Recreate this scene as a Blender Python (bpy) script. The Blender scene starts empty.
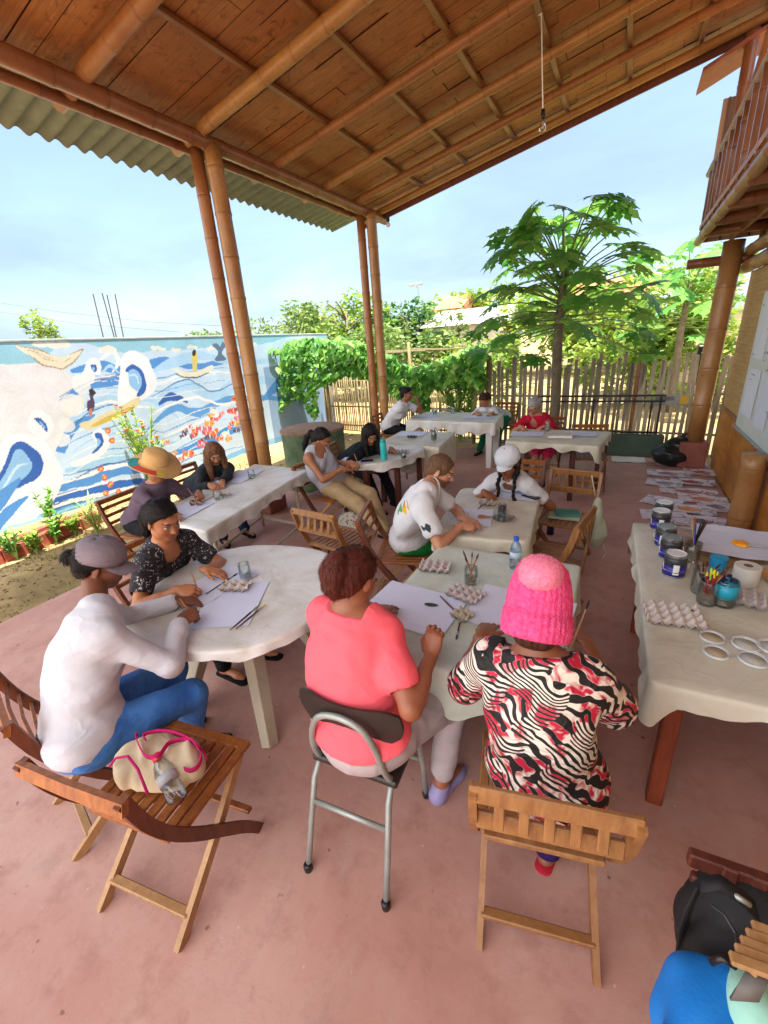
import bpy, math, random
import numpy as np
from mathutils import Vector, Matrix
random.seed(7); RNG = np.random.default_rng(7)
scene = bpy.context.scene
COL = scene.collection
V = Vector
rad = math.radians
# ---------------------------------------------------------------- camera geometry (also used to read heights off known planes)
F_PX = 434.458
CAM_H = 2.0
RM = np.array([[0.8843447603200115, -0.11113243370358106, 0.45341363794405265], [0.4620217335352812, 0.347455368715557, -0.8159722326720377], [-0.06686002270112462, 0.9310877235415874, 0.3586159344403837]])
def ray(px, py): return RM @ np.array([px-384., -(py-512.), -F_PX])
def at(px, py, z=0.0):
    v = ray(px, py); return V(tuple(np.array([0, 0, CAM_H]) + v*((z-CAM_H)/v[2])))
def atX(px, py, X):
    v = ray(px, py); return V(tuple(np.array([0, 0, CAM_H]) + v*(X/v[0])))
def atY(px, py, Y):
    v = ray(px, py); return V(tuple(np.array([0, 0, CAM_H]) + v*(Y/v[1])))
# ---------------------------------------------------------------- mesh builder
NODE = {}
class MB:
    def __init__(s): s.v = []; s.f = []; s.mi = []; s.m = 0
    def add(s, vs, fs):
        n = len(s.v); s.v += [tuple(p) for p in vs]; s.f += [tuple(i+n for i in f) for f in fs]; s.mi += [s.m]*len(fs); return s
    def box(s, c, size, M=None, bev=0.0):
        x, y, z = [d/2 for d in size]; c = V(c)
        b = min(bev, x*.45, y*.45, z*.45)
        if b <= 0:
            P = [V((i*x, j*y, k*z)) for k in (-1, 1) for j in (-1, 1) for i in (-1, 1)]
            F = [(0, 2, 3, 1), (4, 5, 7, 6), (0, 1, 5, 4), (2, 6, 7, 3), (0, 4, 6, 2), (1, 3, 7, 5)]
        else:
            P = []; idx = {}
            for i in (-1, 1):
                for j in (-1, 1):
                    for k in (-1, 1):
                        for a in range(3):
                            q = [i*(x-b), j*(y-b), k*(z-b)]; q[a] = (i, j, k)[a]*(x, y, z)[a]
                            idx[(i, j, k, a)] = len(P); P.append(V(q))
            F = []
            for a in range(3):
                o = [d for d in range(3) if d != a]
                for sg in (-1, 1):
                    q = []
                    for u, w in ((-1, -1), (1, -1), (1, 1), (-1, 1)):
                        t = [0, 0, 0]; t[a] = sg; t[o[0]] = u; t[o[1]] = w; q.append(idx[(*t, a)])
                    if (sg == 1) == (a == 1): q.reverse()
                    F.append(tuple(q))
            for a in range(3):           # edges running along axis a
                o = [d for d in range(3) if d != a]
                for u in (-1, 1):
                    for w in (-1, 1):
                        t0 = [0]*3; t0[a] = -1; t0[o[0]] = u; t0[o[1]] = w; t1 = list(t0); t1[a] = 1
                        q = [idx[(*t0, o[0])], idx[(*t1, o[0])], idx[(*t1, o[1])], idx[(*t0, o[1])]]
                        if (u*w == 1) == (a != 1): q.reverse()
                        F.append(tuple(q))
            for i in (-1, 1):
                for j in (-1, 1):
                    for k in (-1, 1):
                        q = [idx[(i, j, k, 0)], idx[(i, j, k, 1)], idx[(i, j, k, 2)]]
                        if i*j*k < 0: q.reverse()
                        F.append(tuple(q))
        if M is not None: P = [M @ p for p in P]
        return s.add([c+p for p in P], F)
    def bar(s, a, b, w, h, up=(0, 0, 1), bev=0.004):
        a = V(a); b = V(b); d = b-a; L = d.length; d.normalize(); u = V(up)
        if abs(d.dot(u)) > .98: u = V((0, 1, 0))
        x = d.cross(u).normalized(); u = x.cross(d).normalized()
        M = Matrix((x, d, u)).transposed()
        return s.box((a+b)/2, (w, L, h), M, bev)
    def plank(s, pts, w, h, side=(1, 0, 0)):        # curved plank through pts; w along side, h across
        side = V(side).normalized(); P = [V(p) for p in pts]; vs = []
        for i, p in enumerate(P):
            d = (P[min(i+1, len(P)-1)]-P[max(i-1, 0)]).normalized(); n = side.cross(d).normalized()
            for a, b in ((-1, -1), (1, -1), (1, 1), (-1, 1)): vs.append(p+side*a*w/2+n*b*h/2)
        F = []
        for i in range(len(P)-1):
            for k in range(4): F.append((i*4+k, i*4+(k+1) % 4, i*4+4+(k+1) % 4, i*4+4+k))
        F += [(3, 2, 1, 0), tuple(len(vs)-4+k for k in range(4))]
        return s.add(vs, F)
    def tube(s, pts, r, n=10, cap=True):
        P = [V(p) for p in pts]; m = len(P)
        R = r if hasattr(r, '__len__') else [r]*m
        vs = []; prev = None
        for i in range(m):
            d = (P[min(i+1, m-1)]-P[max(i-1, 0)]).normalized()
            if prev is None:
                u = V((0, 0, 1)) if abs(d.z) < .9 else V((1, 0, 0)); x = d.cross(u).normalized()
            else:
                x = (prev-d*prev.dot(d)).normalized()
            prev = x; y = d.cross(x)
            for k in range(n):
                a = 2*math.pi*k/n; vs.append(P[i]+(x*math.cos(a)+y*math.sin(a))*R[i])
        F = []
        for i in range(m-1):
            for k in range(n): F.append((i*n+k, i*n+(k+1) % n, (i+1)*n+(k+1) % n, (i+1)*n+k))
        if cap: F += [tuple(range(n-1, -1, -1)), tuple(range((m-1)*n, m*n))]
        return s.add(vs, F)
    def lathe(s, prof, c=(0, 0, 0), n=24, M=None):
        c = V(c); vs = []; m = len(prof)
        for r, z in prof:
            for k in range(n):
                a = 2*math.pi*k/n; p = V((r*math.cos(a), r*math.sin(a), z)); vs.append(c+(M @ p if M is not None else p))
        F = [(i*n+k, i*n+(k+1) % n, (i+1)*n+(k+1) % n, (i+1)*n+k) for i in range(m-1) for k in range(n)]
        if prof[0][0] > 1e-5: F.append(tuple(range(n-1, -1, -1)))
        if prof[-1][0] > 1e-5: F.append(tuple(range((m-1)*n, m*n)))
        return s.add(vs, F)
    def bamboo(s, a, b, r, node=.33, n=12, jit=0.0, bend=0.0):
        a = V(a); b = V(b); L = (b-a).length; d = (b-a)/L; k = max(1, int(L/node)); off = random.uniform(0, .7)
        ts = [0.0]; rs = [r]
        for i in range(k+1):
            t = (i+off)*node/L
            if 0.02 < t < .98:
                for dt, dr in ((-.03, 1.0), (-.007, 1.06), (-.002, 1.03), (.002, 1.03), (.007, 1.065), (.03, 1.0)):
                    ts.append(t+dt/L); rs.append(r*dr*(1+random.uniform(-.015, .015)))
        ts.append(1.0); rs.append(r)
        sd = d.cross(V((0, 0, 1)) if abs(d.z) < .9 else V((1, 0, 0))).normalized()
        o = sorted(zip(ts, rs)); ph = random.uniform(0, 6)
        f0 = len(s.f); s.tube([a+d*L*t+sd*(bend*math.sin(math.pi*t)+jit*math.sin(t*9+ph)) for t, _ in o], [q*(1+.03*math.sin(i_*.9+ph)) if q == r else q for i_, (_, q) in enumerate(o)], n)
        for i_ in range(len(o)-1):
            if (o[i_+1][0]-o[i_][0])*L < .0045:
                for j_ in range(n): s.mi[f0+i_*n+j_] = 1
        return s
    def build(s, name, mat, parent=None, smooth=False, auto=None):
        me = bpy.data.meshes.new(name); me.from_pydata(s.v, [], s.f); me.update()
        mats = mat if isinstance(mat, (list, tuple)) else [mat]
        if len(mats) == 1 and max(s.mi) == 1: mats = [mat, NODE.get(mat.name, mat)]
        for q in mats: me.materials.append(q)
        if len(mats) > 1: me.polygons.foreach_set('material_index', s.mi)
        if smooth or auto: me.polygons.foreach_set('use_smooth', [True]*len(me.polygons))
        if auto: me.set_sharp_from_angle(angle=rad(auto))
        o = bpy.data.objects.new(name, me); COL.objects.link(o)
        if parent is not None: o.parent = parent
        return o
def tag(o, label=None, cat=None, group=None, kind=None):
    if label: o['label'] = label
    if cat: o['category'] = cat
    if group: o['group'] = group
    if kind: o['kind'] = kind
    return o
def thing(name, label, cat, loc=(0, 0, 0), rz=0.0, group=None):
    o = bpy.data.objects.new(name, None); COL.objects.link(o); o.location = loc; o.rotation_euler = (0, 0, rz); o.empty_display_size = .1
    return tag(o, label, cat, group)
def struct(name, mb, mat, **k): return tag(mb.build(name, mat, **k), kind='structure')
def dup(root, loc, rz=0.0, label=None, group=None, scale=None):
    r = root.copy(); COL.objects.link(r); r.location = loc; r.rotation_euler = (0, 0, rz)
    if scale: r.scale = scale
    if label: r['label'] = label
    if group: r['group'] = group
    for ch in list(root.children):
        c = ch.copy(); COL.objects.link(c); c.parent = r
        for g in ch.children:
            d = g.copy(); COL.objects.link(d); d.parent = c
    return r
# ---------------------------------------------------------------- materials
def hexc(h):
    h = h.lstrip('#'); c = [int(h[i:i+2], 16)/255 for i in (0, 2, 4)]
    return tuple((x/12.92 if x <= .04045 else ((x+.055)/1.055)**2.4) for x in c)
def lin(c): return hexc(c) if isinstance(c, str) else tuple(c)
class NT:
    def __init__(s, name):
        s.mat = bpy.data.materials.new(name); s.mat.use_nodes = True; s.t = s.mat.node_tree; s.b = s.t.nodes['Principled BSDF']
    def n(s, typ, **k):
        nd = s.t.nodes.new(typ)
        for a, b in k.items():
            if a in nd.inputs: nd.inputs[a].default_value = b
            else: setattr(nd, a, b)
        return nd
    def l(s, a, b): s.t.links.new(a, b)
    def coord(s, kind='Object', scale=(1, 1, 1), rot=(0, 0, 0)):
        tc = s.n('ShaderNodeTexCoord'); mp = s.n('ShaderNodeMapping'); mp.inputs['Scale'].default_value = scale; mp.inputs['Rotation'].default_value = rot
        s.l(tc.outputs[kind], mp.inputs['Vector']); return mp.outputs[0]
    def noise(s, vec, scale, detail=4, rough=.55, dist=0.0):
        nd = s.n('ShaderNodeTexNoise'); nd.inputs['Scale'].default_value = scale; nd.inputs['Detail'].default_value = detail
        nd.inputs['Roughness'].default_value = rough; nd.inputs['Distortion'].default_value = dist
        if vec is not None: s.l(vec, nd.inputs['Vector'])
        return nd
    def ramp(s, fac, stops, interp='LINEAR'):
        nd = s.n('ShaderNodeValToRGB'); cr = nd.color_ramp; cr.interpolation = interp
        while len(cr.elements) > len(stops): cr.elements.remove(cr.elements[-1])
        while len(cr.elements) < len(stops): cr.elements.new(.5)
        for e, (p, c) in zip(cr.elements, stops): e.position = p; e.color = (*lin(c), 1)
        s.l(fac, nd.inputs[0]); return nd.outputs[0]
    def mix(s, fac, a, b, mode='MIX'):
        nd = s.n('ShaderNodeMixRGB'); nd.blend_type = mode
        for i, x in ((0, fac), (1, a), (2, b)):
            if hasattr(x, 'is_output') or hasattr(x, 'links'): s.l(x, nd.inputs[i])
            elif i == 0: nd.inputs[0].default_value = x
            else: nd.inputs[i].default_value = (*lin(x), 1)
        return nd.outputs[0]
    def bump(s, h, strength=.3, dist=.01):
        nd = s.n('ShaderNodeBump'); nd.inputs['Strength'].default_value = strength; nd.inputs['Distance'].default_value = dist
        s.l(h, nd.inputs['Height']); s.l(nd.outputs[0], s.b.inputs['Normal']); return nd
    def col(s, out): s.l(out, s.b.inputs['Base Color'])
    def set(s, **k):
        for a, v in k.items(): s.b.inputs[a.replace('_', ' ')].default_value = v
        return s
def M(name, color, rough=.6, var=.25, scale=6, bump=.15, bscale=40, metallic=0.0, stretch=(1, 1, 1), spec=.5, bdist=.004):
    k = NT(name); c = lin(color); v = k.coord(scale=stretch)
    n1 = k.noise(v, scale, 5, .6)
    hi = tuple(min(1, x*(1+var)) for x in c); lo = tuple(x*(1-var) for x in c)
    k.col(k.ramp(n1.outputs[0], [(.3, lo), (.7, hi)]))
    k.set(Roughness=rough, Metallic=metallic); k.b.inputs['Specular IOR Level'].default_value = spec
    if bump: k.bump(k.noise(v, bscale, 3).outputs[0], bump, bdist)
    return k.mat
def wood(name, c1, c2, rough=.5, scale=3.0, axis=(14, 14, 1.5), bump=.15, worn=None):
    k = NT(name); v = k.coord(scale=axis); n = k.noise(v, scale, 6, .65, .4); n2 = k.noise(k.coord(), 1.7, 2)
    oi = k.n('ShaderNodeObjectInfo')
    base = k.ramp(n.outputs[0], [(.3, c1), (.68, c2)])
    base = k.mix(k.ramp(n2.outputs[0], [(.4, (0, 0, 0)), (.65, (.6, .6, .6))]), base, worn or c1)
    k.col(base); k.set(Roughness=rough); k.bump(n.outputs[0], bump, .003)
    return k.mat
def bamboo_mat(name, c1, c2, dark, rough=.42, nodes=.33):
    k = NT(name); v = k.coord(); n = k.noise(v, 2.3, 5, .6); n2 = k.noise(k.coord(scale=(9, 9, 9)), 3, 5, .7)
    base = k.ramp(n.outputs[0], [(.3, c1), (.7, c2)])
    base = k.mix(k.ramp(n2.outputs[0], [(.55, (0, 0, 0)), (.75, (.65, .65, .65))]), base, dark)
    g = k.n('ShaderNodeNewGeometry'); base = k.mix(k.ramp(g.outputs['Pointiness'], [(.5, (0, 0, 0)), (.62, (.5, .5, .5))]), base, dark)
    k.col(base); k.set(Roughness=rough); k.bump(n2.outputs[0], .12, .003); NODE[k.mat.name] = M(name+'_node', dark, .6, .35, 20)
    return k.mat
def leaf_mat(name, c1, c2, c3=None, rough=.5, trans=.35):
    k = NT(name); g = k.n('ShaderNodeNewGeometry')
    st = [(0.0, c1), (.5, c2), (1.0, c3 or c2)]
    c = k.ramp(g.outputs['Random Per Island'], st); n = k.noise(k.coord(), 1.2, 2)
    c = k.mix(k.ramp(n.outputs[0], [(.35, (0, 0, 0)), (.65, (.55, .55, .55))]), c, c1)
    k.col(c); k.set(Roughness=rough)
    tr = k.n('ShaderNodeBsdfTranslucent'); k.l(c, tr.inputs[0]); mx = k.n('ShaderNodeMixShader'); mx.inputs[0].default_value = trans
    k.l(k.b.outputs[0], mx.inputs[1]); k.l(tr.outputs[0], mx.inputs[2]); k.l(mx.outputs[0], k.t.nodes['Material Output'].inputs[0])
    return k.mat
def glass_mat(name, tint=(.9, .95, .95), rough=.05, alpha=.25):
    k = NT(name); g = k.n('ShaderNodeBsdfGlossy'); g.inputs['Roughness'].default_value = rough; g.inputs[0].default_value = (*tint, 1)
    lw = k.n('ShaderNodeLayerWeight'); lw.inputs[0].default_value = .22+alpha*.2; ma = k.n('ShaderNodeMath'); ma.operation = 'MULTIPLY_ADD'; ma.inputs[1].default_value = .75; ma.inputs[2].default_value = .02+alpha*.05; k.l(lw.outputs['Fresnel'], ma.inputs[0])
    tr = k.n('ShaderNodeBsdfTransparent'); tr.inputs[0].default_value = ((tint[0]+3)/4, (tint[1]+3)/4, (tint[2]+3)/4, 1); mx = k.n('ShaderNodeMixShader'); k.l(ma.outputs[0], mx.inputs[0])
    k.l(tr.outputs[0], mx.inputs[1]); k.l(g.outputs[0], mx.inputs[2]); k.l(mx.outputs[0], k.t.nodes['Material Output'].inputs[0])
    return k.mat
# ---------------------------------------------------------------- implicit bodies
def vn(a): a = np.asarray(a, float); return a/np.linalg.norm(a)
class SDF:
    def __init__(s, lo, hi, h):
        s.h = h; s.lo = np.array(lo, float)-3*h; s.n = (np.ceil((np.array(hi)+3*h-s.lo)/h)).astype(int)
        s.f = np.full(s.n, 1.0, np.float32); s.ax = [s.lo[i]+h*np.arange(s.n[i]) for i in range(3)]
    def _sub(s, lo, hi):
        a = np.clip(np.floor((np.array(lo)-s.lo)/s.h).astype(int), 0, s.n); b = np.clip(np.ceil((np.array(hi)-s.lo)/s.h).astype(int)+1, 0, s.n)
        if np.any(b <= a): return None, None
        sl = tuple(slice(a[i], b[i]) for i in range(3))
        P = [s.ax[0][sl[0]][:, None, None], s.ax[1][sl[1]][None, :, None], s.ax[2][sl[2]][None, None, :]]
        return sl, P
    def _comb(s, sl, d, k, mode):
        f = s.f[sl]; d = d.astype(np.float32)
        if mode == 'u':
            h = np.maximum(k-np.abs(f-d), 0)/k if k > 0 else 0
            s.f[sl] = np.minimum(f, d)-h*h*k*.25
        elif mode == 's':
            h = np.maximum(k-np.abs(f+d), 0)/k if k > 0 else 0
            s.f[sl] = np.maximum(f, -d)+h*h*k*.25
    def cone(s, a, b, ra, rb, k=.02, mode='u', sq=None):     # tapered capsule; sq=(axis, factor): flatten along axis
        a = np.asarray(a, float); b = np.asarray(b, float); m = max(ra, rb)*1.0+k+2*s.h
        sl, P = s._sub(np.minimum(a, b)-m, np.maximum(a, b)+m)
        if sl is None: return s
        p = [P[i]-a[i] for i in range(3)]; d = b-a; L2 = d@d+1e-12
        t = np.clip((p[0]*d[0]+p[1]*d[1]+p[2]*d[2])/L2, 0, 1)
        q = [p[i]-t*d[i] for i in range(3)]; r = ra+(rb-ra)*t
        if sq is not None:
            x = vn(sq[0]); w = q[0]*x[0]+q[1]*x[1]+q[2]*x[2]; e = 1/sq[1]-1
            q = [q[i]+w*x[i]*e for i in range(3)]
            D = np.sqrt(q[0]**2+q[1]**2+q[2]**2); d = (D-r)*(.5+.5*sq[1])
        else: d = np.sqrt(q[0]**2+q[1]**2+q[2]**2)-r
        s._comb(sl, d, k, mode); return s
    def ell(s, c, fr, rd, k=.02, mode='u'):
        c = np.asarray(c, float); fr = np.asarray(fr, float); rd = np.asarray(rd, float); m = rd.max()+k+2*s.h
        sl, P = s._sub(c-m, c+m)
        if sl is None: return s
        p = [P[i]-c[i] for i in range(3)]
        q = [(p[0]*fr[j][0]+p[1]*fr[j][1]+p[2]*fr[j][2]) for j in range(3)]
        k0 = np.sqrt(sum((q[j]/rd[j])**2 for j in range(3))); k1 = np.sqrt(sum((q[j]/rd[j]**2)**2 for j in range(3)))+1e-9
        d = np.where(k0 > .05, k0*(k0-1)/k1, -rd.min())
        s._comb(sl, d, k, mode); return s
    def clip(s, pt, nrm, lo=None, hi=None):                   # keep the side the normal points away from
        if lo is None: lo = s.lo; hi = s.lo+s.h*s.n
        sl, P = s._sub(lo, hi)
        if sl is None: return s
        d = sum((P[i]-pt[i])*nrm[i] for i in range(3)).astype(np.float32)
        s.f[sl] = np.maximum(s.f[sl], d+0*s.f[sl]); return s
    def disp(s, amp, freq, seed=0, aniso=(1, 1, 1)):
        r = np.random.default_rng(seed); P = [s.ax[0][:, None, None], s.ax[1][None, :, None], s.ax[2][None, None, :]]
        acc = 0
        for o in range(3):
            w = []
            for _ in range(2):
                dv = r.normal(size=3)*np.array(aniso); dv /= np.linalg.norm(dv); w.append(dv*freq*(1.7**o))
            ph = r.uniform(0, 6, 2)
            g = np.sin(sum(P[i]*w[1][i] for i in range(3))+ph[1])*1.8
            acc = acc+np.sin(sum(P[i]*w[0][i] for i in range(3))+ph[0]+g)*(.6**o)
        s.f += (amp*acc).astype(np.float32); return s
    def mesh(s):
        f = s.f; n = f.shape; ins = f < 0
        # surface nets
        c = [ins[i:n[0]-1+i, j:n[1]-1+j, k:n[2]-1+k] for i in (0, 1) for j in (0, 1) for k in (0, 1)]
        tot = sum(x.astype(np.int8) for x in c); cell = (tot > 0) & (tot < 8)
        ids = np.argwhere(cell); idx = -np.ones(cell.shape, np.int64); idx[cell] = np.arange(len(ids))
        acc = np.zeros((len(ids), 3)); cnt = np.zeros(len(ids))
        cor = [(i, j, k) for i in (0, 1) for j in (0, 1) for k in (0, 1)]
        val = {q: f[ids[:, 0]+q[0], ids[:, 1]+q[1], ids[:, 2]+q[2]].astype(float) for q in cor}
        for q in cor:
            for a in range(3):
                if q[a] == 0:
                    r = list(q); r[a] = 1; r = tuple(r); u = val[q]; w = val[r]; m = (u < 0) != (w < 0)
                    t = np.where(m, u/(u-w+1e-12*(~m)), 0); p = np.tile(np.array(q, float), (len(ids), 1)); p[:, a] += t
                    acc[m] += p[m]; cnt[m] += 1
        vs = s.lo+s.h*(ids+acc/cnt[:, None]); F = []
        for a in range(3):
            o = [d for d in range(3) if d != a]
            if a == 1: o = [2, 0]
            sl0 = [slice(1, None)]*3; sl1 = [slice(1, None)]*3
            sl0[a] = slice(0, n[a]-1); sl1[a] = slice(1, n[a])
            A = ins[tuple(slice(0, n[i]-1) for i in range(3))]
            B = ins[tuple(slice(1, n[i]) if i == a else slice(0, n[i]-1) for i in range(3))]
            e = np.argwhere(A != B); e = e[(e[:, o[0]] > 0) & (e[:, o[1]] > 0)]
            if len(e) == 0: continue
            flip = A[e[:, 0], e[:, 1], e[:, 2]]
            def g(du, dv):
                q = e.copy(); q[:, o[0]] -= du; q[:, o[1]] -= dv; return idx[q[:, 0], q[:, 1], q[:, 2]]
            Q = np.stack([g(1, 1), g(0, 1), g(0, 0), g(1, 0)], 1); Q[~flip] = Q[~flip][:, ::-1]; F.append(Q)
        return vs, np.concatenate(F)
def np_mesh(name, vs, F, mat, parent=None, cols=None, off=(0, 0, 0), smooth=True):
    me = bpy.data.meshes.new(name); vs = np.asarray(vs)-np.array(off); F = np.asarray(F)
    me.vertices.add(len(vs)); me.vertices.foreach_set('co', vs.astype(np.float32).ravel())
    k = F.shape[1]; me.loops.add(F.size); me.loops.foreach_set('vertex_index', F.astype(np.int32).ravel())
    me.polygons.add(len(F)); me.polygons.foreach_set('loop_start', np.arange(0, F.size, k, dtype=np.int32))
    me.polygons.foreach_set('loop_total', np.full(len(F), k, np.int32)); me.polygons.foreach_set('use_smooth', np.full(len(F), smooth))
    me.update(calc_edges=True); me.validate()
    if cols is not None:
        ca = me.color_attributes.new('paint', 'FLOAT_COLOR', 'POINT'); ca.data.foreach_set('color', np.concatenate([cols, np.ones((len(cols), 1))], 1).astype(np.float32).ravel())
    me.materials.append(mat); o = bpy.data.objects.new(name, me); COL.objects.link(o)
    if parent is not None: o.parent = parent
    return o
# ================================================================= SETTING
# ---- camera
cam = bpy.data.cameras.new('camera'); cam_o = bpy.data.objects.new('camera', cam); COL.objects.link(cam_o)
cam.sensor_fit = 'VERTICAL'; cam.sensor_height = 24; cam.lens = 24*F_PX/1024; cam.clip_end = 2000; cam.clip_start = .05
cam_o.matrix_world = Matrix.Translation((0, 0, CAM_H)) @ Matrix(RM.tolist()).to_4x4(); scene.camera = cam_o
# ---- sun and sky
SUN = V((.20, -.07, 1)).normalized()
sl = bpy.data.lights.new('sun', 'SUN'); sl.energy = 5.0; sl.angle = rad(.55); sl.color = (1, .95, .87)
so = bpy.data.objects.new('sun', sl); COL.objects.link(so); so.rotation_euler = SUN.to_track_quat('Z', 'Y').to_euler(); so.location = (0, 0, 20)
w = bpy.data.worlds.new('World'); scene.world = w; w.use_nodes = True; nt = w.node_tree
bg = nt.nodes['Background']; sky = nt.nodes.new('ShaderNodeTexSky'); sky.sky_type = 'NISHITA'; sky.sun_disc = False
sky.sun_elevation = math.asin(SUN.z); sky.sun_rotation = math.atan2(SUN.x, SUN.y); sky.air_density = 1.0; sky.dust_density = 1.6; sky.ozone_density = 1.2
tc = nt.nodes.new('ShaderNodeTexCoord'); mp = nt.nodes.new('ShaderNodeMapping'); mp.inputs['Scale'].default_value = (1.0, 1.0, 3.2)
nt.links.new(tc.outputs['Generated'], mp.inputs[0])
nz = nt.nodes.new('ShaderNodeTexNoise'); nz.inputs['Scale'].default_value = 2.1; nz.inputs['Detail'].default_value = 7; nz.inputs['Roughness'].default_value = .55; nz.inputs['Distortion'].default_value = .35
nt.links.new(mp.outputs[0], nz.inputs[0])
rp = nt.nodes.new('ShaderNodeValToRGB'); rp.color_ramp.elements[0].position = .38; rp.color_ramp.elements[0].color = (.35, .35, .35, 1); rp.color_ramp.elements[1].position = .70; rp.color_ramp.elements[1].color = (.93, .93, .93, 1)
nt.links.new(nz.outputs[0], rp.inputs[0])
mx = nt.nodes.new('ShaderNodeMixRGB'); mx.inputs[2].default_value = (1.5, 2.05, 3.0, 1)
nt.links.new(rp.outputs[0], mx.inputs[0]); nt.links.new(sky.outputs[0], mx.inputs[1])
# unseen bright cloud bank added behind the camera as fill light; front half clearer
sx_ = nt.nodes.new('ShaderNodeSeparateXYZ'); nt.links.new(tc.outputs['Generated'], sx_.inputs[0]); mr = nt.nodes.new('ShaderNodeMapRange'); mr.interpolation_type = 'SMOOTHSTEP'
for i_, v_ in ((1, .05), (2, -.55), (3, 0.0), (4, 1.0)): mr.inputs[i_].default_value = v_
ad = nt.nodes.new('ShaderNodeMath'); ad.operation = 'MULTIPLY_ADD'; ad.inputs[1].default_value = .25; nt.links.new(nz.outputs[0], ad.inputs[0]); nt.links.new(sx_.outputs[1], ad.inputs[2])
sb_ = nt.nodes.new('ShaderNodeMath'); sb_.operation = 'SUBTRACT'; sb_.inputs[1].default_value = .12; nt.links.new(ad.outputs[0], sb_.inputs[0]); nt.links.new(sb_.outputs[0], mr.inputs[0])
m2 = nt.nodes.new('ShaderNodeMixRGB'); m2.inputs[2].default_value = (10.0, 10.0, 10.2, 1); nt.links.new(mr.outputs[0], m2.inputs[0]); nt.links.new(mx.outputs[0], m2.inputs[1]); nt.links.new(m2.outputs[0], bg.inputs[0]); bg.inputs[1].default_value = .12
vs_ = scene.view_settings; vs_.view_transform = 'Standard'; vs_.look = 'None'; vs_.gamma = 1; vs_.use_curve_mapping = False; vs_.exposure = 1.6
scene.render.engine = 'CYCLES'; scene.cycles.max_bounces = 8; scene.cycles.diffuse_bounces = 5; scene.cycles.transparent_max_bounces = 24
scene.cycles.sample_clamp_indirect = 6

# ---- shared materials
m_bam = bamboo_mat('bamboo', '#905a34', '#b07a48', '#5e3a22')
m_bam_red = bamboo_mat('bamboo_varnished', '#7c4a30', '#a06a46', '#4e2c1c', rough=.33)
m_bam_or = bamboo_mat('bamboo_orange', '#9c6c3c', '#bc8e58', '#704a2a', rough=.35)
m_wood = wood('chair_wood', '#74401e', '#a8682f', .42, 3, (12, 12, 2))
m_wood2 = wood('chair_wood_light', '#966c42', '#bd9464', .5, 3, (12, 12, 2))
m_wood_dk = wood('dark_wood', '#3c170f', '#5e2a1c', .5, 3, (12, 12, 2))
m_wood_or = wood('orange_wood', '#82532e', '#aa7a48', .45, 3, (10, 10, 2))
m_pale_leg = M('pale_table_leg', '#b9b09a', .5, .12, 5)
m_metal = M('painted_steel', '#9a9f9a', .38, .14, 14, .1, metallic=.35)
m_black = M('black_plastic', '#141416', .4, .2, 8)
m_paper = M('paper', '#dcdce6', .75, .03, 4, .05)
m_white_pl = M('white_plastic', '#e2e2df', .45, .04, 4, .05)
m_glass = glass_mat('clear_glass')
m_water = glass_mat('cloudy_water_glass', (.6, .62, .6), .05, .45)

# ---- floor of the patio
k = NT('patio_concrete'); v = k.coord()
n1 = k.noise(v, .9, 6, .62, .3); n2 = k.noise(v, 7, 5, .7); n3 = k.noise(k.coord(scale=(1, 1, 1)), 38, 3, .6)
c = k.ramp(n1.outputs[0], [(.28, '#a47264'), (.5, '#bc8d80'), (.72, '#caa699')])
c = k.mix(k.ramp(n2.outputs[0], [(.5, (0, 0, 0)), (.78, (.55, .55, .55))]), c, '#8f5a50')
n5 = k.noise(k.coord(scale=(1.3, .8, 1)), 2.3, 5, .7, .8)
c = k.mix(k.ramp(n5.outputs[0], [(.56, (0, 0, 0)), (.72, (.5, .5, .5))]), c, '#b89c90')
n4 = k.noise(v, 15, 2, .5); c = k.mix(k.ramp(n4.outputs[0], [(.72, (0, 0, 0)), (.76, (.6, .6, .6))]), c, '#5a3630')
n6 = k.noise(k.coord(scale=(1, 1, 1)), 1.6, 8, .8, 2.5); c = k.mix(k.ramp(n6.outputs[0], [(.496, (0, 0, 0)), (.500, (.45, .45, .45)), (.504, (0, 0, 0))]), c, '#7a5048')
vo_ = k.n('ShaderNodeTexVoronoi'); vo_.inputs['Scale'].default_value = 4.5; vo_.inputs['Randomness'].default_value = 1; k.l(k.coord(), vo_.inputs[0]); c = k.mix(k.ramp(vo_.outputs['Distance'], [(.035, (.7, .7, .7)), (.05, (0, 0, 0))]), c, '#54322c')
vo2 = k.n('ShaderNodeTexVoronoi'); vo2.inputs['Scale'].default_value = 9; k.l(k.coord(rot=(0, 0, .7)), vo2.inputs[0]); c = k.mix(k.ramp(vo2.outputs['Distance'], [(.03, (.5, .5, .5)), (.05, (0, 0, 0))]), c, '#d8c8bc')
n7 = k.noise(k.coord(scale=(3, 22, 1), rot=(0, 0, .5)), 3, 4, .7, .6); c = k.mix(k.ramp(n7.outputs[0], [(.66, (0, 0, 0)), (.74, (.28, .28, .28))]), c, '#c4aca2')
k.col(c); k.l(k.ramp(n1.outputs[0], [(.3, (.55, .55, .55)), (.7, (.75, .75, .75))]), k.b.inputs['Roughness']); k.bump(n3.outputs[0], .12, .004); m_patio = k.mat
mb = MB(); mb.box((-1.62, 2.1, -.06), (5.76, 12.2, .12), None, .015); struct('patio_floor', mb, m_patio)
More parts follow.
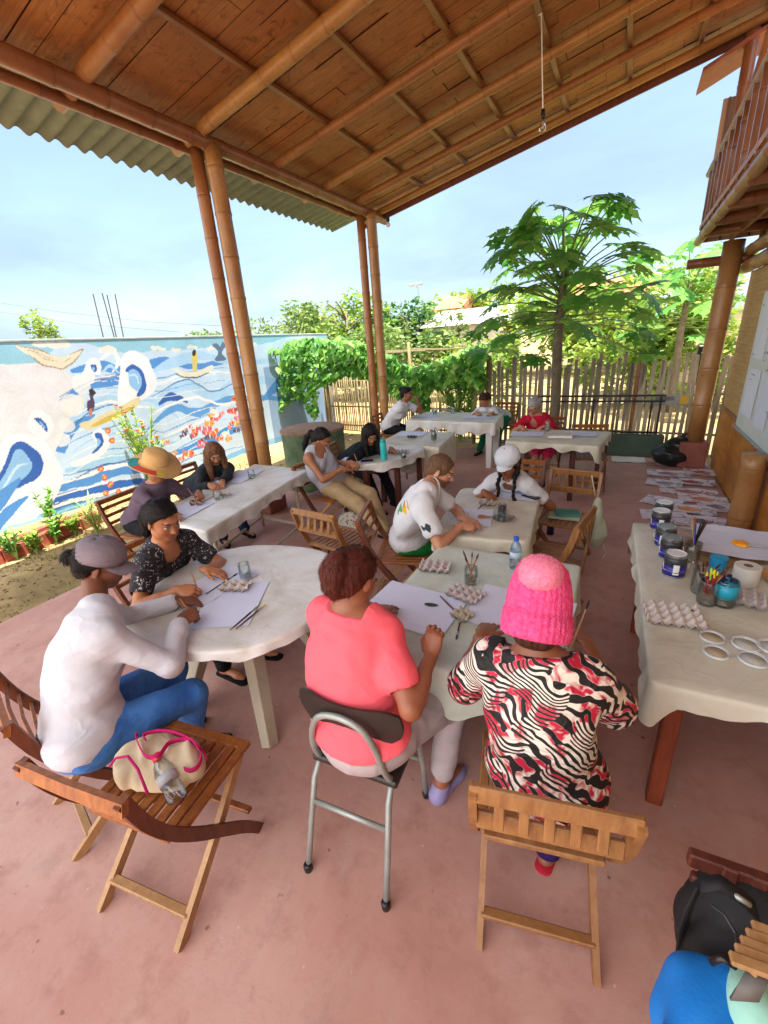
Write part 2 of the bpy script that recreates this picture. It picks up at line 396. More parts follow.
# ---- ground outside
k = NT('dry_ground'); v = k.coord(); n1 = k.noise(v, .8, 6, .6); n2 = k.noise(v, 9, 5, .7)
c = k.ramp(n1.outputs[0], [(.35, '#7d6a42'), (.5, '#a58a5c'), (.7, '#c0a678')]); c = k.mix(k.ramp(n2.outputs[0], [(.45, (0, 0, 0)), (.7, (.7, .7, .7))]), c, '#69593a')
k.col(c); k.set(Roughness=.95); k.bump(n2.outputs[0], .6, .03); m_ground = k.mat
NG = 60; gx = np.concatenate([-np.geomspace(400, 13, 14), np.linspace(-12, 12, 60), np.geomspace(13, 400, 14)]); gy = np.concatenate([-np.geomspace(200, 9, 10), np.linspace(-8, 16, 60), np.geomspace(17, 700, 16)])
X, Y = np.meshgrid(gx, gy, indexing='ij'); Z = -.075+.012*np.sin(X*2.1+Y*.7)*np.sin(Y*1.7)
inp = (X > -4.7) & (X < 4) & (Y > -5) & (Y < 8.6); Z = np.where(inp, -.14, Z)
ii = np.arange(len(gx)*len(gy)).reshape(len(gx), len(gy)); Fq = np.stack([ii[:-1, :-1], ii[1:, :-1], ii[1:, 1:], ii[:-1, 1:]], -1).reshape(-1, 4)
g = np_mesh('ground', np.stack([X, Y, Z], -1).reshape(-1, 3), Fq, m_ground); tag(g, kind='structure')
# ---- grass tufts in the yard between patio and mural
def blades(mb, cx, cy, z, n, spread, h, wd=.006):
    for _ in range(n):
        a = random.uniform(0, 6.28); r = spread*random.random()**.5; x = cx+r*math.cos(a); y = cy+r*math.sin(a); hh = h*random.uniform(.5, 1.2); t = random.uniform(0, 6.28); ln = random.uniform(.1, .7)*hh
        d = V((math.cos(t), math.sin(t), 0)); q = V((-d.y, d.x, 0))*wd; p = V((x, y, z))
        mb.add([p-q, p+q, p+d*ln*.4+V((0, 0, hh*.6))+q*.7, p+d*ln*.4+V((0, 0, hh*.6))-q*.7, p+d*ln+V((0, 0, hh))], [(0, 1, 2, 3), (3, 2, 4)])
m_grass = leaf_mat('grass_blades', '#4d6120', '#78833a', '#9b9454', trans=.3)
mb = MB()
for _ in range(1500):
    x = random.uniform(-6.5, -4.56); y = random.uniform(.4, 7.5); pz = .5+.5*math.sin(x*3.1+math.sin(y*2.3)*1.4)*math.sin(y*1.9+x)
    if random.random() < pz*(1 if -6.2 < x < -4.9 else .4): blades(mb, x, y, -.08, random.randint(3, 8), .05, random.uniform(.025, .065), .0035)
tag(mb.build('grass', m_grass), 'short patchy green grass on the dirt strip beside the patio', 'grass', kind='stuff')
# leaf litter: small stones/leaves on the dirt
mb = MB()
for _ in range(1600):
    x = random.uniform(-6.9, -4.55); y = random.uniform(.3, 9); s = random.uniform(.008, .022); a = random.uniform(0, 3.14)
    mb.box((x, y, -.068), (s*1.6, s, s*.5), Matrix.Rotation(a, 3, 'Z') @ Matrix.Rotation(random.uniform(-.4, .4), 3, 'X'), s*.2)
tag(mb.build('leaf_litter', M('litter', '#6b5434', .9, .5, 30, 0)), 'dry leaf litter and pebbles on the dirt strip', 'litter', kind='stuff')

# ---- mural wall (X = -7.35 facing the patio)
MX = -7.35
def wp(px, py): p = atX(px, py, MX); return (p.y, p.z)
y0, y1, z0, z1 = -1.2, 10.7, -.1, 2.37
st = .0125; ny = int((y1-y0)/st)+1; nz_ = int((z1-z0)/st)+1
GY, GZ = np.meshgrid(np.linspace(y0, y1, ny), np.linspace(z0, z1, nz_), indexing='ij')
wob = .02*np.sin(GY*7+GZ*5)+.012*np.sin(GY*17-GZ*13); PY = GY+wob*.6; PZ = GZ+wob*.5
img = np.zeros(GY.shape+(3,)); img[:] = hexc('#8fc4d8')
def paint(mask, col, a=1.0):
    if isinstance(col, str): col = hexc(col)
    img[mask] = img[mask]*(1-a)+np.array(col)*a
def poly(pts, pix=True):
    P = np.array([wp(*p) for p in pts] if pix else pts); m = np.zeros(GY.shape, bool)
    lo = P.min(0)-.05; hi = P.max(0)+.05; i0, i1 = np.searchsorted(GY[:, 0], [lo[0], hi[0]]); j0, j1 = np.searchsorted(GZ[0], [lo[1], hi[1]])
    y = PY[i0:i1, j0:j1]; z = PZ[i0:i1, j0:j1]; s = np.zeros(y.shape, bool)
    for a, b in zip(P, np.roll(P, -1, 0)):
        cnd = ((a[1] > z) != (b[1] > z)); xs = (b[0]-a[0])*(z-a[1])/(b[1]-a[1]+1e-12)+a[0]; s ^= cnd & (y < xs)
    m[i0:i1, j0:j1] = s; return m
def spl(pts, n=8):
    P = np.array(pts, float); N = len(P); out = []
    for i in range(N):
        p0, p1, p2, p3 = P[(i-1) % N], P[i], P[(i+1) % N], P[(i+2) % N]
        for t in np.linspace(0, 1, n, endpoint=False): out.append(.5*((2*p1)+(-p0+p2)*t+(2*p0-5*p1+4*p2-p3)*t*t+(-p0+3*p1-3*p2+p3)*t**3))
    return out
def sp(pts, col, a=1.0): paint(poly(spl(pts)), col, a)
def band(pts, w, col, a=1.0):                       # painted brush stroke through pixel points, w in metres (start, end)
    P = [np.array(wp(*p)) for p in pts]; N = len(P)
    Q = []
    for i in range(N-1):
        p0, p1, p2, p3 = P[max(i-1, 0)], P[i], P[i+1], P[min(i+2, N-1)]
        for t in np.linspace(0, 1, 8, endpoint=False): Q.append(.5*((2*p1)+(-p0+p2)*t+(2*p0-5*p1+4*p2-p3)*t*t+(-p0+3*p1-3*p2+p3)*t**3))
    Q.append(P[-1]); ws = np.interp(np.linspace(0, 1, len(Q)), np.linspace(0, 1, len(w)), w)
    L = []; R = []
    for i, q in enumerate(Q):
        d = Q[min(i+1, len(Q)-1)]-Q[max(i-1, 0)]; d = d/(np.linalg.norm(d)+1e-9); nn = np.array([-d[1], d[0]])*ws[i]/2; L.append(q+nn); R.append(q-nn)
    paint(poly(L+R[::-1], False), col, a)
BL, DB, LB, WH, CR = '#4f8fd2', '#2c5fae', '#a8cfee', '#e9ecec', '#e4e8ee'
# sea body, from the horizon down
sp([(60, 345), (120, 352), (180, 350), (250, 346), (330, 352), (338, 560), (150, 640), (-140, 660), (-140, 380), (0, 400)], '#c0d9ee')
paint(poly([(-150, 430), (-150, 340), (0, 364), (60, 362), (85, 400), (60, 450), (20, 480), (-20, 700), (-200, 700)]), '#dadce0')
# long swells
for pts, w, c_ in [
    ([(70, 372), (100, 366), (130, 372), (160, 362), (200, 366), (240, 358)], [.05, .16, .1, .16, .1, .06], BL),
    ([(150, 372), (175, 362), (200, 356), (245, 362), (330, 356)], [.02, .2, .16, .1, .1], LB),
    ([(60, 400), (95, 384), (130, 380), (150, 392)], [.03, .14, .18, .05], BL),
    ([(70, 420), (95, 405), (125, 396), (150, 400), (180, 420)], [.04, .16, .2, .12, .02], LB),
    ([(155, 400), (185, 385), (215, 396), (248, 380), (300, 385)], [.03, .2, .26, .22, .1], LB),
    ([(148, 428), (175, 408), (200, 412), (235, 398), (300, 400)], [.03, .14, .16, .12, .1], '#5b9bd8'),
    ([(158, 405), (172, 396), (188, 402)], [.04, .16, .02], DB),
    ([(60, 452), (72, 428), (95, 414)], [.12, .14, .03], BL),
    ([(65, 470), (100, 462), (150, 448), (180, 440)], [.05, .16, .1, .02], '#9ccbe8'),
    ([(50, 492), (90, 478), (130, 470), (170, 470)], [.08, .2, .14, .04], BL),
    ([(30, 508), (70, 498), (120, 484), (160, 480), (220, 478)], [.1, .22, .14, .1, .03], '#2a66b8'),
    ([(0, 520), (50, 512), (110, 500), (160, 494)], [.06, .1, .1, .03], '#5aa6d6'),
    ([(-60, 540), (0, 527), (60, 520), (140, 505)], [.2, .16, .13, .08], '#a6d3e4'),
    ([(150, 460), (200, 445), (235, 428), (262, 420)], [.05, .15, .2, .1], '#3f8fd6'),
    ([(170, 478), (210, 468), (250, 450), (330, 445)], [.04, .12, .1, .08], '#7bbbe6'),
    ([(262, 400), (285, 380), (310, 378), (335, 386)], [.05, .35, .35, .3], '#4a90cf'),
    ([(262, 450), (290, 440), (335, 440)], [.3, .3, .3], '#8fc4e6')]: band(pts, w, c_)
for pts, w in [([(75, 392), (110, 376), (150, 384), (190, 374), (240, 372)], [.01, .04, .02, .04, .02]), ([(80, 412), (110, 402), (150, 408)], [.01, .05, .02]),
    ([(150, 415), (190, 398), (225, 404), (250, 392)], [.02, .05, .05, .04]), ([(165, 436), (195, 424), (230, 412), (262, 410)], [.02, .06, .05, .04]),
    ([(60, 484), (110, 468), (160, 458), (200, 455)], [.02, .07, .05, .03]), ([(0, 514), (60, 504), (110, 492), (170, 484)], [.03, .07, .06, .03]), ([(0, 535), (80, 515), (150, 500)], [.03, .05, .03])]: band(pts, w, WH)
for pts, w, c_ in [([(70+dx, 372+dy), (110, 366+dy), (150, 371+dy), (200, 362+dy), (250, 358+dy)], [.004, .018, .004], cc) for dx, dy, cc in [(10, 8, '#4f8fd2'), (0, 14, WH), (20, 21, '#5b9bd8'), (5, 28, WH)]]+[([(60+dx, 440+dy), (95, 424+dy), (130, 418+dy), (165, 424+dy), (200, 410+dy), (250, 402+dy)], [.004, .024, .01, .02, .004], cc) for dx, dy, cc in [(0, 0, WH), (4, 7, '#3f86cf'), (10, 14, '#8fc4e6'), (3, 22, WH), (12, 29, '#4a8fd6'), (5, 36, WH), (9, 44, '#2c66b4')]]+[([(0, 498+dy), (50, 490+dy), (100, 476+dy), (150, 468+dy), (220, 458+dy)], [.004, .028, .02, .004], cc) for dy, cc in [(0, '#4a8fd6'), (8, WH), (15, '#2c66b4'), (24, '#9fd0ea'), (33, WH), (42, '#3f86cf')]]: band(pts, w, c_, .85)
# shaded outlines of the swells
for pts, w in [([(60, 396), (95, 380), (130, 376), (150, 388)], [.01, .03, .01]), ([(150, 398), (185, 380), (215, 391), (248, 375)], [.01, .03, .03, .01]), ([(70, 430), (90, 412), (120, 403)], [.01, .025, .01]), ([(62, 475), (100, 467), (150, 453)], [.01, .03, .01]), ([(25, 515), (70, 505), (120, 491)], [.01, .03, .01])]: band(pts, w, '#215a9c', .75)
# the three cresting waves
def curl(outer, inner, core, lines):
    sp(outer, CR); sp(inner, DB); sp(core, '#8abbe4')
    for l_ in lines: band(l_, [.015, .04, .01], '#bcdcf0')
curl([(118, 405), (119, 372), (122, 356), (134, 350), (147, 358), (156, 378), (153, 392), (142, 400), (128, 402)], [(124, 372), (132, 364), (141, 370), (146, 384), (143, 394), (136, 396), (140, 384), (133, 374)], [(128, 372), (136, 370), (141, 382), (137, 392), (130, 386)], [[(128, 376), (135, 376), (138, 386)]])
curl([(-60, 560), (-40, 500), (-10, 455), (15, 434), (40, 438), (58, 460), (62, 480), (50, 505), (30, 520), (0, 530)], [(-24, 505), (0, 472), (10, 448), (20, 441), (33, 446), (42, 458), (42, 470), (34, 481), (20, 487), (0, 500), (-20, 512)], [(-14, 500), (4, 474), (13, 453), (21, 450), (29, 458), (31, 468), (24, 478), (10, 486), (-8, 498)], [[(2, 490), (16, 468), (28, 464)], [(-10, 505), (8, 492), (26, 486)]])
curl([(28, 428), (30, 414), (40, 411), (50, 418), (52, 430), (44, 440)], [(33, 420), (40, 419), (46, 426), (46, 433), (41, 426)], [(38, 421), (43, 425), (44, 429)], [])
curl([(70, 462), (88, 456), (96, 446), (92, 434), (100, 428), (109, 436), (108, 448), (98, 458), (80, 466)], [(94, 434), (101, 433), (104, 441), (98, 450), (90, 455), (98, 444)], [(97, 438), (101, 441), (97, 447)], [])
curl([(84, 372), (88, 360), (96, 357), (101, 366), (99, 375), (92, 372)], [(91, 364), (96, 364), (97, 370), (94, 371)], [(92, 366), (95, 367), (94, 370)], [])
band([(-30, 540), (0, 500), (20, 478)], [.1, .18, .03], BL); band([(-30, 560), (8, 512), (28, 496)], [.1, .14, .02], '#4a8fd6')
band([(100, 360), (112, 352), (118, 362), (112, 372)], [.03, .08, .07, .02], WH); band([(102, 372), (110, 366), (118, 374)], [.02, .05, .02], LB)
# white foam blobs right of the sand
for q, r_ in [((72, 405), .16), ((80, 385), .14), ((66, 425), .12), ((62, 440), .1), ((88, 376), .1)]:
    cy, cz = wp(*q); paint((PY-cy)**2+(PZ-cz)**2 < r_**2, '#e4e6e4', .8)
# sky part: clouds and the dove
for q, (a, b) in {(52, 345): (.2, .05), (106, 350): (.12, .06), (157, 349): (.12, .04), (176, 349): (.1, .035), (192, 347): (.1, .03), (212, 348): (.1, .05), (250, 345): (.2, .04), (300, 345): (.3, .05)}.items():
    cy, cz = wp(*q)
    for _ in range(7): oy, oz = random.uniform(-a, a)*.9, random.uniform(-b, b)*.4; paint(((PY-cy-oy)/(a*.5))**2+((PZ-cz-oz)/(b*.8))**2 < 1, '#dfe0d8')
dove = [(16, 345), (30, 350), (44, 353), (58, 358), (72, 353), (82, 350), (74, 360), (66, 366), (60, 369), (46, 366), (36, 360), (24, 353)]
sp([(x+(x-50)*.04, y+(1.2 if y > 356 else -1.2)) for x, y in dove], '#a58f72'); sp(dove, '#e2d9c2')
for l_ in [[(30, 352), (44, 359), (56, 363)], [(36, 355), (48, 361)], [(72, 356), (64, 362)], [(24, 350), (38, 354), (52, 360)]]: band(l_, [.006, .012, .006], '#b59d7d')
# whale tail, boats and figures
sp([(212, 345), (216, 343), (220, 346), (222, 342), (226, 345), (222, 352), (226, 359), (219, 361), (214, 360), (218, 352)], '#5d7690')
sp([(80, 423), (100, 416), (136, 398), (138, 405), (122, 414), (96, 427), (84, 428)], '#d9cda6'); sp([(92, 424), (118, 412), (134, 404), (128, 412), (100, 425)], '#c9ad4e')
sp([(88, 394), (92, 391), (95, 394), (92, 398), (94, 405), (92, 411), (87, 411), (86, 403), (89, 400)], '#4d3c5e'); sp([(88, 391), (92, 390), (94, 394), (90, 396)], '#2c2320'); band([(90, 409), (91, 416)], [.05, .04], '#c77f5c')
sp([(172, 369), (190, 372), (212, 366), (206, 374), (184, 377)], '#e3dfcb'); band([(174, 375), (190, 378), (208, 373)], [.015, .03, .015], '#4a5b68')
sp([(192, 352), (196, 352), (197, 361), (196, 371), (193, 371), (192, 361)], '#d8c86e'); sp([(192, 351), (195, 350), (195, 355), (193, 356)], '#332b26')
# bright tropical fish in the reef on the right
fr = random.Random(4)
for i in range(85):
    t = fr.random(); px_ = 160+90*t+fr.uniform(-12, 12); py_ = 480-75*t+fr.uniform(-30, 26)*(.6+.4*(1-t))
    if px_ < 96 or py_ < 388: continue
    cy, cz = wp(px_, py_); r_ = fr.uniform(.05, .10); c_ = fr.choice(['#d9534f', '#e5877c', '#cf5a6e', '#e0a23c', '#5b4a6c', '#e8743a', '#d96a86', '#ece3d6', '#6a5a80'])
    an = fr.uniform(-.5, .5); u = (PY-cy)*math.cos(an)+(PZ-cz)*math.sin(an); v_ = -(PY-cy)*math.sin(an)+(PZ-cz)*math.cos(an)
    paint((u/r_)**2+(v_/(r_*.65))**2 < 1, c_); sgn = fr.choice([-1, 1]); uu = u*sgn
    paint((uu > r_*.8) & (uu < r_*1.5) & (abs(v_) < (uu-r_*.6)*.9), c_)
    paint((abs(u-r_*.2*sgn) < r_*.12) & (abs(v_) < r_*.55), '#efe6d8'); paint((u+sgn*r_*.6)**2+(v_-r_*.1)**2 < (.012)**2, '#1c1c22')
for q in [(108, 430), (112, 440), (104, 478), (110, 484), (100, 470), (118, 492), (106, 492)]:
    cy, cz = wp(*q)
    for a in range(6): paint((PY-cy-.028*math.cos(a))**2+(PZ-cz-.028*math.sin(a))**2 < .022**2, random.choice(['#d9674f', '#e89a6a', '#d9534f']))
    paint((PY-cy)**2+(PZ-cz)**2 < .02**2, '#e3c24a')
img *= .78; gr_ = np.random.default_rng(2).normal(size=img.shape[:2]); img *= (1+.025*gr_)[..., None]
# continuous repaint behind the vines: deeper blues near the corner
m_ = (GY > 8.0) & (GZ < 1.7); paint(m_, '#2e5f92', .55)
k = NT('mural_paint'); a_ = k.n('ShaderNodeAttribute'); a_.attribute_name = 'paint'
nn_ = k.noise(k.coord(), 1.8, 6, .65); n_b = k.noise(k.coord(), 30, 4)
c = k.mix(k.ramp(nn_.outputs[0], [(.3, (.88, .87, .84)), (.6, (1, 1, 1))]), a_.outputs[0], a_.outputs[0]); mm = k.n('ShaderNodeMixRGB'); mm.blend_type = 'MULTIPLY'; mm.inputs[0].default_value = 1
k.l(a_.outputs[0], mm.inputs[1]); k.l(k.ramp(nn_.outputs[0], [(.3, (.86, .85, .82)), (.6, (1, 1, 1))]), mm.inputs[2]); k.col(mm.outputs[0]); k.set(Roughness=.8); k.bump(n_b.outputs[0], .35, .006); m_mural = k.mat
wallt = thing('mural_wall', 'long wall painted with a blue and white sea mural of waves and a dove', 'mural wall', (MX, 4.7, 0))
i2 = np.arange(ny*nz_).reshape(ny, nz_); Fm = np.stack([i2[:-1, :-1], i2[1:, :-1], i2[1:, 1:], i2[:-1, 1:]], -1).reshape(-1, 4)
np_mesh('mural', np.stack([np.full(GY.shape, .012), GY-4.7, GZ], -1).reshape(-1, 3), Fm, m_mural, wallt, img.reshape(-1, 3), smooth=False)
mb = MB().box((-.08, (y0+y1)/2-4.7, 1.13), (.16, y1-y0, 2.48)); mb.build('wall', M('wall_render', '#b9c4c4', .9, .1, 5, .4, 30), wallt)
mb = MB().box((-.08, (y0+y1)/2-4.7, 2.385), (.2, y1-y0, .03), None, .005); mb.build('coping', M('coping', '#9aa3a0', .9, .2, 9, .4, 30), wallt)

# ---- fences
m_cane = wood('cane_grey', '#7c6c4c', '#a8946a', .8, 3, (10, 10, 1.5)); m_picket = wood('picket_grey', '#766a5a', '#a3967e', .85, 3, (10, 10, 1.5))
def fence(a, b, h, step, w_, mat, name, label, slats=(.25, .8), post=1.4, dens=1.0, lean=.03, round_=False):
    t = thing(name, label, 'fence', (a[0], a[1], -.08)); A = V((a[0], a[1], 0)); d = V((b[0]-a[0], b[1]-a[1], 0)); L = d.length; d.normalize(); nrm = V((-d.y, d.x, 0)); O = V((a[0], a[1], 0))
    n = int(L/step); cnt = 0; bulk = MB()
    for i in range(n):
        if random.random() > dens: continue
        x = (i+.5)*step+random.uniform(-.2, .2)*step; hh = h*random.uniform(.9, 1.06); p = d*x; q = p+V((0, 0, hh))+d*random.uniform(-lean, lean)
        m1 = MB()
        if round_: m1.tube([p, (p+q)/2+d*random.uniform(-.01, .01), q], [w_/2*random.uniform(.8, 1.1)]*3, 6)
        else: m1.plank([p, (p+q)/2+d*random.uniform(-.012, .012), q-V((0, 0, .05)), q], w_*random.uniform(.75, 1.15), .018, side=d)
        if cnt < 96: m1.build('picket', mat, t, smooth=round_)
        else: bulk.add(m1.v, m1.f)
        cnt += 1
    if bulk.v: tag(bulk.build('pickets', mat, t), kind='stuff')
    for z in slats: MB().tube([d*0+V((0, 0, h*z))+nrm*.03, d*L/2+V((0, 0, h*z+random.uniform(-.03, .03)))+nrm*.03, d*L+V((0, 0, h*z))+nrm*.03], .02, 6).build('rail', mat, t, smooth=True)
    for j in range(int(L/post)+1): MB().bamboo(d*(j*post)+nrm*.07, d*(j*post)+nrm*.07+V((0, 0, h*1.04)), .045, .3, 8).build('fence_post', m_bam, t, smooth=True)
    return t
fence((-2.35, 8.75), (1.5, 8.62), 1.62, .085, .06, m_picket, 'picket_fence', 'grey weathered split-bamboo picket fence behind the papaya tree', (.22, .62), 1.28)
fence((-7.1, 9.9), (-2.5, 9.3), 1.4, .062, .03, m_cane, 'cane_fence', 'low fence of thin yellowed canes below the climbing vine', (.1, .45, .9), 1.5, round_=True, dens=.95)

# ---- roof (one thing): mat, purlins, rafters, eave beams, corrugated sheets
SL = .199
def rz_(x): return 4.07+SL*(x+4.04)
roof = thing('patio_roof', 'sloping bamboo patio roof with split-bamboo ceiling and corrugated sheet overhang', 'roof', (-4.1, 2.5, 4.05))
RO = V((-4.1, 2.5, 4.05))
def rl(p): return V(p)-RO
k = NT('split_bamboo_ceiling')
v = k.coord(rot=(0, 0, rad(90))); br = k.n('ShaderNodeTexBrick'); br.offset = .37; br.inputs['Scale'].default_value = 1; br.inputs['Brick Width'].default_value = 1.15; br.inputs['Row Height'].default_value = .23
br.inputs['Mortar Size'].default_value = .004; br.inputs['Color1'].default_value = (*hexc('#a8622e'), 1); br.inputs['Color2'].default_value = (*hexc('#8a4e28'), 1); br.inputs['Mortar'].default_value = (*hexc('#6a3c1e'), 1)
k.l(k.coord(), br.inputs['Vector'])
n1 = k.noise(k.coord(scale=(1.0, 16, 1)), 3, 7, .7, .2); n2 = k.noise(k.coord(), .8, 4); n3 = k.noise(k.coord(scale=(3, 3, 3)), 3, 5, .7, 1.0)
c = k.mix(.68, br.outputs[0], k.ramp(n1.outputs[0], [(.3, '#84502c'), (.55, '#b87a40'), (.75, '#d4a266')]))
c = k.mix(k.ramp(n2.outputs[0], [(.4, (0, 0, 0)), (.65, (.75, .75, .75))]), c, '#8a5430'); c = k.mix(k.ramp(n3.outputs[0], [(.54, (0, 0, 0)), (.70, (.8, .8, .8))]), c, '#54301a')
k.col(c); k.set(Roughness=.55); k.bump(n1.outputs[0], .5, .012); m_ceil = k.mat
RY0, RY1, RX0, RX1 = -.9, 8.06, -4.42, 1.35
# ceiling as separate sheets laid with tiny steps
ceil = MB(); ny_ = 48
for i in range(ny_):
    a = RY0+(RY1-RY0)*i/ny_; b = RY0+(RY1-RY0)*(i+1)/ny_
    for j in range(5):
        x0 = RX0+(RX1-RX0)*j/5+(.35 if i % 2 else 0)*(j > 0); x1 = RX0+(RX1-RX0)*(j+1)/5+(.35 if i % 2 else 0)*(j < 4)
        dz = random.uniform(0, .012); e = .003
        ceil.add([rl((x0, a+e, rz_(x0)+.17+dz)), rl((x0, b-e, rz_(x0)+.17+dz)), rl((x1-.006, b-e, rz_(x1)+.17+dz)), rl((x1-.006, a+e, rz_(x1)+.17+dz))], [(0, 1, 2, 3)])
        n0 = len(ceil.v)-4
ceil.build('ceiling_mat', m_ceil, roof)
MB().add([rl((RX0, RY0, rz_(RX0)+.195)), rl((RX1, RY0, rz_(RX1)+.195)), rl((RX1, RY1, rz_(RX1)+.195)), rl((RX0, RY1, rz_(RX0)+.195))], [(0, 1, 2, 3)]).build('roof_underlay', M('roof_dark', '#4a2c18', .9, .3), roof)
for x in (-3.27, -2.53, -1.8, -1.08, -.35, .37, 1.0): MB().bar(rl((x, RY0, rz_(x)+.145)), rl((x, RY1+.06, rz_(x)+.145)), .055, .04, (0, 0, 1), .006).build('batten', m_bam, roof)
for i, y in enumerate((-.4, .72, 1.8, 2.9, 4.05, 5.2, 6.25, 7.1, 7.9)):
    r_ = .065 if y < 4.5 else .05
    MB().bamboo(rl((-4.45, y, rz_(-4.45)+.07)), rl((1.3, y+random.uniform(-.04, .04), rz_(1.3)+.07)), r_, .36, 12, bend=random.uniform(-.02, .02)).build('rafter', m_bam_or if i % 2 == 0 else m_bam, roof, smooth=True)
MB().bamboo(rl((-4.08, RY0, rz_(-4.08)+.005)), rl((-4.08, 8.15, rz_(-4.08)+.005)), .072, .42, 14).build('eave_beam', m_bam_red, roof, smooth=True)
MB().bamboo(rl((-4.30, RY0, rz_(-4.3)+.02)), rl((-4.30, 8.1, rz_(-4.3)+.02)), .045, .42, 12).build('eave_beam', m_bam_red, roof, smooth=True)
MB().bar(rl((-4.5, 8.0, rz_(-4.5)+.02)), rl((1.35, 8.0, rz_(1.35)+.02)), .035, .10).build('verge_board', wood('verge_wood', '#5a2c20', '#7c4432', .7), roof)
cor = MB(); nyc = int((8.15-RY0)/.17*12); xs = [RX0-.78, RX0+.5, -2, 0, RX1+.1]
ys = np.linspace(RY0, 8.15, nyc)
for lay in (0, .008):
    n0 = len(cor.v); vs = [rl((x, y, rz_(x)+.235+.024*math.sin(2*math.pi*y/.17)+lay)) for x in xs for y in ys]; F = []
    for i in range(len(xs)-1):
        for j in range(nyc-1): q = (i*nyc+j, i*nyc+j+1, (i+1)*nyc+j+1, (i+1)*nyc+j); F.append(q if lay == 0 else q[::-1])
    cor.add(vs, F)
F = [(j, j+1, j+1+len(xs)*nyc, j+len(xs)*nyc) for j in range(nyc-1)]; cor.f += F; cor.mi += [0]*len(F)
cor.build('corrugated_sheet', M('fibre_cement', '#8d9a86', .85, .18, 5, .2), roof, smooth=True)

# ---- posts of doubled bamboo on concrete footings
m_foot = M('red_footing', '#8e5548', .8, .2, 6, .3)
def bamboo_posts(x, y, label, h, foot):
    t = thing('bamboo_post', label, 'post', (x, y, 0), group=None)
    r1 = .085
    MB().bamboo((0, 0, .38 if foot else 0), (-.02, .03, h), r1, .42, 16, bend=.02).build('pole', m_bam_or, t, smooth=True)
    MB().bamboo((-.17, -.02, .38 if foot else 0), (-.19, -.03, h+.02), .068, .4, 16, bend=-.015).build('pole', m_bam, t, smooth=True)
    if foot: MB().box((-.08, 0, .19), (.42, .34, .38), None, .015).build('footing', m_foot, t)
bamboo_posts(-4.04, 4.15, 'pair of tall round bamboo posts beside the straw hat table', 4.05, True)
bamboo_posts(-3.98, 7.45, 'pair of tall round bamboo posts farther back beside the vine', 4.05, False)

# ---- papaya tree
m_bark = M('papaya_bark', '#6f6350', .9, .3, 8, .5, 20); m_pleaf = leaf_mat('papaya_leaf', '#3d7a2a', '#66a43e', '#a3cc5e', trans=.4)
m_vine = leaf_mat('vine_leaf', '#3f7a26', '#68a83a', '#a3cc5c', trans=.4); m_olive = leaf_mat('olive_leaf', '#4c6a2c', '#6f8a3e', '#93a35a'); m_dkleaf = leaf_mat('dark_leaf', '#2c5626', '#44742e', '#6b9442')
m_yleaf = leaf_mat('yellow_leaf', '#5f8428', '#8aa83a', '#b9c85a'); m_petiole = M('petiole', '#7c9a4a', .6, .2)
def palmate(mb, c, d, n, s):
    d = V(d).normalized(); n = V(n); n = (n-d*n.dot(d)).normalized(); sd = d.cross(n)
    for a in (-128, -88, -55, -27, 0, 27, 55, 88, 128):
        ang = rad(a+random.uniform(-5, 5)); L = s*(1-.0030*abs(a))*random.uniform(.9, 1.05); u = d*math.cos(ang)+sd*math.sin(ang); w_ = n.cross(u); dr = -.25*L
        def P(t, o): return c+u*(L*t)+w_*(o*L)+n*(dr*t*t+.02*s)
        pts = [P(.05, -.03), P(.05, .03), P(.38, .11), P(.44, .25), P(.56, .09), P(.67, .20), P(.80, .06), P(1, 0), P(.80, -.06), P(.67, -.20), P(.56, -.09), P(.44, -.25), P(.38, -.11)]
        m_ = len(mb.v); mb.add(pts, [(0, 1, 2, 12), (2, 3, 4), (12, 10, 11), (2, 4, 10, 12), (4, 5, 6), (10, 8, 9), (4, 6, 8, 10), (6, 7, 8)])
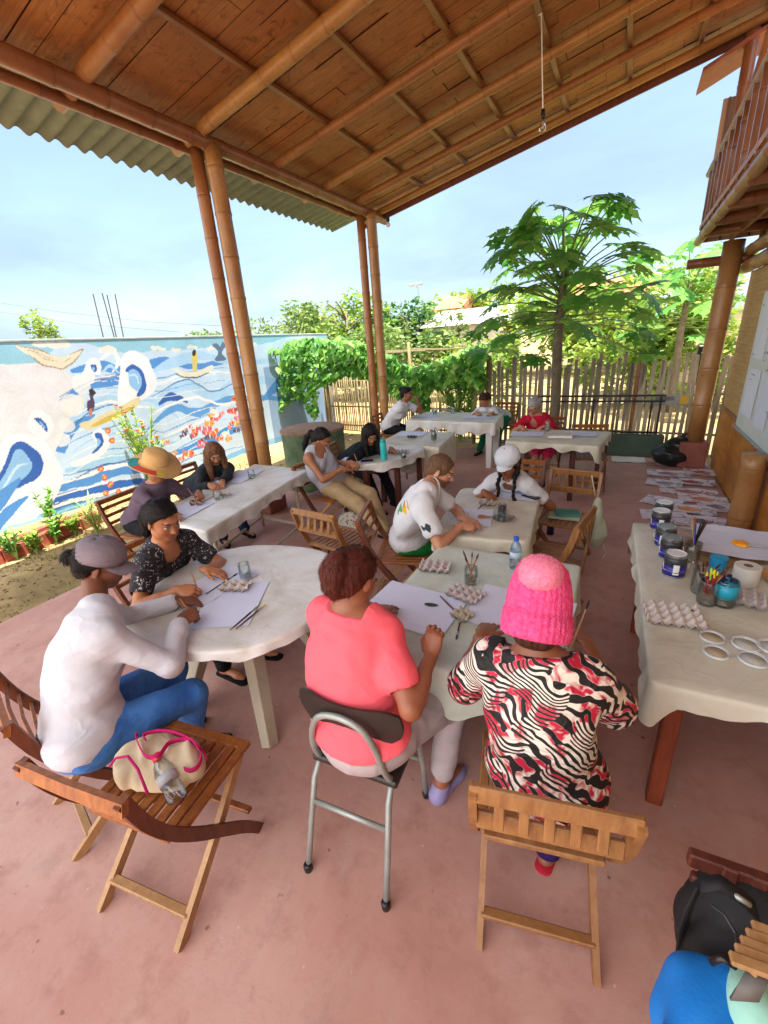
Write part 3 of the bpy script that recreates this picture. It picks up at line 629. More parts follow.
def papaya(x, y, h, n, spread, label, s=.42):
    t = thing('papaya_tree', label, 'tree', (x, y, -.08)); mb = MB()
    mb.tube([(0, 0, 0), (.02, 0, h*.3), (-.02, .02, h*.65), (.01, 0, h*.93), (0.02, 0, h)], [.10, .085, .075, .06, .03], 12)
    for i in range(26):
        z = h*(.3+.62*i/26); a = i*2.4; mb.box((.078*math.cos(a), .078*math.sin(a), z), (.03, .03, .02))
    mb.build('trunk', m_bark, t, smooth=True); lf = MB(); pt = MB()
    for i in range(n):
        f_ = (i+.5)/n; a = i*2.399+random.uniform(-.2, .2); z = h*(.68+.32*f_); el = rad(-16+80*f_**1.1+random.uniform(-8, 8)); L = spread*(1.0-.22*f_)*random.uniform(.8, 1.12)
        o = V((.05*math.cos(a), .05*math.sin(a), z)); d = V((math.cos(a)*math.cos(el), math.sin(a)*math.cos(el), math.sin(el)))
        e = o+d*L; mid = o+d*L*.55+V((0, 0, .06*L)); pt.tube([o, mid, e], [.014, .011, .008], 5)
        ld = V((math.cos(a)+random.uniform(-.4, .4), math.sin(a)+random.uniform(-.4, .4), random.uniform(-.75, .25))); nn = V((math.cos(a)*.5+random.uniform(-.6, .6), math.sin(a)*.5+random.uniform(-.6, .6), 1)); palmate(lf, e, ld, nn, s*random.uniform(.85, 1.2))
    for i in range(int(n*.5)):           # inner younger leaves
        a = random.uniform(0, 6.28); L = spread*random.uniform(.25, .6); el = rad(random.uniform(-10, 70)); d = V((math.cos(a)*math.cos(el), math.sin(a)*math.cos(el), math.sin(el))); o = V((0, 0, h*random.uniform(.72, 1)))
        pt.tube([o, o+d*L], [.010, .006], 5); palmate(lf, o+d*L, V((math.cos(a), math.sin(a), -.1)), V((random.uniform(-.3, .3), random.uniform(-.3, .3), 1)), s*.7)
    lf.build('crown', m_pleaf, t); pt.build('leaf_stalks', m_petiole, t, smooth=True)
papaya(-1.0, 8.05, 3.08, 74, 1.16, 'tall papaya tree with deeply lobed leaves in front of the picket fence', .40)
papaya(1.1, 13.2, 2.9, 30, 1.2, 'paler papaya tree growing beyond the picket fence near the building', .5)

# ---- leafy things
def leafcloud(mb, c, rx, ry, rz, n, s, lumps=7, sd=0, flat=.5):
    r = random.Random(sd); cs = [(V((max(-.6, min(.6, r.gauss(0, .42)))*rx, max(-.6, min(.6, r.gauss(0, .42)))*ry, max(-.5, min(.5, r.gauss(0, .38)))*rz)), r.uniform(.3, .62)) for _ in range(lumps)]
    for i in range(n):
        o, q = cs[i % lumps]; d = V((r.gauss(0, 1), r.gauss(0, 1), r.gauss(0, 1))).normalized()*(r.random()**.35)*q; p = V(c)+o+V((d.x*rx, d.y*ry, d.z*rz))
        a = V((r.gauss(0, 1), r.gauss(0, 1), r.gauss(0, flat))).normalized(); b = a.cross(V((r.gauss(0, .6), r.gauss(0, .6), 1))).normalized(); L = s*r.uniform(.6, 1.3)
        mb.add([p-a*L*.5, p+b*L*.27, p+a*L*.5, p-b*L*.27], [(0, 1, 2, 3)])
def tree(name, label, x, y, h, r, n, s, mat, group='trees beyond the fences', trunk_h=.45, rzf=.45, lumps=11, sd=0):
    t = thing(name, label, 'tree', (x, y, -.1), group=group); mb = MB(); rr = random.Random(sd)
    mb.tube([(0, 0, 0), (.1, 0, h*trunk_h*.6), (0, .1, h*trunk_h+.2), (.05, 0, h*.8)], [.05*h**.8, .04*h**.8, .03*h**.8, .012*h], 8)
    for i in range(6):
        a = rr.uniform(0, 6.28); z = h*rr.uniform(trunk_h*.7, .75); mb.tube([(0, 0, z), (math.cos(a)*r*.35, math.sin(a)*r*.35, z+h*.1), (math.cos(a)*r*.75, math.sin(a)*r*.75, z+h*.16)], [.02*h**.8, .013*h**.8, .006*h], 6)
    mb.build('trunk', m_bark, t, smooth=True); lf = MB(); leafcloud(lf, (0, 0, h*(1-rzf*.8)), r, r, h*rzf, n, s, lumps, sd+5); lf.build('crown', mat, t)
# ---- far vegetation: (pixel x of the centre, distance, top z derived from pixel, radius)
def ftree(name, label, px, pytop, Yd, r, mat, n, s, sd, rzf=.45, th=.3):
    p = atY(px, pytop, Yd); tree(name, label, p.x, Yd, p.z+.1, r, n, s, mat, sd=sd, rzf=rzf, trunk_h=th)
ftree('leafy_tree', 'small yellow-green tree alone beyond the left end of the mural wall', 33, 310, 30, 1.9, m_yleaf, 1500, .42, 1, .4)
ftree('leafy_tree', 'low olive tree top just showing over the mural wall right of the steel rods', 201, 328, 34, 2.6, m_olive, 900, .4, 2, .3)
ftree('leafy_tree', 'low spreading olive tree left of the far bamboo posts', 282, 308, 26, 3.4, m_olive, 3200, .34, 3, .5)
ftree('leafy_tree', 'tall feathery olive tree next to the far bamboo posts', 318, 298, 24, 2.4, m_olive, 2800, .32, 4, .55)
ftree('leafy_tree', 'tall bright green tree seen just left of the far bamboo posts', 343, 291, 22, 2.0, m_yleaf, 2800, .34, 5, .6)
ftree('leafy_tree', 'dark round tree behind the lamp pole right of the far posts', 405, 299, 24, 2.7, m_dkleaf, 3400, .36, 6, .5)
ftree('leafy_tree', 'broad yellowish tree behind the grey roofed house', 468, 289, 42, 5.0, m_yleaf, 3400, .55, 7, .45)
ftree('leafy_tree', 'light green tree filling the gap behind the papaya', 575, 285, 26, 3.6, m_yleaf, 3400, .42, 8, .55)
ftree('leafy_tree', 'bright tree by the corner of the building', 690, 268, 17, 1.7, m_yleaf, 3400, .3, 9, .6)
ftree('leafy_tree', 'olive tree mass low behind the cane fence', 365, 318, 18, 2.4, m_olive, 3000, .28, 10, .6, .1)
# hedge behind the fences
def hedge(x0, x1, y, h, th, n, s, mat, name, label, sd):
    t = thing(name, label, 'hedge', ((x0+x1)/2, y, -.1)); lf = MB(); L = x1-x0; r = random.Random(sd)
    for i in range(int(L/.5)):
        x = -L/2+(i+.5)*.5; leafcloud(lf, (x, r.uniform(-.1, .1), h*.52), .5, th, h*.62*r.uniform(.85, 1.12), n, s, 6, sd*50+i)
    lf.build('foliage', mat, t)
    st_ = MB()
    for i in range(int(L/.5)): st_.tube([(-L/2+i*.5, 0, 0), (-L/2+i*.5+r.uniform(-.2, .2), r.uniform(-.2, .2), h*.7)], [.03, .01], 5)
    st_.build('stems', m_bark, t)
hedge(-4.6, -1.6, 12.0, 2.25, .7, 420, .16, m_yleaf, 'bushy_hedge', 'sunlit yellow-green bushes behind the fence under the grey roofed house', 1)
hedge(-1.4, 3.6, 14.0, 2.0, .8, 300, .2, m_yleaf, 'bushy_hedge', 'bright shrubs behind the picket fence', 2)
hedge(-13, -5, 15.5, 2.9, .9, 260, .24, m_olive, 'bushy_hedge', 'olive scrub line beyond the corner of the mural wall', 3)
# vine on a wire pergola over the cane fence
def heart(mb, p, d, n, s):
    d = V(d).normalized(); n = V(n); n = (n-d*n.dot(d)).normalized(); b = d.cross(n)
    mb.add([p, p+b*s*.36-d*s*.12, p+b*s*.48+d*s*.25-n*s*.05, p+b*s*.25+d*s*.7-n*s*.08, p+d*s*1.05-n*s*.2, p-b*s*.25+d*s*.7-n*s*.08, p-b*s*.48+d*s*.25-n*s*.05, p-b*s*.36-d*s*.12, p+d*s*.4+n*s*.04], [(0, 1, 2, 8), (8, 2, 3), (8, 3, 4), (8, 4, 5), (8, 5, 6), (0, 8, 6, 7)])
t = thing('climbing_vine', 'bright green broad-leaved vine sprawling over posts along the cane fence', 'vine', (-5, 9.0, -.08)); lf = MB(); st_ = MB(); r = random.Random(11)
for i in range(3300):
    u = r.random(); px_ = 262+222*u; top = 352-14*math.sin(u*7)-(8 if .35 < u < .6 else 0); bot = 392+18*math.sin(u*9+1) if u < .75 else 385
    if u < .25: bot = 410+12*math.sin(u*30)
    py_ = top+(bot-top)*r.random()**1.15; Yd = r.uniform(8.3, 9.3)-u*.0; p = atY(px_, py_, Yd)-V((-5, 9, -.08))
    heart(lf, p, V((r.gauss(0, 1), r.gauss(-.6, .6), -.9+r.gauss(0, .4))), V((r.gauss(0, .4), -.6+r.gauss(0, .5), 1)), r.uniform(.09, .19))
for px_, a, b in [(88+200, 2.0, 0), (330, 2.0, 0), (412, 2.1, 0), (474, 2.2, 0)]:
    p = atY(px_, 420, 8.9); st_.tube([(p.x+5, p.y-9, 0), (p.x+5.03, p.y-9, 1.1), (p.x+5, p.y-9.02, a)], [.04, .035, .03], 8)
for j in range(5): st_.tube([(-3+.6*j, -.2, 1.7), (-1.5+.6*j, .1, 1.95), (.3+.5*j, -.1, 1.9)], .012, 5)
lf.build('leaves', m_vine, t); st_.build('stems', m_cane, t, smooth=True)
# lance-leaved shrub between the far tables
def lance(mb, o, a, L, w_, curve=.5, n0=5):
    d = V((math.cos(a), math.sin(a), 0)); b = V((-d.y, d.x, 0)); pts = []
    for i in range(n0+1):
        t_ = i/n0; p = V(o)+d*L*math.sin(t_*1.2)*.7+V((0, 0, L*(t_*.9-curve*t_*t_))); ww = w_*math.sin(math.pi*min(1, t_*.92+.08))
        pts += [p-b*ww, p+b*ww]
    mb.add(pts, [(2*i, 2*i+1, 2*i+3, 2*i+2) for i in range(n0)])
def shrub(label, x, y, h, r_, n, L, w_, mat, sd, name='leafy_shrub', flowers=None):
    t = thing(name, label, 'shrub', (x, y, -.08)); r = random.Random(sd); lf = MB(); st_ = MB(); fl = MB()
    for i in range(max(5, n//14)):
        a = r.uniform(0, 6.28); rr = r_*r.random()**.6; hh = h*r.uniform(.6, 1.05); e = V((math.cos(a)*rr, math.sin(a)*rr, hh)); st_.tube([(0, 0, 0), e*.5+V((0, 0, hh*.1)), e], [.012, .009, .004], 5)
        for j in range(14):
            f_ = .25+.75*j/14; p = e*f_*.5*(2-f_*.0)+V((0, 0, hh*.1*math.sin(math.pi*f_))); p = e*f_; lance(lf, p, r.uniform(0, 6.28), L*r.uniform(.6, 1.1), w_, r.uniform(.2, .9), 4)
        if flowers and r.random() < .5: fl.lathe([(.0, -.01), (.03, .0), (.035, .015), (0, .02)], e, 8)
    lf.build('leaves', mat, t); st_.build('stems', m_petiole, t)
    if fl.v: fl.build('flowers', flowers, t)
shrub('tall shrub with long lance leaves beside the women at the far table', -3.0, 9.0, 1.55, .62, 330, .34, .028, m_vine, 21)
p = at(125, 520); shrub('airy flowering shrub against the mural behind the straw hat', -6.75, 4.3, 1.45, .48, 420, .13, .028, m_yleaf, 22, flowers=M('coral_flower', '#d9704a', .6, .2))
for i, (px_, py_, h, lab) in enumerate([(12, 545, .42, 'bushy little plant at the near end of the brick planter'), (32, 540, .3, 'small pale green plant in the brick planter'), (52, 530, .45, 'taller leafy plant rising from the middle of the brick planter'), (72, 522, .26, 'low plant at the far end of the brick planter'), (46, 512, .5, 'thin plant behind the brick planter by the mural'), (94, 520, .4, 'spiky grass-like plant between the planter and the shrub')]):
    q = at(px_, py_, .1); shrub(lab, q.x, q.y, h, .16, 100, .12 if i < 5 else .34, .022 if i < 5 else .008, m_yleaf if i % 2 else m_vine, 30+i, 'garden_plant')
# brick planter
t = thing('brick_planter', 'long low planter of orange-red bricks at the foot of the mural', 'planter', (-6.3, 2.45, -.08)); mbp = MB()
for i in range(5):
    for j in (0, 1): mbp.box((-.12+.24*j-.04*i, -.44+.235*i, .08), (.08, .237, .17), Matrix.Rotation(.169, 3, 'Z'), .008)
mbp.box((0.02, -.6, .08), (.3, .08, .17), None, .008); mbp.box((-.18, .66, .08), (.3, .08, .17), None, .008)
mbp.build('bricks', M('red_brick', '#a2503c', .9, .3, 12, .5, 30), t); MB().box((-.08, .02, .07), (.16, 1.1, .1), Matrix.Rotation(.17, 3, 'Z'), .01).build('soil', M('soil', '#4a3826', .95, .3, 20, .6), t)
# steel rods, lamp pole, overhead wires
t = thing('starter_bars', 'four thin steel rods sticking up beyond the mural wall', 'steel rods', (-16, 6.0, 0)); q0 = None
for (xa, ya, xb, yb) in [(93, 294, 104, 340), (102, 293, 115, 340), (107, 295, 117, 340), (115, 294, 124, 340)]:
    a = atX(xa, ya, -16); b = atX(xb, yb, -16); MB().tube([(b.x+16, b.y-6.0, 0), (b.x+16, b.y-6, b.z), (a.x+16, a.y-6, a.z)], .022, 6).build('rod', M('rust_rod', '#4c4440', .8, .2), t)
t0 = atY(418, 284, 30); t = thing('street_lamp_pole', 'thin grey lamp pole with flat double head above the trees', 'lamp pole', (t0.x, 30, 0))
MB().tube([(0, 0, 0), (0, 0, t0.z-.5), (-.05, 0, t0.z-.2), (-.3, 0, t0.z)], [.06, .05, .04, .03], 8).build('pole', m_metal, t, smooth=True)
for sx in (-.45, .1): MB().box((sx, 0, t0.z), (.42, .2, .16), None, .03).build('lamp_head', m_metal, t)
wires = [[(0, 303, 30), (60, 312, 30), (150, 322, 32), (260, 328, 34)], [(0, 312, 30), (80, 324, 30), (180, 332, 34)]]
for i, wv in enumerate(wires):
    mb = MB().tube([atY(*q) for q in wv], .014, 4); tag(mb.build('overhead_wire', m_black), ['upper', 'lower'][i]+' thin utility wire sagging across the left sky', 'wire')
# houses beyond
def house(label, pts, Yd, depth, wall_c, roof_c, eave, pitch):
    (xa, ya), (xb, yb) = pts; A = atY(xa, ya, Yd); B = atY(xb, yb, Yd); cx = (A.x+B.x)/2; w_ = abs(B.x-A.x); zt = max(A.z, B.z)
    t = thing('distant_house', label, 'house', (cx, Yd+depth/2, -.1)); MB().box((0, 0, zt/2), (w_, depth, zt)).build('wall', M('house_wall', wall_c, .9, .1, 2), t)
    e = eave; zr = zt+.02; m_ = MB(); th = .1
    m_.add([(-w_/2-e, -depth/2-e, zr), (w_/2+e, -depth/2-e, zr), (w_/2+e, 0, zr+pitch), (-w_/2-e, 0, zr+pitch), (w_/2+e, depth/2+e, zr), (-w_/2-e, depth/2+e, zr)], [(0, 1, 2, 3), (3, 2, 4, 5), (0, 3, 5), (1, 4, 2), (0, 5, 4, 1)])
    m_.build('roof', M('house_roof', roof_c, .8, .15, 3), t)
    for sx in (-.25, .2):
        f = MB().box((sx*w_, -depth/2-.02, zt*.55), (w_*.12, .06, zt*.22)).build('window', M('shutter', '#3c3a38', .5), t)
        MB().box((sx*w_, -depth/2-.06, zt*.43), (w_*.14, .05, .06)).build('sill', M('sill', '#b0aaa0', .8), f)
house('low house with pale grey sheet roof beyond the bushes', ((432, 326), (500, 324)), 24, 5, '#b0a89a', '#b9b4aa', .5, .9)
house('small house with orange roof behind the grey roofed one', ((440, 309), (458, 309)), 36, 5, '#c2a48c', '#b87552', .4, 1.1)
house('house with orange tiled roof seen through the papaya crown', ((572, 302), (648, 300)), 26, 6, '#b8a08a', '#c4714e', .5, 1.2)
t = thing('boundary_wall', 'cream rendered wall beyond the picket fence near the building', 'wall', (2.0, 17, -.1)); a = atY(655, 322, 17); b = atY(705, 310, 17)
MB().box(((a.x+b.x)/2-2.0+.4, 0, a.z/2+.1), (b.x-a.x+1.6, .2, a.z+.2)).build('wall', M('cream_wall', '#c8b498', .9, .12, 2), t)
MB().box(((a.x+b.x)/2-2.0+.4, 0, a.z+.23), (b.x-a.x+1.7, .28, .06)).build('coping', M('coping2', '#a8977e', .9, .12, 2), t)
# ================================================================= the bamboo building on the right
bld = thing('bamboo_building', 'two-storey bamboo building with balcony along the right of the patio', 'building', (1.4, 3, 0)); BO = V((1.4, 3, 0))
def bl(p): return V(p)-BO
m_plank = wood('plywood_orange', '#a8641f', '#c98a3c', .5, 1.6, (6, 1.2, 6), worn='#8c4f1a')
k = NT('woven_mat'); v = k.coord(); br = k.n('ShaderNodeTexBrick'); br.inputs['Scale'].default_value = 1; br.inputs['Brick Width'].default_value = .5; br.inputs['Row Height'].default_value = .05; br.inputs['Mortar Size'].default_value = .002
br.inputs['Color1'].default_value = (*hexc('#c6a268'), 1); br.inputs['Color2'].default_value = (*hexc('#b48e54'), 1); br.inputs['Mortar'].default_value = (*hexc('#7c5a30'), 1)
k.l(k.coord(rot=(0, rad(90), rad(90))), br.inputs['Vector']); n1 = k.noise(k.coord(scale=(1, 1, 9)), 4, 6, .7); c = k.mix(.5, br.outputs[0], k.ramp(n1.outputs[0], [(.3, '#a67f48'), (.7, '#d2b27a')])); k.col(c); k.set(Roughness=.7); k.bump(n1.outputs[0], .3, .005); m_mat = k.mat
Y0, Y1 = -3.0, 7.75
MB().box(bl((1.33, (Y0+Y1)/2, .42)), (.10, Y1-Y0, .84)).build('lower_wall', m_plank, bld)
for y in np.arange(Y0+.1, Y1, 1.22): MB().box(bl((1.276, y, .42)), (.012, .05, .83)).build('batten', m_plank, bld)
MB().box(bl((1.34, (Y0+Y1)/2, 1.70)), (.10, Y1-Y0, 1.71)).build('upper_wall', m_mat, bld)
MB().bar(bl((1.275, Y0, .86)), bl((1.275, Y1, .86)), .03, .05).build('rail', m_wood_or, bld)
for z, r_ in ((2.62, .075), (2.80, .07)): MB().bamboo(bl((1.24, Y0, z)), bl((1.24, Y1+.15, z)), r_, .45, 14).build('beam', m_bam_or, bld, smooth=True)
MB().box(bl((1.36, (Y0+Y1)/2, 3.0)), (.08, Y1-Y0, .26)).build('vent_panel', M('dark_panel', '#5c4a22', .7, .3), bld)
for y in np.arange(Y0+.2, Y1, .36): MB().bar(bl((1.3, y, 2.88)), bl((1.3, y, 3.12)), .05, .04).build('vent_batten', m_wood_or, bld)
MB().box(bl((1.02, (Y0+Y1)/2+.1, 3.0)), (.035, Y1-Y0, .12), None, .004).build('fascia', m_wood_or, bld)
MB().box(bl((1.05, (Y0+Y1)/2+.1, 3.09)), (.76, Y1-Y0+.1, .04), None, .004).build('balcony_floor', wood('soffit', '#7a4a26', '#a36a38', .6, 3, (2, 12, 12)), bld)
for y in np.arange(Y0, Y1+.1, .78): MB().bamboo(bl((1.3, y, 2.985)), bl((.66, y, 2.985)), .055, .4, 10).build('joist', m_bam_red, bld, smooth=True)
MB().bamboo(bl((.68, Y0, 3.0)), bl((.68, 7.95, 3.0)), .05, .45, 12).build('balcony_edge', m_bam, bld, smooth=True)
# balustrade
MB().bamboo(bl((.68, Y0, 3.74)), bl((.68, 7.9, 3.74)), .042, .5, 12).build('handrail', wood('grey_bamboo', '#927864', '#b79a80', .6), bld, smooth=True)
for i, y in enumerate(np.arange(1.0, 7.8, .33)): MB().bamboo(bl((.70, y, 3.08)), bl((.70, y, 3.72)), .052, .4, 10).build('baluster', m_bam_red, bld, smooth=True)
for y in (.9, 4.4, 7.75): MB().bamboo(bl((.86, y, 3.1)), bl((.86, y, 5.0)), .065, .42, 12).build('post', m_bam_red, bld, smooth=True)
MB().bamboo(bl((.74, 7.6, 3.1)), bl((.9, 6.3, 5.0)), .03, .5, 8).build('brace', m_bam_red, bld, smooth=True)
MB().box(bl((1.0, 7.86, 3.72)), (.62, .025, 1.5)).build('end_boards', wood('end_board', '#a88f80', '#c4ab98', .7, 2, (12, 12, 1)), bld)
for x in (.75, .9, 1.05, 1.2): MB().box(bl((x, 7.835, 3.72)), (.02, .025, 1.5)).build('end_batten', m_bam_red, bld)
MB().box(bl((2.3, (Y0+Y1)/2, 4.2)), (.1, Y1-Y0, 2.2)).build('upper_storey_wall', m_mat, bld)
MB().box(bl((3.3, (Y0+Y1)/2, 1.6)), (.1, Y1-Y0, 3.2)).build('rear_wall', m_mat, bld)
MB().box(bl((2.35, Y1-.02, 1.6)), (1.9, .1, 3.1)).build('end_wall', m_mat, bld)
MB().box(bl((1.85, (Y0+Y1)/2, 3.13)), (2.4, Y1-Y0, .05)).build('upper_floor', m_plank, bld)
# upper roof eave
er = MB(); er.add([bl((.42, Y0, 4.72)), bl((3.4, Y0, 5.9)), bl((3.4, 8.3, 5.9)), bl((.42, 8.3, 4.72)), bl((.42, Y0, 4.76)), bl((3.4, Y0, 5.94)), bl((3.4, 8.3, 5.94)), bl((.42, 8.3, 4.76))], [(3, 2, 1, 0), (4, 5, 6, 7), (0, 4, 7, 3), (3, 7, 6, 2), (1, 5, 4, 0), (2, 6, 5, 1)])
# pulled back so that it stays clear of the patio roof
er.v = [(x, y if i % 4 in (2, 3) else y+10.65, z) for i, (x, y, z) in enumerate(er.v)]
er.build('roof', wood('roof_soffit', '#7a4436', '#a0604a', .7, 3, (2, 12, 12)), bld)
# pillar at the corner with concrete foot; wall post
t = thing('bamboo_pillar', 'thick orange bamboo pillar on a concrete block at the building corner', 'pillar', (1.03, 7.72, 0))
MB().bamboo((0, 0, .36), (0.02, 0, 2.93), .115, .5, 18).build('shaft', m_bam_or, t, smooth=True)
MB().bamboo((-.45, .02, 2.72), (.25, .02, 2.72), .06, .4, 12).build('crosspiece', m_bam_red, t, smooth=True); MB().box((-.02, -.04, .19), (.34, .34, .38), None, .015).build('footing', m_foot, t)
t = thing('bamboo_pillar', 'thick bamboo half-post fixed to the plywood wall near the papers', 'pillar', (1.16, 5.05, 0)); MB().bamboo((0, 0, 0), (0, 0, .83), .1, .5, 16).build('shaft', m_bam_or, t, smooth=True); MB().lathe([(.115, 0), (.115, .03), (.1, .04)], (0, 0, 0), 16).build('base_ring', m_bam_or, t)
# meter box on pole beyond
p = atY(703, 365, 9.2); t = thing('meter_box', 'black meter box fixed to a thin pole behind the corner pillar', 'box', (p.x, 9.2, 0)); MB().box((0, 0, p.z), (.22, .14, .62), None, .01).build('housing', m_black, t); MB().tube([(.13, 0, -.1), (.13, 0, 2.9)], .025, 8).build('pole', m_metal, t); MB().box((0, -.075, p.z+.1), (.12, .01, .2), None, .003).build('window', M('meter_glass', '#3c4448', .2), t)
# whiteboard of taped paper sheets
t = thing('notice_board', 'large white board covered with paper sheets on the right wall', 'notice board', (1.262, 5.1, .82)); MB().box((0, 0, .72), (.016, 3.0, 1.44), None, .003).build('board', M('board_white', '#cdd8d4', .35, .05), t)
for i, (y, z, a, b) in enumerate([(1.15, 1.08, .42, .62), (.62, 1.1, .46, .6), (.1, 1.05, .42, .62), (1.1, .42, .5, .5), (.5, .4, .44, .5), (-.5, 1.0, .5, .7), (-1.1, .9, .4, .6)]):
    MB().box((-.012-.0008*i, y, z), (.002, a, b)).build('paper_sheet', M('sheet', ['#dfe3ea', '#d4dbe6', '#e4e4e2'][i % 3], .7, .03), t)
ink = MB()
for i in range(26):
    y = random.uniform(-1.3, 1.35); z = random.uniform(.25, 1.35); ink.bar((-.022, y, z), (-.022, y+random.uniform(.04, .16), z+random.uniform(-.02, .02)), .003, .004, bev=0)
ink.build('pen_marks', M('ink', '#3c4a6a', .6), t)
MB().bar((-.015, -1.5, -.012), (-.015, 1.5, -.012), .04, .025).build('ledge', m_metal, t)
# ================================================================= metal gate frame, tarp, bag, drum
t = thing('metal_gate', 'low black steel gate frame standing in front of the picket fence', 'gate', (-.15, 8.35, 0))
for a, b in [((-1.2, 0, .95), (.78, 0, .95)), ((-1.2, 0, .86), (.78, 0, .86)), ((.72, 0, .0), (.72, 0, .95)), ((-1.2, 0, 0), (-1.2, 0, .95)), ((-.25, 0, .0), (-.25, 0, .9)), ((.60, 0, .0), (.60, 0, .86)), ((-1.2, 0, .35), (.72, 0, .35))]: MB().bar(a, b, .03, .03).build('bar', m_black, t)
t = thing('green_trough', 'long dark green trough lying behind the right far table', 'trough', (-.1, 8.25, 0)); tr_ = MB()
m_green = M('green_paint', '#43584a', .6, .2, 5)
tr_.box((0, -.14, .17), (1.55, .02, .34), None, .006).box((0, .04, .17), (1.55, .02, .34), None, .006).box((0, -.05, .03), (1.5, .15, .03)).box((-.77, -.05, .17), (.02, .2, .34), None, .006).box((.77, -.05, .17), (.02, .2, .34), None, .006); tr_.build('shell', m_green, t); MB().box((0, -.05, .27), (1.5, .15, .05)).build('soil', M('soil2', '#3c3022', .95), t)
p = atY(672, 400, 8.55); t = thing('fence_sign', 'small metal plate with a yellow patch tied to the picket fence', 'sign', (p.x, 8.57, p.z)); MB().box((0, 0, 0), (.52, .012, .17), None, .003).build('plate', m_metal, t); MB().box((.17, -.009, .0), (.12, .004, .13)).build('yellow_patch', M('yel', '#c9a52c', .6), t)
MB().box((-.1, -.009, .02), (.26, .004, .06)).build('grey_panel', M('gry', '#77786f', .6), t)
def sack(name, label, cat, loc, r_, h, mat, sd, rz=0, sub='sack'):
    s = SDF((-r_*1.3, -r_*1.3, -.02), (r_*1.3, r_*1.3, h*1.2), .012); s.ell((0, 0, h*.38), np.eye(3), (r_, r_*.75, h*.45), .05); s.ell((r_*.1, 0, h*.75), np.eye(3), (r_*.45, r_*.4, h*.3), .09); s.disp(.006, 17, sd); s.clip((0, 0, 0), (0, 0, -1))
    v_, f_ = s.mesh(); t = thing(name, label, cat, loc, rz); np_mesh(sub, v_, f_, mat, t); return t
p = at(672, 468); t = sack('rubbish_bag', 'slumped black plastic bag beside the corner pillar', 'bag', (p.x+.02, p.y+.2, 0), .3, .42, M('black_bag', '#1c1e20', .3, .2, 9, .4), 3); MB().tube([(.03, 0, .40), (.1, .02, .47), (.2, .0, .56)], [.03, .02, .008], 8).build('tied_neck', m_black, t)
t = thing('water_drum', 'wide round concrete tank painted green standing by the near posts', 'tank', (-4.12, 5.35, 0)); hd = .86
k = NT('tank_paint'); n_ = k.noise(k.coord(), 4, 6, .7); z_ = k.n('ShaderNodeSeparateXYZ'); k.l(k.coord(), z_.inputs[0]); c = k.ramp(n_.outputs[0], [(.35, '#3f5c40'), (.6, '#6a7556'), (.75, '#8c7a58')]); k.col(c); k.set(Roughness=.85); k.bump(n_.outputs[0], .4, .01)
MB().lathe([(.46, 0), (.475, .05), (.47, hd*.5), (.475, hd-.05), (.48, hd)], (0, 0, 0), 40).build('body', k.mat, t, auto=35)
MB().lathe([(.49, hd+.002), (.49, hd+.035), (.47, hd+.045), (0, hd+.05)], (0, 0, 0), 40).build('lid', M('lid_brown', '#8a6c58', .85, .25, 6, .3), t, auto=35)
# hanging bulb
a = V((-1.0, 5.2, rz_(-1.0)-.1)); b = atY(543, 116, 4.9); t = thing('hanging_bulb', 'clear light bulb hanging on a white cord from the roof', 'light bulb', a)
MB().tube([V((0, 0, 0)), V((.03, -.05, -.02)), (b-a)*.5+V((.01, 0, 0)), b-a], .006, 6).build('cord', m_white_pl, t, smooth=True)
MB().lathe([(.008, .05), (.016, .045), (.019, 0), (.017, -.02), (0, -.022)], b-a, 16).build('socket', m_black, t, smooth=True); MB().lathe([(.013, -.02), (.018, -.04), (.031, -.075), (.028, -.1), (0, -.115)], b-a, 20).build('bulb', glass_mat('bulb_glass', (.9, .9, .88), .05, .5), t, smooth=True)
b = atY(388, 222, 7.6); t = thing('wall_lamp_bulb', 'small bulb fixed at the roof corner above the far posts', 'light bulb', b); MB().lathe([(.03, .07), (.03, .02), (.02, .0), (0, -.001)], (0, 0, 0), 16).build('socket', m_black, t); MB().lathe([(.016, .0), (.035, -.03), (.035, -.06), (0, -.08)], (0, 0, 0), 16).build('bulb', m_white_pl, t, smooth=True)
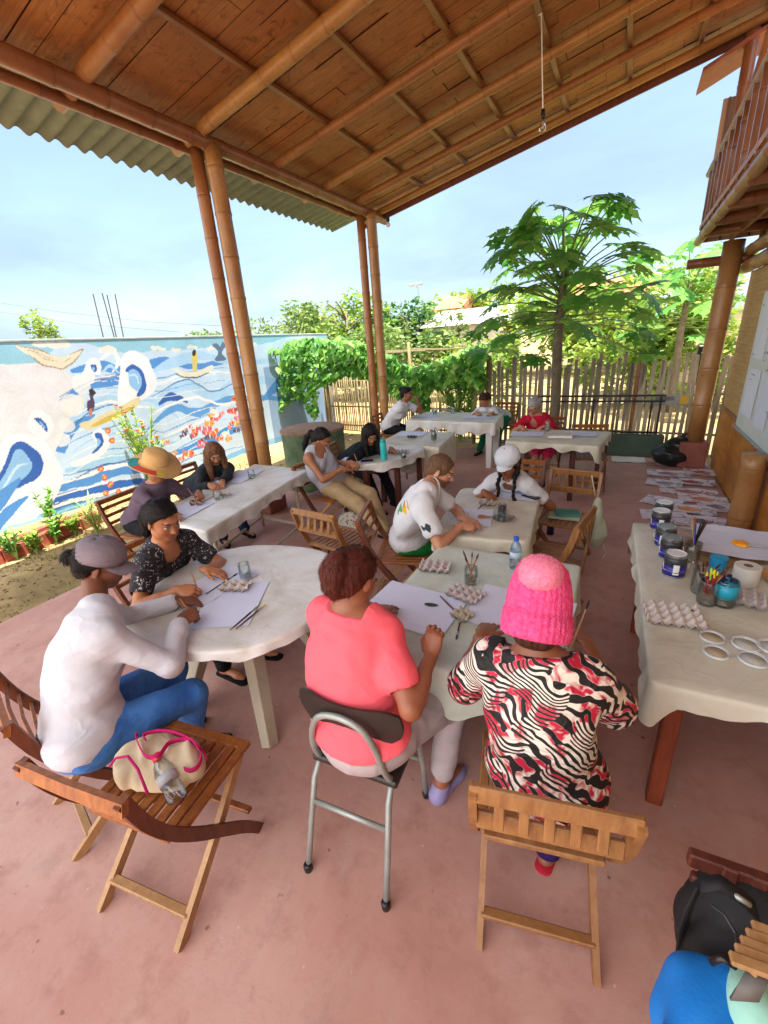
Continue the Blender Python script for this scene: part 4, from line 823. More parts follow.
# ================================================================= TABLES
def roundpoly(P, r, n=6):
    out = []; N = len(P); P = [V((p[0], p[1], 0)) for p in P]
    for i in range(N):
        a, b, c = P[i-1], P[i], P[(i+1) % N]; u = (a-b).normalized(); w_ = (c-b).normalized(); rr = min(r if not hasattr(r, '__len__') else r[i], (a-b).length*.48, (c-b).length*.48)
        p0 = b+u*rr; p1 = b+w_*rr
        for k in range(n+1):
            t = k/n; out.append(p0*(1-t)**2+b*2*t*(1-t)+p1*t*t)
    return out
def resample(P, step):
    out = []; N = len(P)
    for i in range(N):
        a, b = P[i], P[(i+1) % N]; k = max(1, int((b-a).length/step))
        for j in range(k): out.append(a+(b-a)*j/k)
    return out
def area(P): return sum(P[i].x*P[(i+1) % len(P)].y-P[(i+1) % len(P)].x*P[i].y for i in range(len(P)))/2
def cloth(name, label, P, z, drop, mat, dropvar=.25, rip=.012, sd=0, corner=None, group=None, rings=7):
    if area(P) < 0: P = P[::-1]
    P = resample(P, .022); N = len(P); r = random.Random(sd); c = sum(P, V((0, 0, 0)))/N; ph = [r.uniform(0, 6.28) for _ in range(5)]
    per = [0.0]
    for i in range(N): per.append(per[-1]+(P[(i+1) % N]-P[i]).length)
    T = per[-1]; fr_ = [round(f*T/1.0)*2*math.pi/T for f in (.8, 2.2, 4.3, 8.1, 13.0)]
    vs = [(0, 0, z+.002)]; F = []; nr = []
    for i in range(N):
        d = (P[(i+1) % N]-P[i-1]).normalized(); nr.append(V((d.y, -d.x, 0)))
    curv = [(nr[(i+3) % N]-nr[i-3]).length for i in range(N)]
    levels = [('t', .25), ('t', .5), ('t', .75), ('t', .93)]
    for _, f in levels:
        for i in range(N):
            q = (P[i]-c)*f; vs.append((q.x, q.y, z+.0015*math.sin(q.x*23+ph[0])*math.sin(q.y*17+ph[1])+.0012*math.sin(q.x*9+q.y*31)))
    for i in range(N): q = P[i]-c-nr[i]*.006; vs.append((q.x, q.y, z+.0015))
    for i in range(N): q = P[i]-c+nr[i]*.004; vs.append((q.x, q.y, z-.004))
    for j in range(1, rings+1):
        f = j/rings
        for i in range(N):
            s = per[i]; w1 = .5*math.sin(fr_[1]*s+ph[1])+.3*math.sin(fr_[2]*s+ph[2])+.25*math.sin(fr_[3]*s+ph[3])+.12*math.sin(fr_[4]*s+ph[4])
            dp = drop*(1+dropvar*(.6*math.sin(fr_[0]*s+ph[0])+.5*math.sin(fr_[1]*s+ph[3])+.3*math.sin(fr_[2]*s+ph[4])))+(corner or 0)*min(1, curv[i]*1.2)
            q = P[i]-c+nr[i]*(.006+rip*w1*f**1.1+.018*f*(.5+.5*math.sin(fr_[2]*s+ph[0]))); vs.append((q.x, q.y, z-.006-max(.03, dp)*f))
    L = 1+len(levels)+1+rings
    for i in range(N): F.append((0, 1+i, 1+(i+1) % N))
    for l_ in range(L-0):
        a = 1+l_*N; b = a+N
        if b+N > len(vs): break
        for i in range(N): F.append((a+i, b+i, b+(i+1) % N, a+(i+1) % N))
    mb = MB().add(vs, F); o = mb.build(name, mat, smooth=True); o.location = (c.x, c.y, 0)
    return tag(o, label, 'tablecloth', group)
def table(label, P, z, leg_pts, leg_mat, leg_w=.045, splay=0.0, name='table', brace=False, top_mat=None, taper=1.0, group=None, round_leg=False):
    if area(P) < 0: P = P[::-1]
    c = sum(P, V((0, 0, 0)))/len(P); t = thing(name, label, 'table', (c.x, c.y, 0), group=group); N = len(P)
    Q = [(p-c)*.985 for p in P]; mb = MB(); vs = [(q.x, q.y, z-.035) for q in Q]+[(q.x, q.y, z-.006) for q in Q]
    mb.add(vs, [tuple(range(N-1, -1, -1)), tuple(range(N, 2*N))]+[(i, (i+1) % N, N+(i+1) % N, N+i) for i in range(N)]); mb.build('tabletop', top_mat or leg_mat, t)
    lp = [V((x, y, 0))-c for x, y in leg_pts]
    for q in lp:
        out = V((q.x, q.y, 0)).normalized()*splay; top = V((q.x, q.y, z-.036))-out*.6; bot = V((q.x, q.y, 0))+out*.4
        if round_leg: MB().tube([bot, bot*.5+top*.5, top], [leg_w/2]*3, 12).build('leg', leg_mat, t, smooth=True)
        else:
            m1 = MB(); m1.bar(bot, top, leg_w, leg_w, (0, 1, 0), .005)
            if taper != 1: m1.v = [tuple(V(v_)+(V((bot.x+(top.x-bot.x)*v_[2]/z, bot.y+(top.y-bot.y)*v_[2]/z, 0))-V((v_[0], v_[1], 0)))*((1-v_[2]/z)*(1-taper))) for v_ in m1.v]
            m1.build('leg', leg_mat, t)
    if brace:
        k_ = len(lp)
        for i in range(k_):
            a, b = lp[i], lp[(i+1) % k_]; zz = .12 if brace == 'low' else z-.09
            MB().bar((a.x, a.y, zz), (b.x, b.y, zz), .022 if brace == 'low' else .02, .03 if brace == 'low' else .07).build('stretcher' if brace == 'low' else 'apron', leg_mat, t)
    return t, c
def ridge(k, scale, dist, st=(1, 1, 1)):          # sharp crease lines
    n_ = k.noise(k.coord(scale=st), scale, 3, .5, dist); a = k.n('ShaderNodeMath'); a.operation = 'SUBTRACT'; a.inputs[1].default_value = .5; k.l(n_.outputs[0], a.inputs[0]); b = k.n('ShaderNodeMath'); b.operation = 'ABSOLUTE'; k.l(a.outputs[0], b.inputs[0])
    return k.ramp(b.outputs[0], [(.0, (1, 1, 1)), (.05, (.45, .45, .45)), (.25, (0, 0, 0))])
def plastic_cloth(nm, c1, dirt='#b3ab98', tr=.0):
    k = NT(nm); v = k.coord(); a = k.noise(v, 3, 5, .6, .6); b = k.noise(v, 22, 4, .6, .8); c = k.ramp(a.outputs[0], [(.42, c1), (.75, dirt)]); k.col(c)
    k.set(Roughness=.42); k.b.inputs['Specular IOR Level'].default_value = .4
    r_ = ridge(k, 2.6, 1.0); r2 = ridge(k, 7, .5); k.bump(k.mix(.35, k.mix(.5, r_, r2), b.outputs[0]), .40, .009); return k.mat
m_cl_white = plastic_cloth('white_plastic_cloth', '#d9d8d4'); m_cl_cream = plastic_cloth('cream_cloth', '#cdc7b4', '#a8a08c'); m_cl_green = plastic_cloth('greenish_cloth', '#c3cbc0', '#a9b0a2'); m_cl_sup = plastic_cloth('supply_cloth', '#d0ccbc', '#b0aa98')
TZ = .75
def quad(*p): return [(a[0], a[1]) for a in p]
# T1 round
ang = [i*2*math.pi/40 for i in range(40)]
def sq(a, r, n=2.5): return r*(abs(math.cos(a))**n+abs(math.sin(a))**n)**(-1/n)
T1C = V((-1.82, 1.52, 0)); P1_ = [T1C+V((sq(a-.2, .555)*math.cos(a), sq(a-.2, .555)*math.sin(a), 0)) for a in ang]
table('round plastic table with thick splayed legs at the left front', P1_, TZ, [(T1C.x+.34*math.cos(a), T1C.y+.34*math.sin(a)) for a in (-.75, .85, 2.4, 3.95)], m_pale_leg, .095, .30, taper=.7)
cloth('tablecloth', 'tight white cloth with turned-down scalloped rim on the round table', P1_, TZ, .055, m_cl_white, .5, .006, 1, None, 'white and cream tablecloths')
# T2 front centre
P2_ = roundpoly([(-.98, 1.36), (-.08, 1.32), (-.10, 2.44), (-.94, 2.44)], .03); table('rectangular table between the pink polo woman and the pink beanie woman', P2_, TZ, [(-.90, 1.46), (-.18, 1.42), (-.18, 2.36), (-.88, 2.36)], m_metal, .03, round_leg=True, top_mat=m_pale_leg)
cloth('tablecloth', 'pale grey-green plastic cloth on the front centre table', P2_, TZ, .17, m_cl_green, .25, .014, 2, .08, 'white and cream tablecloths')
P3_ = roundpoly([(-1.06, 2.56), (-.42, 2.66), (-.52, 3.70), (-1.18, 3.60)], .07); table('small table where the bearded man and the braided woman paint', P3_, TZ, [(-.98, 2.68), (-.52, 2.74), (-.6, 3.6), (-1.08, 3.5)], m_wood_dk, .05)
cloth('tablecloth', 'cream cloth with soft rounded corners pulled over the middle table', P3_, TZ, .10, m_cl_cream, .2, .006, 3, .03, 'white and cream tablecloths')
P4_ = roundpoly([(-3.50, 2.12), (-2.72, 2.05), (-3.02, 3.76), (-3.86, 3.80)], .03); table('long white folding table in front of the mural', P4_, TZ, [(-3.42, 2.24), (-2.84, 2.2), (-3.12, 3.62), (-3.76, 3.66)], m_pale_leg, .035, brace='low', round_leg=True)
cloth('tablecloth', 'white plastic cloth folded tightly over the table by the mural', P4_, TZ, .10, m_cl_white, .2, .008, 4, .04, 'white and cream tablecloths')
P5_ = roundpoly([(-2.86, 3.96), (-2.22, 4.22), (-2.08, 5.08), (-2.75, 5.05)], [.05, .3, .25, .05]); table('dark-legged table with the turquoise bottle on it', P5_, TZ, [(-2.50, 4.14), (-2.24, 4.42), (-2.2, 4.98), (-2.7, 4.9)], m_wood_dk, .06, brace='high')
cloth('tablecloth', 'white cloth with rounded end under the turquoise bottle', P5_, TZ, .07, m_cl_white, .3, .005, 5, .03, 'white and cream tablecloths')
P6_ = roundpoly([(-2.9, 5.16), (-1.98, 5.12), (-2.08, 6.05), (-2.95, 6.05)], .03); table('small table between the dark-haired woman and the far table', P6_, TZ-.01, [(-2.8, 5.25), (-2.08, 5.22), (-2.15, 5.95), (-2.85, 5.95)], m_metal, .03, round_leg=True)
cloth('tablecloth', 'deep-hanging cream cloth on the small table behind the turquoise bottle', P6_, TZ-.01, .34, m_cl_cream, .12, .014, 6, .05, 'white and cream tablecloths')
P7_ = roundpoly([(-3.28, 6.92), (-1.68, 6.78), (-1.78, 7.72), (-3.25, 7.85)], .04); table('long far table with thick white plastic legs', P7_, TZ, [(-3.12, 7.05), (-1.80, 6.9), (-1.86, 7.58), (-3.1, 7.7)], m_white_pl, .11, taper=.75)
cloth('tablecloth', 'off-white cloth with ragged hem on the farthest table', P7_, TZ, .16, m_cl_white, .3, .014, 7, .06, 'white and cream tablecloths')
P8_ = roundpoly([(-1.25, 5.58), (-.16, 5.48), (-.06, 6.34), (-1.2, 6.38)], .03); table('dark-legged table in front of the grey-haired woman', P8_, TZ, [(-1.15, 5.7), (-.44, 5.64), (-.18, 6.2), (-1.1, 6.26)], m_wood_dk, .055)
cloth('tablecloth', 'cream cloth hanging in a point over the grey-haired woman\'s table', P8_, TZ, .09, m_cl_cream, .5, .012, 8, .10, 'white and cream tablecloths')
P9_ = roundpoly([(.22, 1.58), (1.16, 1.62), (1.14, 3.28), (.17, 3.20)], .03); m_leg_red = wood('reddish_wood', '#6a2c16', '#94482a', .45, 3, (12, 12, 2))
table('supply table with reddish wooden legs covered in paint tins and jars', P9_, TZ, [(.33, 1.72), (1.04, 1.76), (1.04, 3.12), (.27, 3.02)], m_leg_red, .062, brace='high')
cloth('tablecloth', 'creased beige cloth hanging from the supply table', P9_, TZ, .085, m_cl_sup, .4, .012, 9, .11, 'white and cream tablecloths')

# ================================================================= CHAIRS
m_wood_side = wood('chair_wood_dark', '#4a2414', '#7a4226', .42, 3, (12, 12, 2))
def spl3(P, n=5):
    P = [V(p) for p in P]; out = []
    for i in range(len(P)-1):
        p0, p1, p2, p3 = P[max(i-1, 0)], P[i], P[i+1], P[min(i+2, len(P)-1)]
        for t_ in [j/n for j in range(n)]: out.append(.5*((2*p1)+(-p0+p2)*t_+(2*p0-5*p1+4*p2-p3)*t_*t_+(-p0+3*p1-3*p2+p3)*t_**3))
    return out+[P[-1]]
def chair(name, label, loc, rz, style='v', mw=None, group='wooden folding chairs', sc=1.0):
    mw = mw or m_wood; mw_side = m_wood_side if mw is m_wood else mw; t = thing(name, label, 'chair', loc, rz, group)
    for s in (-1, 1):
        MB().plank([tuple(q) for q in spl3([(s*.215, -.285, .80), (s*.215, -.25, .66), (s*.215, -.19, .52), (s*.215, -.10, .38), (s*.215, .01, .24), (s*.215, .11, .11), (s*.215, .18, .0)], 3)], .024, .042, side=(1, 0, 0)).build('side_rail', mw_side, t)
        MB().plank([(s*.188, .20, .43), (s*.188, .0, .235), (s*.188, -.28, .0)], .022, .040, side=(1, 0, 0)).build('leg', m_wood2 if mw is m_wood else mw, t)
    MB().bar((-.188, -.205, .075), (.188, -.205, .075), .035, .02).build('stretcher', m_wood2 if mw is m_wood else mw, t)
    MB().bar((-.2, .17, .12), (.2, .17, .12), .03, .02).build('stretcher', mw, t)
    st_ = MB()
    for i in range(7): st_.box((-.150+.05*i, .03, .445), (.038, .36, .016), None, .003)
    st_.box((0, .225, .445), (.43, .045, .022), None, .004).box((0, -.165, .445), (.37, .04, .022), None, .004).box((-.195, .03, .445), (.035, .37, .022), None, .004).box((.195, .03, .445), (.035, .37, .022), None, .004)
    st_.build('seat', mw, t); bk = t
    R1 = Matrix.Rotation(rad(-12), 3, 'X')
    if style == 'v':
        m1 = MB(); m1.box((0, -.285, .785), (.45, .022, .055), R1, .005); m1.build('top_rail', mw, bk); MB().box((0, -.245, .625), (.41, .02, .06), R1, .005).build('lower_rail', mw, bk)
        for i in range(5): MB().box((-.14+.07*i, -.264, .705), (.030, .012, .13), R1, .003).build('slat', mw, bk)
    else:
        MB().plank([(-.23, -.29, .78), (0, -.294, .78), (.23, -.29, .78)], .045, .022, side=(0, .3, 1)).build('top_rail', mw, bk)
        for i in range(3): MB().plank([(-.205, -.265+.026*i, .715-.070*i), (0, -.275+.026*i, .715-.070*i), (.205, -.265+.026*i, .715-.070*i)], .030, .012, side=(0, .2, 1)).build('slat', mw, bk)
    return t
ch_h = chair('folding_chair', 'empty reddish folding chair in the left foreground with a cloth bag on its seat', (-1.43, .64, 0), rad(8), 'h'); ch_h.scale = (1.04, 1.0, 1.0)
ch_v = chair('folding_chair', 'light folding chair with upright slats under the pink beanie woman', (-.10, 1.18, 0), rad(12), 'v', m_wood_or)
def chh(lab, x, y, a): return dup(ch_h, (x, y, 0), rad(a), lab, scale=(1, 1, 1))
def chv(lab, x, y, a): return dup(ch_v, (x, y, 0), rad(a), lab)
chh('folding chair at the left edge under the woman in the white sweater', -1.98, .72, -16)
chv('empty folding chair with vertical slats standing beside the round table', -2.03, 2.82, -6)
chv('upright folding chair holding a pale drawstring bag near the right far table', -.33, 3.93, 172)
chh('folding chair under the woman in the floral blouse', -2.70, 1.62, -88)
chh('folding chair under the person in the straw hat', -4.02, 2.38, -82)
chh('folding chair under the long-haired woman in the dark cardigan', -4.32, 3.36, -84)
chh('orange folding chair under the girl in the grey tank top', -2.86, 3.86, -96)
chh('folding chair under the dark-haired woman in black', -3.12, 4.78, -80)
chh('folding chair under the bun-haired woman in white at the far table', -3.72, 7.2, -85)
chh('folding chair under the person in green trousers at the far table', -1.95, 8.42, 180)
chh('dark folding chair under the grey-haired woman in red', -.93, 6.82, 180)
chh('folding chair under the bearded man in the white t-shirt', -1.42, 2.80, -72)
chh('folding chair under the woman with long braids and a white cap', -.84, 4.22, 176)
chh('folding chair tucked behind the right far table with its slatted back showing', -.30, 6.25, 186)
ch_t = dup(ch_v, (-.40, 3.12, 0), rad(80), 'orange folding chair turned away beside the middle table, back leaning to the right')
# tubular metal chair
t = thing('metal_chair', 'grey tubular steel chair with curved black back under the woman in the pink polo', 'chair', (-.77, 1.08, 0), rad(4))
R_ = .0125
def spl3(P, n=5):
    P = [V(p) for p in P]; out = []
    for i in range(len(P)-1):
        p0, p1, p2, p3 = P[max(i-1, 0)], P[i], P[i+1], P[min(i+2, len(P)-1)]
        for t_ in [j/n for j in range(n)]: out.append(.5*((2*p1)+(-p0+p2)*t_+(2*p0-5*p1+4*p2-p3)*t_*t_+(-p0+3*p1-3*p2+p3)*t_**3))
    return out+[P[-1]]
MB().tube([(-.175, -.26, 0), (-.170, -.20, .2), (-.162, -.14, .40), (-.158, -.10, .445), (-.16, .12, .45), (-.165, .17, .43), (-.175, .2, .2), (-.18, .21, 0)], R_, 10).build('side_frame', m_metal, t, smooth=True)
MB().tube([(.175, -.26, 0), (.170, -.20, .2), (.162, -.14, .40), (.158, -.10, .445), (.16, .12, .45), (.165, .17, .43), (.175, .2, .2), (.18, .21, 0)], R_, 10).build('side_frame', m_metal, t, smooth=True)
MB().tube([(-.166, -.17, .30), (.166, -.17, .30)], .011, 10).build('stretcher', m_metal, t, smooth=True)
MB().tube([(-.17, .195, .25), (.17, .195, .25)], .011, 10).build('stretcher', m_metal, t, smooth=True)
arch = spl3([(-.158, -.04, .45), (-.155, -.09, .47), (-.148, -.13, .56), (-.130, -.145, .67), (-.085, -.152, .755), (0, -.156, .785), (.085, -.152, .755), (.130, -.145, .67), (.148, -.13, .56), (.155, -.09, .47), (.158, -.04, .45)])
MB().tube(arch, R_, 10).build('back_arch', m_metal, t, smooth=True)
for x, y in ((-.175, -.26), (.175, -.26), (-.18, .21), (.18, .21)): MB().lathe([(.017, 0), (.018, .03), (.014, .035)], (x, y, 0), 12).build('foot_cap', m_black, t, smooth=True)
nB = 15; vs = []; F = []
for lay in (0, 1):
    for i in range(nB):
        u = -1+2*i/(nB-1)
        for j in range(9):
            w_ = -1+2*j/8; hh = .085*(1-abs(u)**6*.35); vs.append((u*.215*(1-.05*w_*w_), -.135+.05*u*u+.012*lay+.02*(-w_)*.3, .735+w_*hh+.0))
for lay in (0, 1):
    b = lay*nB*9
    for i in range(nB-1):
        for j in range(8): q = (b+i*9+j, b+(i+1)*9+j, b+(i+1)*9+j+1, b+i*9+j+1); F.append(q if lay == 0 else q[::-1])
ed = [i*9 for i in range(nB)]+[(nB-1)*9+j for j in range(1, 9)]+[i*9+8 for i in range(nB-2, -1, -1)]+[j for j in range(7, 0, -1)]; nE = len(ed); o2 = nB*9
for i in range(nE): a, b = ed[i], ed[(i+1) % nE]; F.append((a, a+o2, b+o2, b))
m_vinyl = M('dark_vinyl', '#2e2622', .45, .35, 9, .2); MB().add(vs, F).build('backrest', m_vinyl, t, auto=50)
MB().box((0, .05, .462), (.37, .32, .03), None, .012).build('seat', m_vinyl, t)
# dark chair at the bottom right with bags
t = thing('dark_chair', 'dark varnished wooden chair cut off by the bottom right corner', 'chair', (.50, .62, 0), rad(0))
def dk(name, mb): return mb.build(name, m_wood_dk, t)
# bottom-right corner: dark chair, backpack, blue bag (coordinates read on a chair-back about .8 m up)
CO = V((.50, .62, 0))
def c_(px, py, z): return at(px, py, z)-CO
a = c_(688, 856, .84); b = c_(790, 892, .84); dk('top_rail', MB().bar(a, b, .025, .042, (0, 0, 1)))
a2 = c_(690, 878, .74); b2 = c_(790, 916, .74); dk('lower_rail', MB().bar(a2, b2, .022, .042, (0, 0, 1)))
d_ = (b-a).normalized(); bk_ = V((d_.y, -d_.x, 0)); 
for f in (.42, .7, .97):
    p = a.lerp(b, f); dk('back_slat' if f == .5 else 'back_post', MB().bar((p.x, p.y, .86), V((p.x, p.y, .42))+bk_*.05, .03, .03, (1, 0, 0)))
sc_ = (a+b)/2+bk_*.22+d_*.16; Mz = Matrix.Rotation(math.atan2(d_.y, d_.x), 3, 'Z')
dk('seat', MB().box((sc_.x, sc_.y, .44), (.36, .36, .03), Mz, .006))
for sx in (-.15, .15):
    for sy in (-.15, .15): q = sc_+Mz @ V((sx, sy, 0)); dk('leg', MB().bar((q.x, q.y, 0), (q.x, q.y, .425), .035, .035, (1, 0, 0)))
# backpack
m_bp = M('backpack_fabric', '#0d0c11', .75, .35, 9, .35, 60); cb = at(742, 935, .66)
s = SDF((-.2, -.2, -.25), (.2, .2, .25), .007); s.ell((0, 0, -.02), np.eye(3), (.13, .10, .2), .03); s.ell((0, -.07, -.07), np.eye(3), (.10, .07, .11), .03); s.disp(.004, 26, 5)
v_, f_ = s.mesh(); t = thing('backpack', 'black backpack slumped on the dark chair', 'backpack', cb); np_mesh('bag_body', v_, f_, m_bp, t)
def L_(px, py, z): return at(px, py, z)-cb
MB().plank([L_(700, 885, .86), L_(690, 905, .82), L_(684, 925, .7), L_(680, 950, .55), L_(676, 972, .45)], .03, .004, side=(.5, .6, .2)).build('strap', m_bp, t, smooth=True)
MB().plank([L_(700, 885, .86), L_(720, 882, .88), L_(745, 900, .86), L_(760, 915, .8)], .03, .004, side=(0, 1, .3)).build('strap', m_bp, t, smooth=True)
MB().tube([L_(728, 893, .85), L_(738, 897, .87), L_(750, 905, .86)], .006, 8).build('grab_handle', m_metal, t, smooth=True)
MB().tube([L_(712, 905, .84), L_(725, 915, .85), L_(735, 932, .84), L_(738, 950, .80)], .003, 6).build('zip', m_black, t)
# wooden slatted piece
cs = at(748, 962, .88); t = thing('slatted_board', 'pale wooden slatted chair back resting beside the blue bag', 'board', cs)
for i in range(5):
    p = at(752-6*i, 926+9*i, .88)-cs; q = at(800-6*i, 944+9*i, .88)-cs; MB().bar(p+V((0, 0, .004*i)), q+V((0, 0, .004*i)), .022, .012, (0, 0, 1), .004).build('slat', m_wood2, t)
p = at(778, 925, .872)-cs; q = at(750, 972, .872)-cs; MB().bar(p, q, .02, .010).build('rail', m_wood2, t)
# blue bag: a rounded fabric pouch with folds and a pale mint lining
cb = at(712, 1042, .66)
s = SDF((-.2, -.2, -.2), (.2, .2, .2), .006); s.ell((0, 0, 0), np.eye(3), (.105, .10, .10), .02); s.ell((.02, .07, .045), np.eye(3), (.09, .05, .05), .05); s.cone((.06, .10, .06), (-.10, -.08, .07), .012, .022, .04); s.cone((.08, .09, .055), (.0, -.1, .10), .012, .02, .04); s.disp(.0025, 24, 8, (1, .3, 1))
v_, f_ = s.mesh(); t = thing('blue_bag', 'bright blue round fabric bag in the bottom right corner', 'bag', cb); np_mesh('pouch', v_, f_, M('bright_blue_fabric', '#0f7fd8', .55, .12, 8, .25, 90), t)
s = SDF((-.1, -.1, -.1), (.1, .1, .1), .006); s.ell((0, 0, 0), np.eye(3), (.05, .09, .05), .02); s.disp(.002, 30, 3); v_, f_ = s.mesh(); o_ = at(755, 1018, .74)-cb; np_mesh('lining', v_+np.array(o_), f_, M('mint_fabric', '#a6e0cc', .6, .1, 8, .2, 80), t)
MB().tube([at(712, 962, .84)-cb, at(722, 958, .87)-cb, at(735, 966, .86)-cb], .007, 8).build('cord', m_black, t, smooth=True)
MB().plank([at(762, 968, .86)-cb, at(752, 985, .86)-cb, at(744, 1000, .83)-cb], .045, .006, side=(1, .3, .3)).build('strap', M('grey_strap', '#6a6662', .7, .1), t, smooth=True)
# ================================================================= PEOPLE
A3 = lambda p: np.array(p, float)
def skin_mat(nm, c, eyes=True):
    k = NT(nm); a_ = k.n('ShaderNodeAttribute'); a_.attribute_name = 'paint'; n_ = k.noise(k.coord(), 24, 4, .6); n2 = k.noise(k.coord(), 5, 3)
    mm = k.n('ShaderNodeMixRGB'); mm.blend_type = 'MULTIPLY'; mm.inputs[0].default_value = 1; k.l(a_.outputs[0], mm.inputs[1]); k.l(k.ramp(n2.outputs[0], [(.3, (.86, .82, .80)), (.7, (1, 1, 1))]), mm.inputs[2]); k.col(mm.outputs[0])
    k.set(Roughness=.48); k.b.inputs['Subsurface Weight'].default_value = .06; k.b.inputs['Subsurface Radius'].default_value = (.012, .005, .003); k.bump(n_.outputs[0], .12, .002); return k.mat
m_skin = skin_mat('skin', None)
def fabric(nm, c, var=.12, rough=.85, sheen=.0, weave=320):
    k = NT(nm); v = k.coord(); a = k.noise(v, 7, 4, .6); b = k.noise(v, weave, 2); cc = lin(c); k.col(k.ramp(a.outputs[0], [(.3, tuple(x*(1-var) for x in cc)), (.7, tuple(min(1, x*(1+var)) for x in cc))])); k.set(Roughness=rough); k.b.inputs['Specular IOR Level'].default_value = .2
    f = ridge(k, 4.5, .25, (1, 1, 1.6)); f2 = k.noise(v, 13, 3, .5, .5); mxn = k.mix(.12, k.mix(.5, f, f2.outputs[0]), b.outputs[0]); k.bump(mxn, .6, .011); return k.mat
def hair_mat(nm, c1, c2, rough=.62):
    k = NT(nm); v = k.coord(scale=(55, 55, 7)); n_ = k.noise(v, 2, 4, .6, .5); k.col(k.ramp(n_.outputs[0], [(.35, c1), (.7, c2)])); k.set(Roughness=rough); k.b.inputs['Specular IOR Level'].default_value = .22; k.bump(n_.outputs[0], .8, .005); return k.mat
m_hair_black = hair_mat('hair_black', '#0d0b0b', '#241c1a'); m_hair_brown = hair_mat('hair_brown', '#2a1710', '#4f2f20'); m_hair_auburn = hair_mat('hair_auburn', '#3a1a14', '#6e3528'); m_hair_grey = hair_mat('hair_grey', '#6f6c6a', '#b3afaa', .5); m_hair_fair = hair_mat('hair_fair', '#4e3422', '#7a5840'); m_hair_lb = hair_mat('hair_long_brown', '#4b2f20', '#8a6144')
def ik(S, T, l1, l2, hint):
    S = A3(S); T = A3(T); d = T-S; L = np.linalg.norm(d); mx = (l1+l2)*.995
    if L > mx: T = S+d/L*mx; L = mx; d = T-S
    if L < abs(l1-l2)+.02: L = abs(l1-l2)+.02
    u = vn(d); a = (l1*l1-l2*l2+L*L)/(2*L); h = math.sqrt(max(1e-6, l1*l1-a*a)); w_ = A3(hint); w_ = w_-u*(w_@u); w_ = vn(w_); return S+u*a+w_*h, T
def hand(s, W, d, npalm, side, pose, sc=1.0):
    """side: unit vector from little finger to thumb"""
    d = vn(d); n_ = A3(npalm); n_ = vn(n_-d*(n_@d)); sd = vn(A3(side)-d*(A3(side)@d)-n_*(A3(side)@n_)); fr = [sd, d, n_]
    s.cone(W-d*.03, W+d*.02, .024*sc, .022*sc, .012, sq=(n_, .75)); s.ell(W+d*.045*sc, fr, (.039*sc, .050*sc, .0155*sc), .014)
    offs = [.030, .010, -.010, -.028]; lens = [.070, .077, .072, .056]; 
    for i in range(4):
        L = lens[i]*sc
        if pose == 'pen': cu = [rad(c) for c in ((35, 55, 30) if i == 0 else (50, 65, 45) if i == 1 else (62, 75, 50))]
        elif pose == 'rest': cu = [rad(c) for c in (12+4*i, 18+3*i, 12)]
        else: cu = [rad(c+4*i) for c in (28, 45, 30)]
        b = W+d*(.080-.004*abs(i-1))*sc+sd*offs[i]*sc; ang = 0; p = b-d*.018*sc; q = b; s.cone(p, q, .0095*sc, .0092*sc, .006); sp_ = sd*(offs[i]*1.2)
        for j, f in enumerate((.45, .30, .25)):
            ang += cu[j]; dr = vn(d*math.cos(ang)+n_*math.sin(ang)+sp_*(2.0 if pose == 'rest' else .3)); e = q+dr*L*f; s.cone(q, e, (.0090-.0008*j)*sc, (.0083-.0008*j)*sc, .003); q = e
    tb = W+d*.022*sc+sd*.028*sc; 
    if pose == 'rest': t1 = tb+vn(sd*.8+d*.7+n_*.15)*.038*sc; t2 = t1+vn(d*1.0+sd*.3+n_*.2)*.030*sc
    else: t1 = tb+vn(sd*.55+d*.75+n_*.6)*.040*sc; t2 = t1+vn(d*.9-sd*.25+n_*.55)*.032*sc
    s.cone(tb-d*.005, t1, .0125*sc, .0105*sc, .010); s.cone(t1, t2, .0102*sc, .0085*sc, .003)
    return t2
PEN = {}
